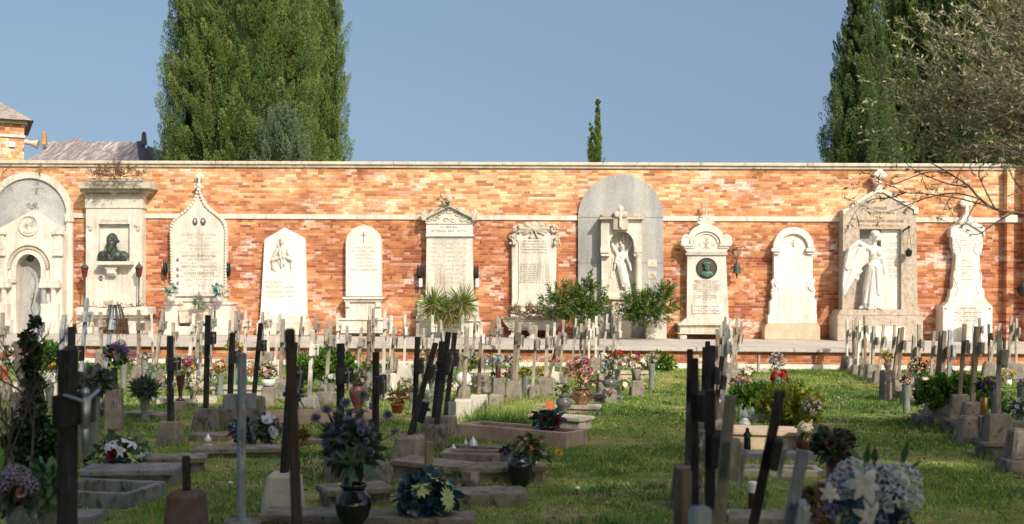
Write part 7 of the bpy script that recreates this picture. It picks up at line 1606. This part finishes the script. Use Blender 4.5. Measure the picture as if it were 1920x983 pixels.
def cypress(lab, px, wpx, ytop, d, mat, seed, prof, n=900, spray=95, size=.13, group='cypresses beyond the wall', depth=1.0, plum=(.15, .80)):
    """prof: list of (height fraction, radius fraction)"""
    s = F/d; base = AT(px, 600, d); base.z = 0; top = AT(px, ytop, d).z; R = wpx/2/s
    r = empty('cypress_tree', lab, 'cypress', tuple(base), group); o = tuple(base)
    g = np.random.default_rng(seed)
    hf = [p[0] for p in prof]; rf = [p[1] for p in prof]
    z = g.uniform(.06, 1, n)**.9*top; a = g.uniform(0, 2*PI, n); lobe = 1 + .035*np.sin(11*a+z*1.1+seed) + .07*np.sin(3*a+seed) + .06*np.sin(5*a+seed*2+z*.6) + .05*np.sin(z*1.7+a*2)
    rad = np.interp(z/top, hf, rf)*R*lobe
    off = g.uniform(-.44, .02, n); q8 = g.random(n) < .10; off[q8] = g.uniform(.03, .16, q8.sum())
    rr = np.maximum(.05, rad + off)
    C = np.stack([base.x + rr*np.cos(a), base.y + rr*np.sin(a)*depth, z], 1)
    out = np.stack([np.cos(a), np.sin(a), np.zeros(n)], 1)
    w, h = plum
    k = spray; t = g.uniform(0, 1, (n, k)); th = g.uniform(0, 2*PI, (n, k))
    wr = w*(np.sin(np.clip(t*.85+.15, 0, 1)*PI)**.7)*np.sqrt(g.uniform(.15, 1, (n, k)))
    sc = g.uniform(.7, 1.35, (n, 1))*np.clip(rad/R, .12, 1)[:, None]
    e2 = np.cross(out, [0, 0, 1.0])
    lean = out*.28 + g.normal(size=(n, 3))*.10
    P = C[:, None] + (np.array([0, 0, 1.0])[None, None]*(t-.35)[..., None]*h + lean[:, None]*(t*h)[..., None] + (out[:, None]*(np.cos(th)*wr)[..., None] + e2[:, None]*(np.sin(th)*wr)[..., None]))*sc[..., None]
    D = np.array([0, 0, 1.0]) + (out[:, None]*np.cos(th)[..., None] + e2[:, None]*np.sin(th)[..., None])*.55 + g.normal(size=(n, k, 3))*.28
    tone = np.clip(g.normal(.42, .13, (n, 1)) + (t-.5)*.30 + g.normal(0, .09, (n, k)), 0, .92)
    br = g.random((n, k)) < (g.random((n, 1)) < .22)*.09; tone[br] = g.uniform(.95, 1, br.sum())
    keep = P[..., 2].ravel() < top
    # the far half of the crown is left thinner
    keep &= ~((np.repeat(np.sin(a), k) > .35) & (g.random(n*k) < .5))
    P = P.reshape(-1, 3)[keep]; D = D.reshape(-1, 3)[keep]; tone = tone.ravel()[keep]; m = len(P)
    blades('crown', P, D, g.uniform(.6, 1.3, m)*size, size*.34*g.uniform(.7, 1.2, m), mat, r, tone=tone, off=o, mid=.45)
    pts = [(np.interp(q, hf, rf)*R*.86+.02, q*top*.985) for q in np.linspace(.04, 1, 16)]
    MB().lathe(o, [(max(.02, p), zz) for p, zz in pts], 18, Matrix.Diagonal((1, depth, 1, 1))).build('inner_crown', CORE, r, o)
    MB().lathe(o, [(.28, 0), (.2, .5), (.16, 2)], 10).build('trunk', TRK, r, o)
    return r
PR = [(0, .5), (.08, .9), (.25, 1), (.5, 1.0), (.65, .93), (.8, .75), (.92, .45), (1, .05)]
cypress('huge broad dark olive cypress rising behind the wall at left', 457, 252, -420, 36, CY1, 3, [(0, .6), (.1, .95), (.25, 1), (.6, .97), (.8, .8), (.92, .5), (1, .05)], 3900, 300, .058)
cypress('greener narrow cypress merged with the right side of the huge one', 600, 78, -330, 37.5, CY2, 5, [(0, .7), (.1, .95), (.2, 1), (.4, .95), (.6, .82), (.8, .6), (.92, .4), (1, .05)], 1500, 280, .058)
cypress('low blue green cypress top in front of the huge cypress', 528, 82, 190, 33.2, CY3, 8, [(0, .9), (.5, 1), (.75, .95), (.88, .7), (1, .1)], 520, 230, .065)
cypress('thin lone cypress tip far beyond the wall right of centre', 1118, 13, 188, 60, CY2, 9, [(0, 1), (.3, 1), (.6, .95), (.75, .8), (.85, .5), (.93, .22), (1, .03)], 420, 120, .09, plum=(.10, .7))
cypress('short shoot of a second cypress left of the thin lone tip', 1106, 5, 232, 60, CY2, 10, [(0, 1), (.6, 1), (.85, .7), (1, .1)], 120, 60, .13, plum=(.07, .6))
cypress('blue green tapering cypress behind the wall, leftmost of the right group', 1612, 122, -60, 36, CY4, 12, [(0, .8), (.15, 1), (.4, 1), (.55, .92), (.7, .66), (.85, .42), (1, .1)], 1700, 260, .062)
cypress('tall dark green cypress in the middle of the right group', 1716, 150, -260, 38, CY2, 14, PR, 1500, 190, .075)
cypress('wide dark olive cypress at the right edge behind the olive branches', 1850, 190, -300, 36.5, CY1, 16, PR, 1700, 190, .075)

# ---------------------------------------------------------------- buildings over the wall at left
TW_ = Matrix.Translation((0, 33, 0))
def W2(px, py, d): p = AT(px, py, d); return p
BRT = brickmat('tower_brick', .30, .10, .05, 'XY')
x1 = AT(45, 290, 34).x; r = empty('brick_tower', 'square brick tower corner with weathered stone roof and loudspeaker, far left', 'tower', (x1, 34, 0), None, math.radians(25)); o = (x1, 34, 0)
x0 = x1-3.2; z1 = AT(45, 234, 34).z
MB().box(x0, x1, 34, 37.2, 0, z1).build('brick_wall', BRT, r, o)
zb_ = AT(40, 256, 34).z; MB().box(x0-.04, x1+.02, 33.95, 37.25, zb_-.05, zb_+.03).bevel('string_course', MARB, r, o, .01)
MB().box(x0-.08, x1+.09, 33.9, 37.3, z1+.002, z1+.10).bevel('white_moulding', MARB, r, o, .01)
RF = stone('lichen_roof', (.22, .19, .16), (.34, .30, .26), (.42, .37, .31), 4, .9, .03, (.42, .22, .06), .62)
ze = AT(58, 226, 33.7).z; MB().box(x0-.25, x1+.25, 33.7, 37.5, z1+.102, ze+.02).bevel('eaves_slab', RF, r, o, .03)
cx_ = (x0+x1)/2; cz = AT(0, 160, 34).z; cy_ = 35.6; e_ = .22
q = MB(); ex0, ex1, ey0, ey1 = x0-e_, x1+e_, 33.73, 37.47; zt = ze+.021
q.add([(ex0, ey0, zt), (ex1, ey0, zt), (ex1, ey1, zt), (ex0, ey1, zt), (cx_, cy_, zt+1.28)], [(0, 1, 4), (1, 2, 4), (2, 3, 4), (3, 0, 4), (3, 2, 1, 0)]); q.build('roof', RF, r, o)
hp = AT(40, 266, 33.75); t = MB(); Mx = Matrix.Translation(hp) @ Matrix.Rotation(math.radians(100), 4, 'Y') @ Matrix.Rotation(.25, 4, 'X')
t.lathe((0, 0, 0), [(.07, -.02), (.075, .08), (.06, .1), (.08, .2), (.14, .34), (.15, .36)], 16, Mx); hrn = t.build('loudspeaker_horn', stone('horn_cream', (.45, .42, .30), (.56, .53, .40), (.6, .57, .45), 6, .5, .002), r, o)
p = AT(23, 272, 33.95); MB().box(p.x-.08, p.x+.08, 33.93, 33.998, p.z-.08, p.z+.08).bevel('white_box', WHV, r, o, .01)
# zinc roofed chapel
def zincmat():
    m, nt, b_ = newmat('streaked_zinc'); p_ = geo(nt); mp = nt.nodes.new('ShaderNodeMapping'); mp.inputs['Rotation'].default_value = (0, math.radians(28), 0); mp.inputs['Scale'].default_value = (5, .6, .5); nt.links.new(p_, mp.inputs[0])
    f = noise(nt, mp.outputs[0], 1.6, 6, .7); nt.links.new(ramp(nt, f, [(.3, (.13, .095, .09)), (.48, (.24, .20, .19)), (.6, (.40, .37, .35)), (.72, (.62, .60, .57))]), b_.inputs['Base Color'])
    b_.inputs['Roughness'].default_value = .7; bump(nt, b_, f, .03, .5); return m
ZN = zincmat(); d0 = 44
r = empty('zinc_roof_building', 'low building with streaked grey zinc gabled roofs and small ridge horns behind the wall', 'building', (AT(170, 300, d0).x, d0, 0)); o = tuple(r.location)
def A3(px, py, dd): return tuple(AT(px, py, dd))
v = [A3(42, 302, 43), A3(145, 259, 45), A3(232, 302, 43), A3(145, 259, 50), A3(235, 320, 50), A3(42, 320, 50)]
q = MB(); q.add([A3(40, 303, 43), A3(140, 259, 46.5), A3(150, 260, 46.5), A3(232, 303, 43), A3(232, 303, 50), A3(40, 303, 50)], [(0, 3, 2, 1), (3, 4, 2), (0, 1, 5), (1, 2, 4, 5)]); q.build('hip_roof', ZN, r, o)
q = MB(); q.add([A3(84, 265, 48), A3(256, 266, 48), A3(268, 306, 45.5), A3(70, 306, 45.5), A3(256, 306, 51), A3(84, 306, 51)], [(3, 2, 1, 0), (0, 1, 4, 5), (3, 0, 5), (1, 2, 4)]); q.build('gable_roof', ZN, r, o)
DK = plain('dark_flashing', (.03, .04, .05), .6); q = MB()
q.add([A3(256, 265, 47.9), A3(268, 264, 47.4), A3(286, 306, 45.3), A3(262, 306, 45.3)], [(0, 3, 2, 1)]); q.prism([(A3(262, 306, 45)[0], 0), (A3(284, 306, 45)[0], 0), (A3(284, 306, 45)[0], A3(284, 303, 45)[2]), (A3(271, 271, 45)[0], A3(271, 271, 45)[2]), (A3(262, 303, 45)[0], A3(262, 300, 45)[2])], 45.35, 51); q.build('gable_end', DK, r, o)
xa, xb_ = A3(46, 300, 45)[0], A3(260, 300, 45)[0]; MB().box(xa, xb_, 43.4, 51, 0, A3(150, 304, 43)[2]).build('wall', MARB, r, o)
for px_, mat_ in ((83, stone('ochre_horn', (.32, .17, .05), (.42, .25, .08), (.6, .5, .38), 9, .8, .01)), (270, DK)):
    a1 = AT(px_, 272, 47); a2 = AT(px_, 247, 47); MB().frustum((a1.x, 47), .20, .3, .13, .2, a1.z, a2.z, 0, 0, 0, .05).build('ridge_horn', mat_, r, o)

# ---------------------------------------------------------------- olive tree reaching in from the right
OLM = leafmat('olive_leaf', [(0, (.09, .12, .04)), (.4, (.22, .245, .11)), (.75, (.42, .41, .24)), (1, (.64, .58, .44))], .5, .15, .35)
OBK = stone('olive_bark', (.13, .09, .075), (.23, .17, .14), (.34, .27, .22), 12, .9, .01)
DO = 10.0
tb = AT(2160, 700, DO); r = empty('olive_tree', 'old olive tree whose thin grey green branches reach in from the right', 'olive tree', (tb.x, DO, 0)); o = (tb.x, DO, 0)
hub = AT(2090, 430, DO)
MB().tube([(tb.x, DO, -.1), (tb.x+.05, DO, .8), ((tb.x+hub.x)/2, DO, 1.6), tuple(hub)], [.24, .18, .14, .10], 10).build('trunk', OBK, r, o)
br = MB(); LP = []; LD_ = []
def pl(pts, rad, leafy=0, spread=.25, dd=None):
    dd = dd if dd is not None else rnd.uniform(-.5, .5); n = len(pts)
    P3 = [AT(x + (rnd.uniform(-2, 2) if 0 < i < n else 0), y + (rnd.uniform(-2, 2) if i else 0), DO + dd*i/(n-1)) for i, (x, y) in enumerate(pts)]
    P3 = smooth(P3); m = len(P3); br.tube(P3, [rad*(1-.85*i/(m-1)) for i in range(m)], 5)
    return P3
def smooth(P):
    out = []
    for i in range(len(P)-1):
        a, b_, c_, d_ = P[max(0, i-1)], P[i], P[i+1], P[min(len(P)-1, i+2)]
        for t_ in (0, .33, .66): out.append(.5*((2*b_) + (c_-a)*t_ + (2*a-5*b_+4*c_-d_)*t_*t_ + (3*b_-a-3*c_+d_)*t_**3))
    out.append(P[-1]); return out
def leafy(p, d_, L, n):
    """a twig with paired leaves"""
    d_ = d_.normalized(); e_ = p + d_*L*.5 + (d_+Vector((rnd.gauss(0, .2), rnd.gauss(0, .2), rnd.gauss(0, .2)))).normalized()*L*.5
    br.tube([p, p+d_*L*.5, e_], [.0026, .002, .001], 3)
    for i in range(n):
        t_ = (i+.5)/n; q = p.lerp(e_, .15+.85*t_); LP.append(tuple(q)); v_ = d_*.9 + Vector((rnd.gauss(0, .7), rnd.gauss(0, .7), rnd.gauss(0, .7))); LD_.append(tuple(v_.normalized()))
def sprouts(P3, every, L, n, start=0.2, updown=.2, p=1.0):
    m = len(P3)
    for i in range(int(m*start), m-1, every):
        if rnd.random() > p: continue
        d_ = (P3[i+1]-P3[i]).normalized(); sd_ = Vector((rnd.gauss(0, .5), rnd.gauss(0, .6), rnd.gauss(updown, .6)))
        leafy(P3[i], d_*.7+sd_, L*rnd.uniform(.6, 1.3), n)
    leafy(P3[-1], P3[-1]-P3[-2], L, n+3)
# low sparse branches in front of the wall
LOW = [[(2090, 430), (1990, 405), (1920, 400), (1865, 391), (1835, 372), (1815, 350), (1780, 325), (1745, 305), (1700, 285)],
 [(1865, 391), (1800, 372), (1730, 363), (1700, 360), (1670, 350), (1645, 345), (1622, 340)],
 [(1835, 372), (1790, 362), (1750, 366), (1715, 378), (1685, 392), (1650, 400), (1612, 385)],
 [(1900, 398), (1860, 420), (1835, 440), (1810, 435), (1790, 412)],
 [(1780, 325), (1740, 322), (1700, 335), (1670, 345), (1640, 330), (1612, 358)],
 [(1815, 350), (1780, 345), (1745, 335), (1715, 318), (1690, 300), (1660, 285)],
 [(1700, 360), (1672, 372), (1640, 372), (1612, 385), (1602, 402)],
 [(1865, 391), (1842, 350), (1836, 320), (1850, 300), (1868, 285)],
 [(1950, 395), (1920, 360), (1898, 330), (1885, 300), (1850, 268)],
 [(1835, 372), (1820, 400), (1806, 420), (1780, 418)],
 [(1790, 362), (1775, 385), (1770, 400)]]
for i, L_ in enumerate(LOW):
    P3 = pl(L_, .019 if i == 0 else .008, dd=rnd.uniform(-.3, .3) if i else .2); sprouts(P3, 2 if i else 3, .16, 8, .45 if i == 0 else .3, .1, .75)
# the crown above
for i in range(84):
    ty = rnd.uniform(-90, 300); lim = np.interp(ty, [-90, 0, 60, 130, 200, 300], [1830, 1790, 1690, 1650, 1628, 1655]); tx = lim + abs(rnd.gauss(0, 1))*95 if i % 3 else rnd.uniform(lim+60, 2060)
    mx = (tx*.45+2110*.55) + rnd.uniform(-40, 40); my = (ty*.5+250*.5) + rnd.uniform(-20, 50)
    P3 = pl([(2150, 400), ((mx+2150)/2, (my+400)/2-10), (mx, my), ((mx+tx)/2, (my+ty)/2+rnd.uniform(-10, 16)), (tx, ty)], rnd.uniform(.007, .013), dd=rnd.uniform(-1.1, 1.1))
    sprouts(P3, 1, .17, 9, .40, .25, 1)
    sprouts(P3, 1, .15, 7, .55, .25, .8)
    for k in (-3, -5, -7):
        d_ = (P3[k+1]-P3[k]).normalized()+Vector((rnd.gauss(0, .6), rnd.gauss(0, .6), rnd.gauss(.1, .6))); q = P3[k]; pp = [q, q+d_*.14, q+d_*.26+Vector((0, 0, .03))]; br.tube(pp, [.005, .004, .002], 4); sprouts(pp, 1, .13, 8, 0, .2)
br.build('branches', OBK, r, o)
LP = np.array(LP); LDn = np.array(LD_); m = len(LP)
blades('leaves', LP, LDn, npr.uniform(.038, .065, m), npr.uniform(.010, .015, m), OLM, r, off=o, mid=.5)

# ---------------------------------------------------------------- unseen trees behind the viewer, leaves placed to cast the foreground shade
TY = -6.0; ta, tz = math.tan(SUN_AZ), math.tan(SUN_EL)/math.cos(SUN_AZ)
def yb_(x): return np.interp(x, [-9, -6, -2.2, -1.5, -.9, 0, 1.5, 1.9, 3.3, 3.8, 6, 9], [16.6, 16.3, 16.0, 15.2, 13.5, 13.5, 13.3, 12.15, 12.1, 15.1, 15.4, 15.4])
n = 62000; gx = npr.uniform(-9.5, 9, n); gy = npr.uniform(.5, 17, n)
kp = gy < yb_(gx) + .35*(vnoise(gx, gy, 1.3, 5)-.5)*2*.8
for hx, hy, ax_, ay_ in ((.75, 9.8, .5, .38), (1.0, 10.6, .5, .15), (4.2, 11.2, 1.5, .42), (5.6, 11.0, .8, .35), (-3.6, 13.9, .9, .16), (-2.2, 12.5, .5, .12), (2.0, 8.6, .4, .14), (3.4, 7.6, .5, .16)):
    kp &= ~((((gx-hx)/ax_)**2 + ((gy-hy)/ay_)**2) < 1)
kp &= vnoise(gx, gy, 2.1, 8) > .07
gx, gy = gx[kp], gy[kp]; m = len(gx); ty_ = npr.uniform(-8, 3.5, m); zz_ = (gy-ty_)*tz; bad = (zz_ < np.where(ty_ > -4, 5.0, 1.5)) | (zz_ < 3.2+.3*np.maximum(ty_, 0)); ty_[bad] = TY + npr.uniform(-1, 1, bad.sum())  # leaves spread overhead along the sun rays to block more sky
P = np.stack([gx + (gy-ty_)*ta, ty_, (gy-ty_)*tz], 1); P = P[P[:, 2] > 1.5]
ex = np.stack([npr.uniform(-16, 5, 26000), TY-1+npr.uniform(-1.2, 1.2, 26000), npr.uniform(1.5, 15.5, 26000)], 1)  # extra unseen foliage at left, added to cut skylight on the foreground
ex = ex[(ex[:, 2] < 12.5 + 2.5*np.sin(ex[:, 0]*1.1)) & (ex[:, 0] < 3.5 + .12*(12-ex[:, 2]))]; P = np.concatenate([P, ex])
for i, (lo, hi) in enumerate(((-20, 6.5), (6.5, 10), (10, 13.5), (13.5, 30))):
    q = P[(P[:, 0] >= lo) & (P[:, 0] < hi)]; cx = float(np.median(q[:, 0])); r = empty('shade_tree', ['leafy tree behind the viewer, nearest the left', 'leafy tree behind the viewer, second along', 'leafy tree behind the viewer, third along', 'leafy tree behind the viewer, farthest right'][i], 'tree', (cx, TY, 0), 'trees behind the viewer'); o = (cx, TY, 0)
    blades('crown', q, npr.normal(size=(len(q), 3)), npr.uniform(.25, .4, len(q)), .2, CY2, r, off=o)
    h = float(q[:, 2].max())*.8; MB().tube([(cx, TY, -.1), (cx+.1, TY, h*.4), (cx, TY, h)], [.3, .22, .08], 10).build('trunk', TRK, r, o)
# ---------------------------------------------------------------- nothing hovers: stone blocks under vases, holders under loose bunches
vs_ = [o_ for o_ in list(S.objects) if o_.parent is None and o_.get('category') in ('vase', 'pot', 'column', 'bowl', 'planter')]
for o_ in vs_:
    p = o_.location
    if p.y > 24 or not (.14 < p.z < .9) or 'tilted' in o_['label'] or 'tin planter' in o_['label'] or 'pinkish kerb' in o_['label']: continue
    w = .2 if p.z > .2 else .16
    MB().frustum((p.x, p.y), w, w, w*.88, w*.88, -.03, p.z-.003, .15, 0, 0, .012).build('stone_block', CONC, o_, tuple(p))
for o_ in list(S.objects):
    if o_.parent is not None or o_.get('category') not in ('bouquet', 'plant') or o_.location.y > 24 or not (.13 < o_.location.z < .9): continue
    p = o_.location
    if any((Vector((q.location.x, q.location.y))-Vector((p.x, p.y))).length < .38 for q in vs_): continue
    if 'kerb' in o_['label'] or 'cross' in o_['label'].split('hanging')[0] and 'dusky rose' in o_['label']: continue
    MB().lathe((p.x, p.y, 0), [(.05, 0), (.055, .01), (.045, p.z*.5), (.06, p.z-.02), (.062, p.z+.03), (.05, p.z+.03)], 12).build('holder', GRNY, o_, tuple(p))
# ---------------------------------------------------------------- loose repeats become pieces of their own
def split_loose(ob):
    me = ob.data; n = len(me.vertices); par = list(range(n))
    def find(a):
        while par[a] != a: par[a] = par[par[a]]; a = par[a]
        return a
    for e_ in me.edges:
        a, b_ = find(e_.vertices[0]), find(e_.vertices[1])
        if a != b_: par[a] = b_
    groups = {}
    for i in range(n): groups.setdefault(find(i), []).append(i)
    if len(groups) < 2: return
    co = [v.co.copy() for v in me.vertices]; faces = {}
    for p_ in me.polygons: faces.setdefault(find(p_.vertices[0]), []).append(tuple(p_.vertices))
    mats = list(me.materials); sm = bool(len(me.polygons) and me.polygons[0].use_smooth); first = True
    for k, idx in groups.items():
        mp = {v: i for i, v in enumerate(idx)}; m2 = bpy.data.meshes.new(me.name); m2.from_pydata([co[v] for v in idx], [], [tuple(mp[v] for v in f) for f in faces.get(k, [])])
        for mm in mats: m2.materials.append(mm)
        if sm: m2.polygons.foreach_set('use_smooth', [True]*len(m2.polygons))
        if first: ob.data = m2; first = False
        else:
            c_ = ob.copy(); c_.data = m2; COL.objects.link(c_); c_.parent = ob.parent
for ob in list(S.objects):
    if ob.type == 'MESH' and ob.name.split('.')[0] in ('trough_foot', 'scroll_bracket', 'acroterion', 'shell_ornament', 'side_scroll', 'bronze_stud', 'impost', 'impost_block', 'pier', 'capital', 'nosing', 'coping', 'footing', 'pedestal', 'cornice_block'):
        if ob.name.split('.')[0] == 'pedestal' and len(ob.data.vertices) > 400: continue
        split_loose(ob)
for ob in S.objects:
    if '_o' in ob: del ob['_o']
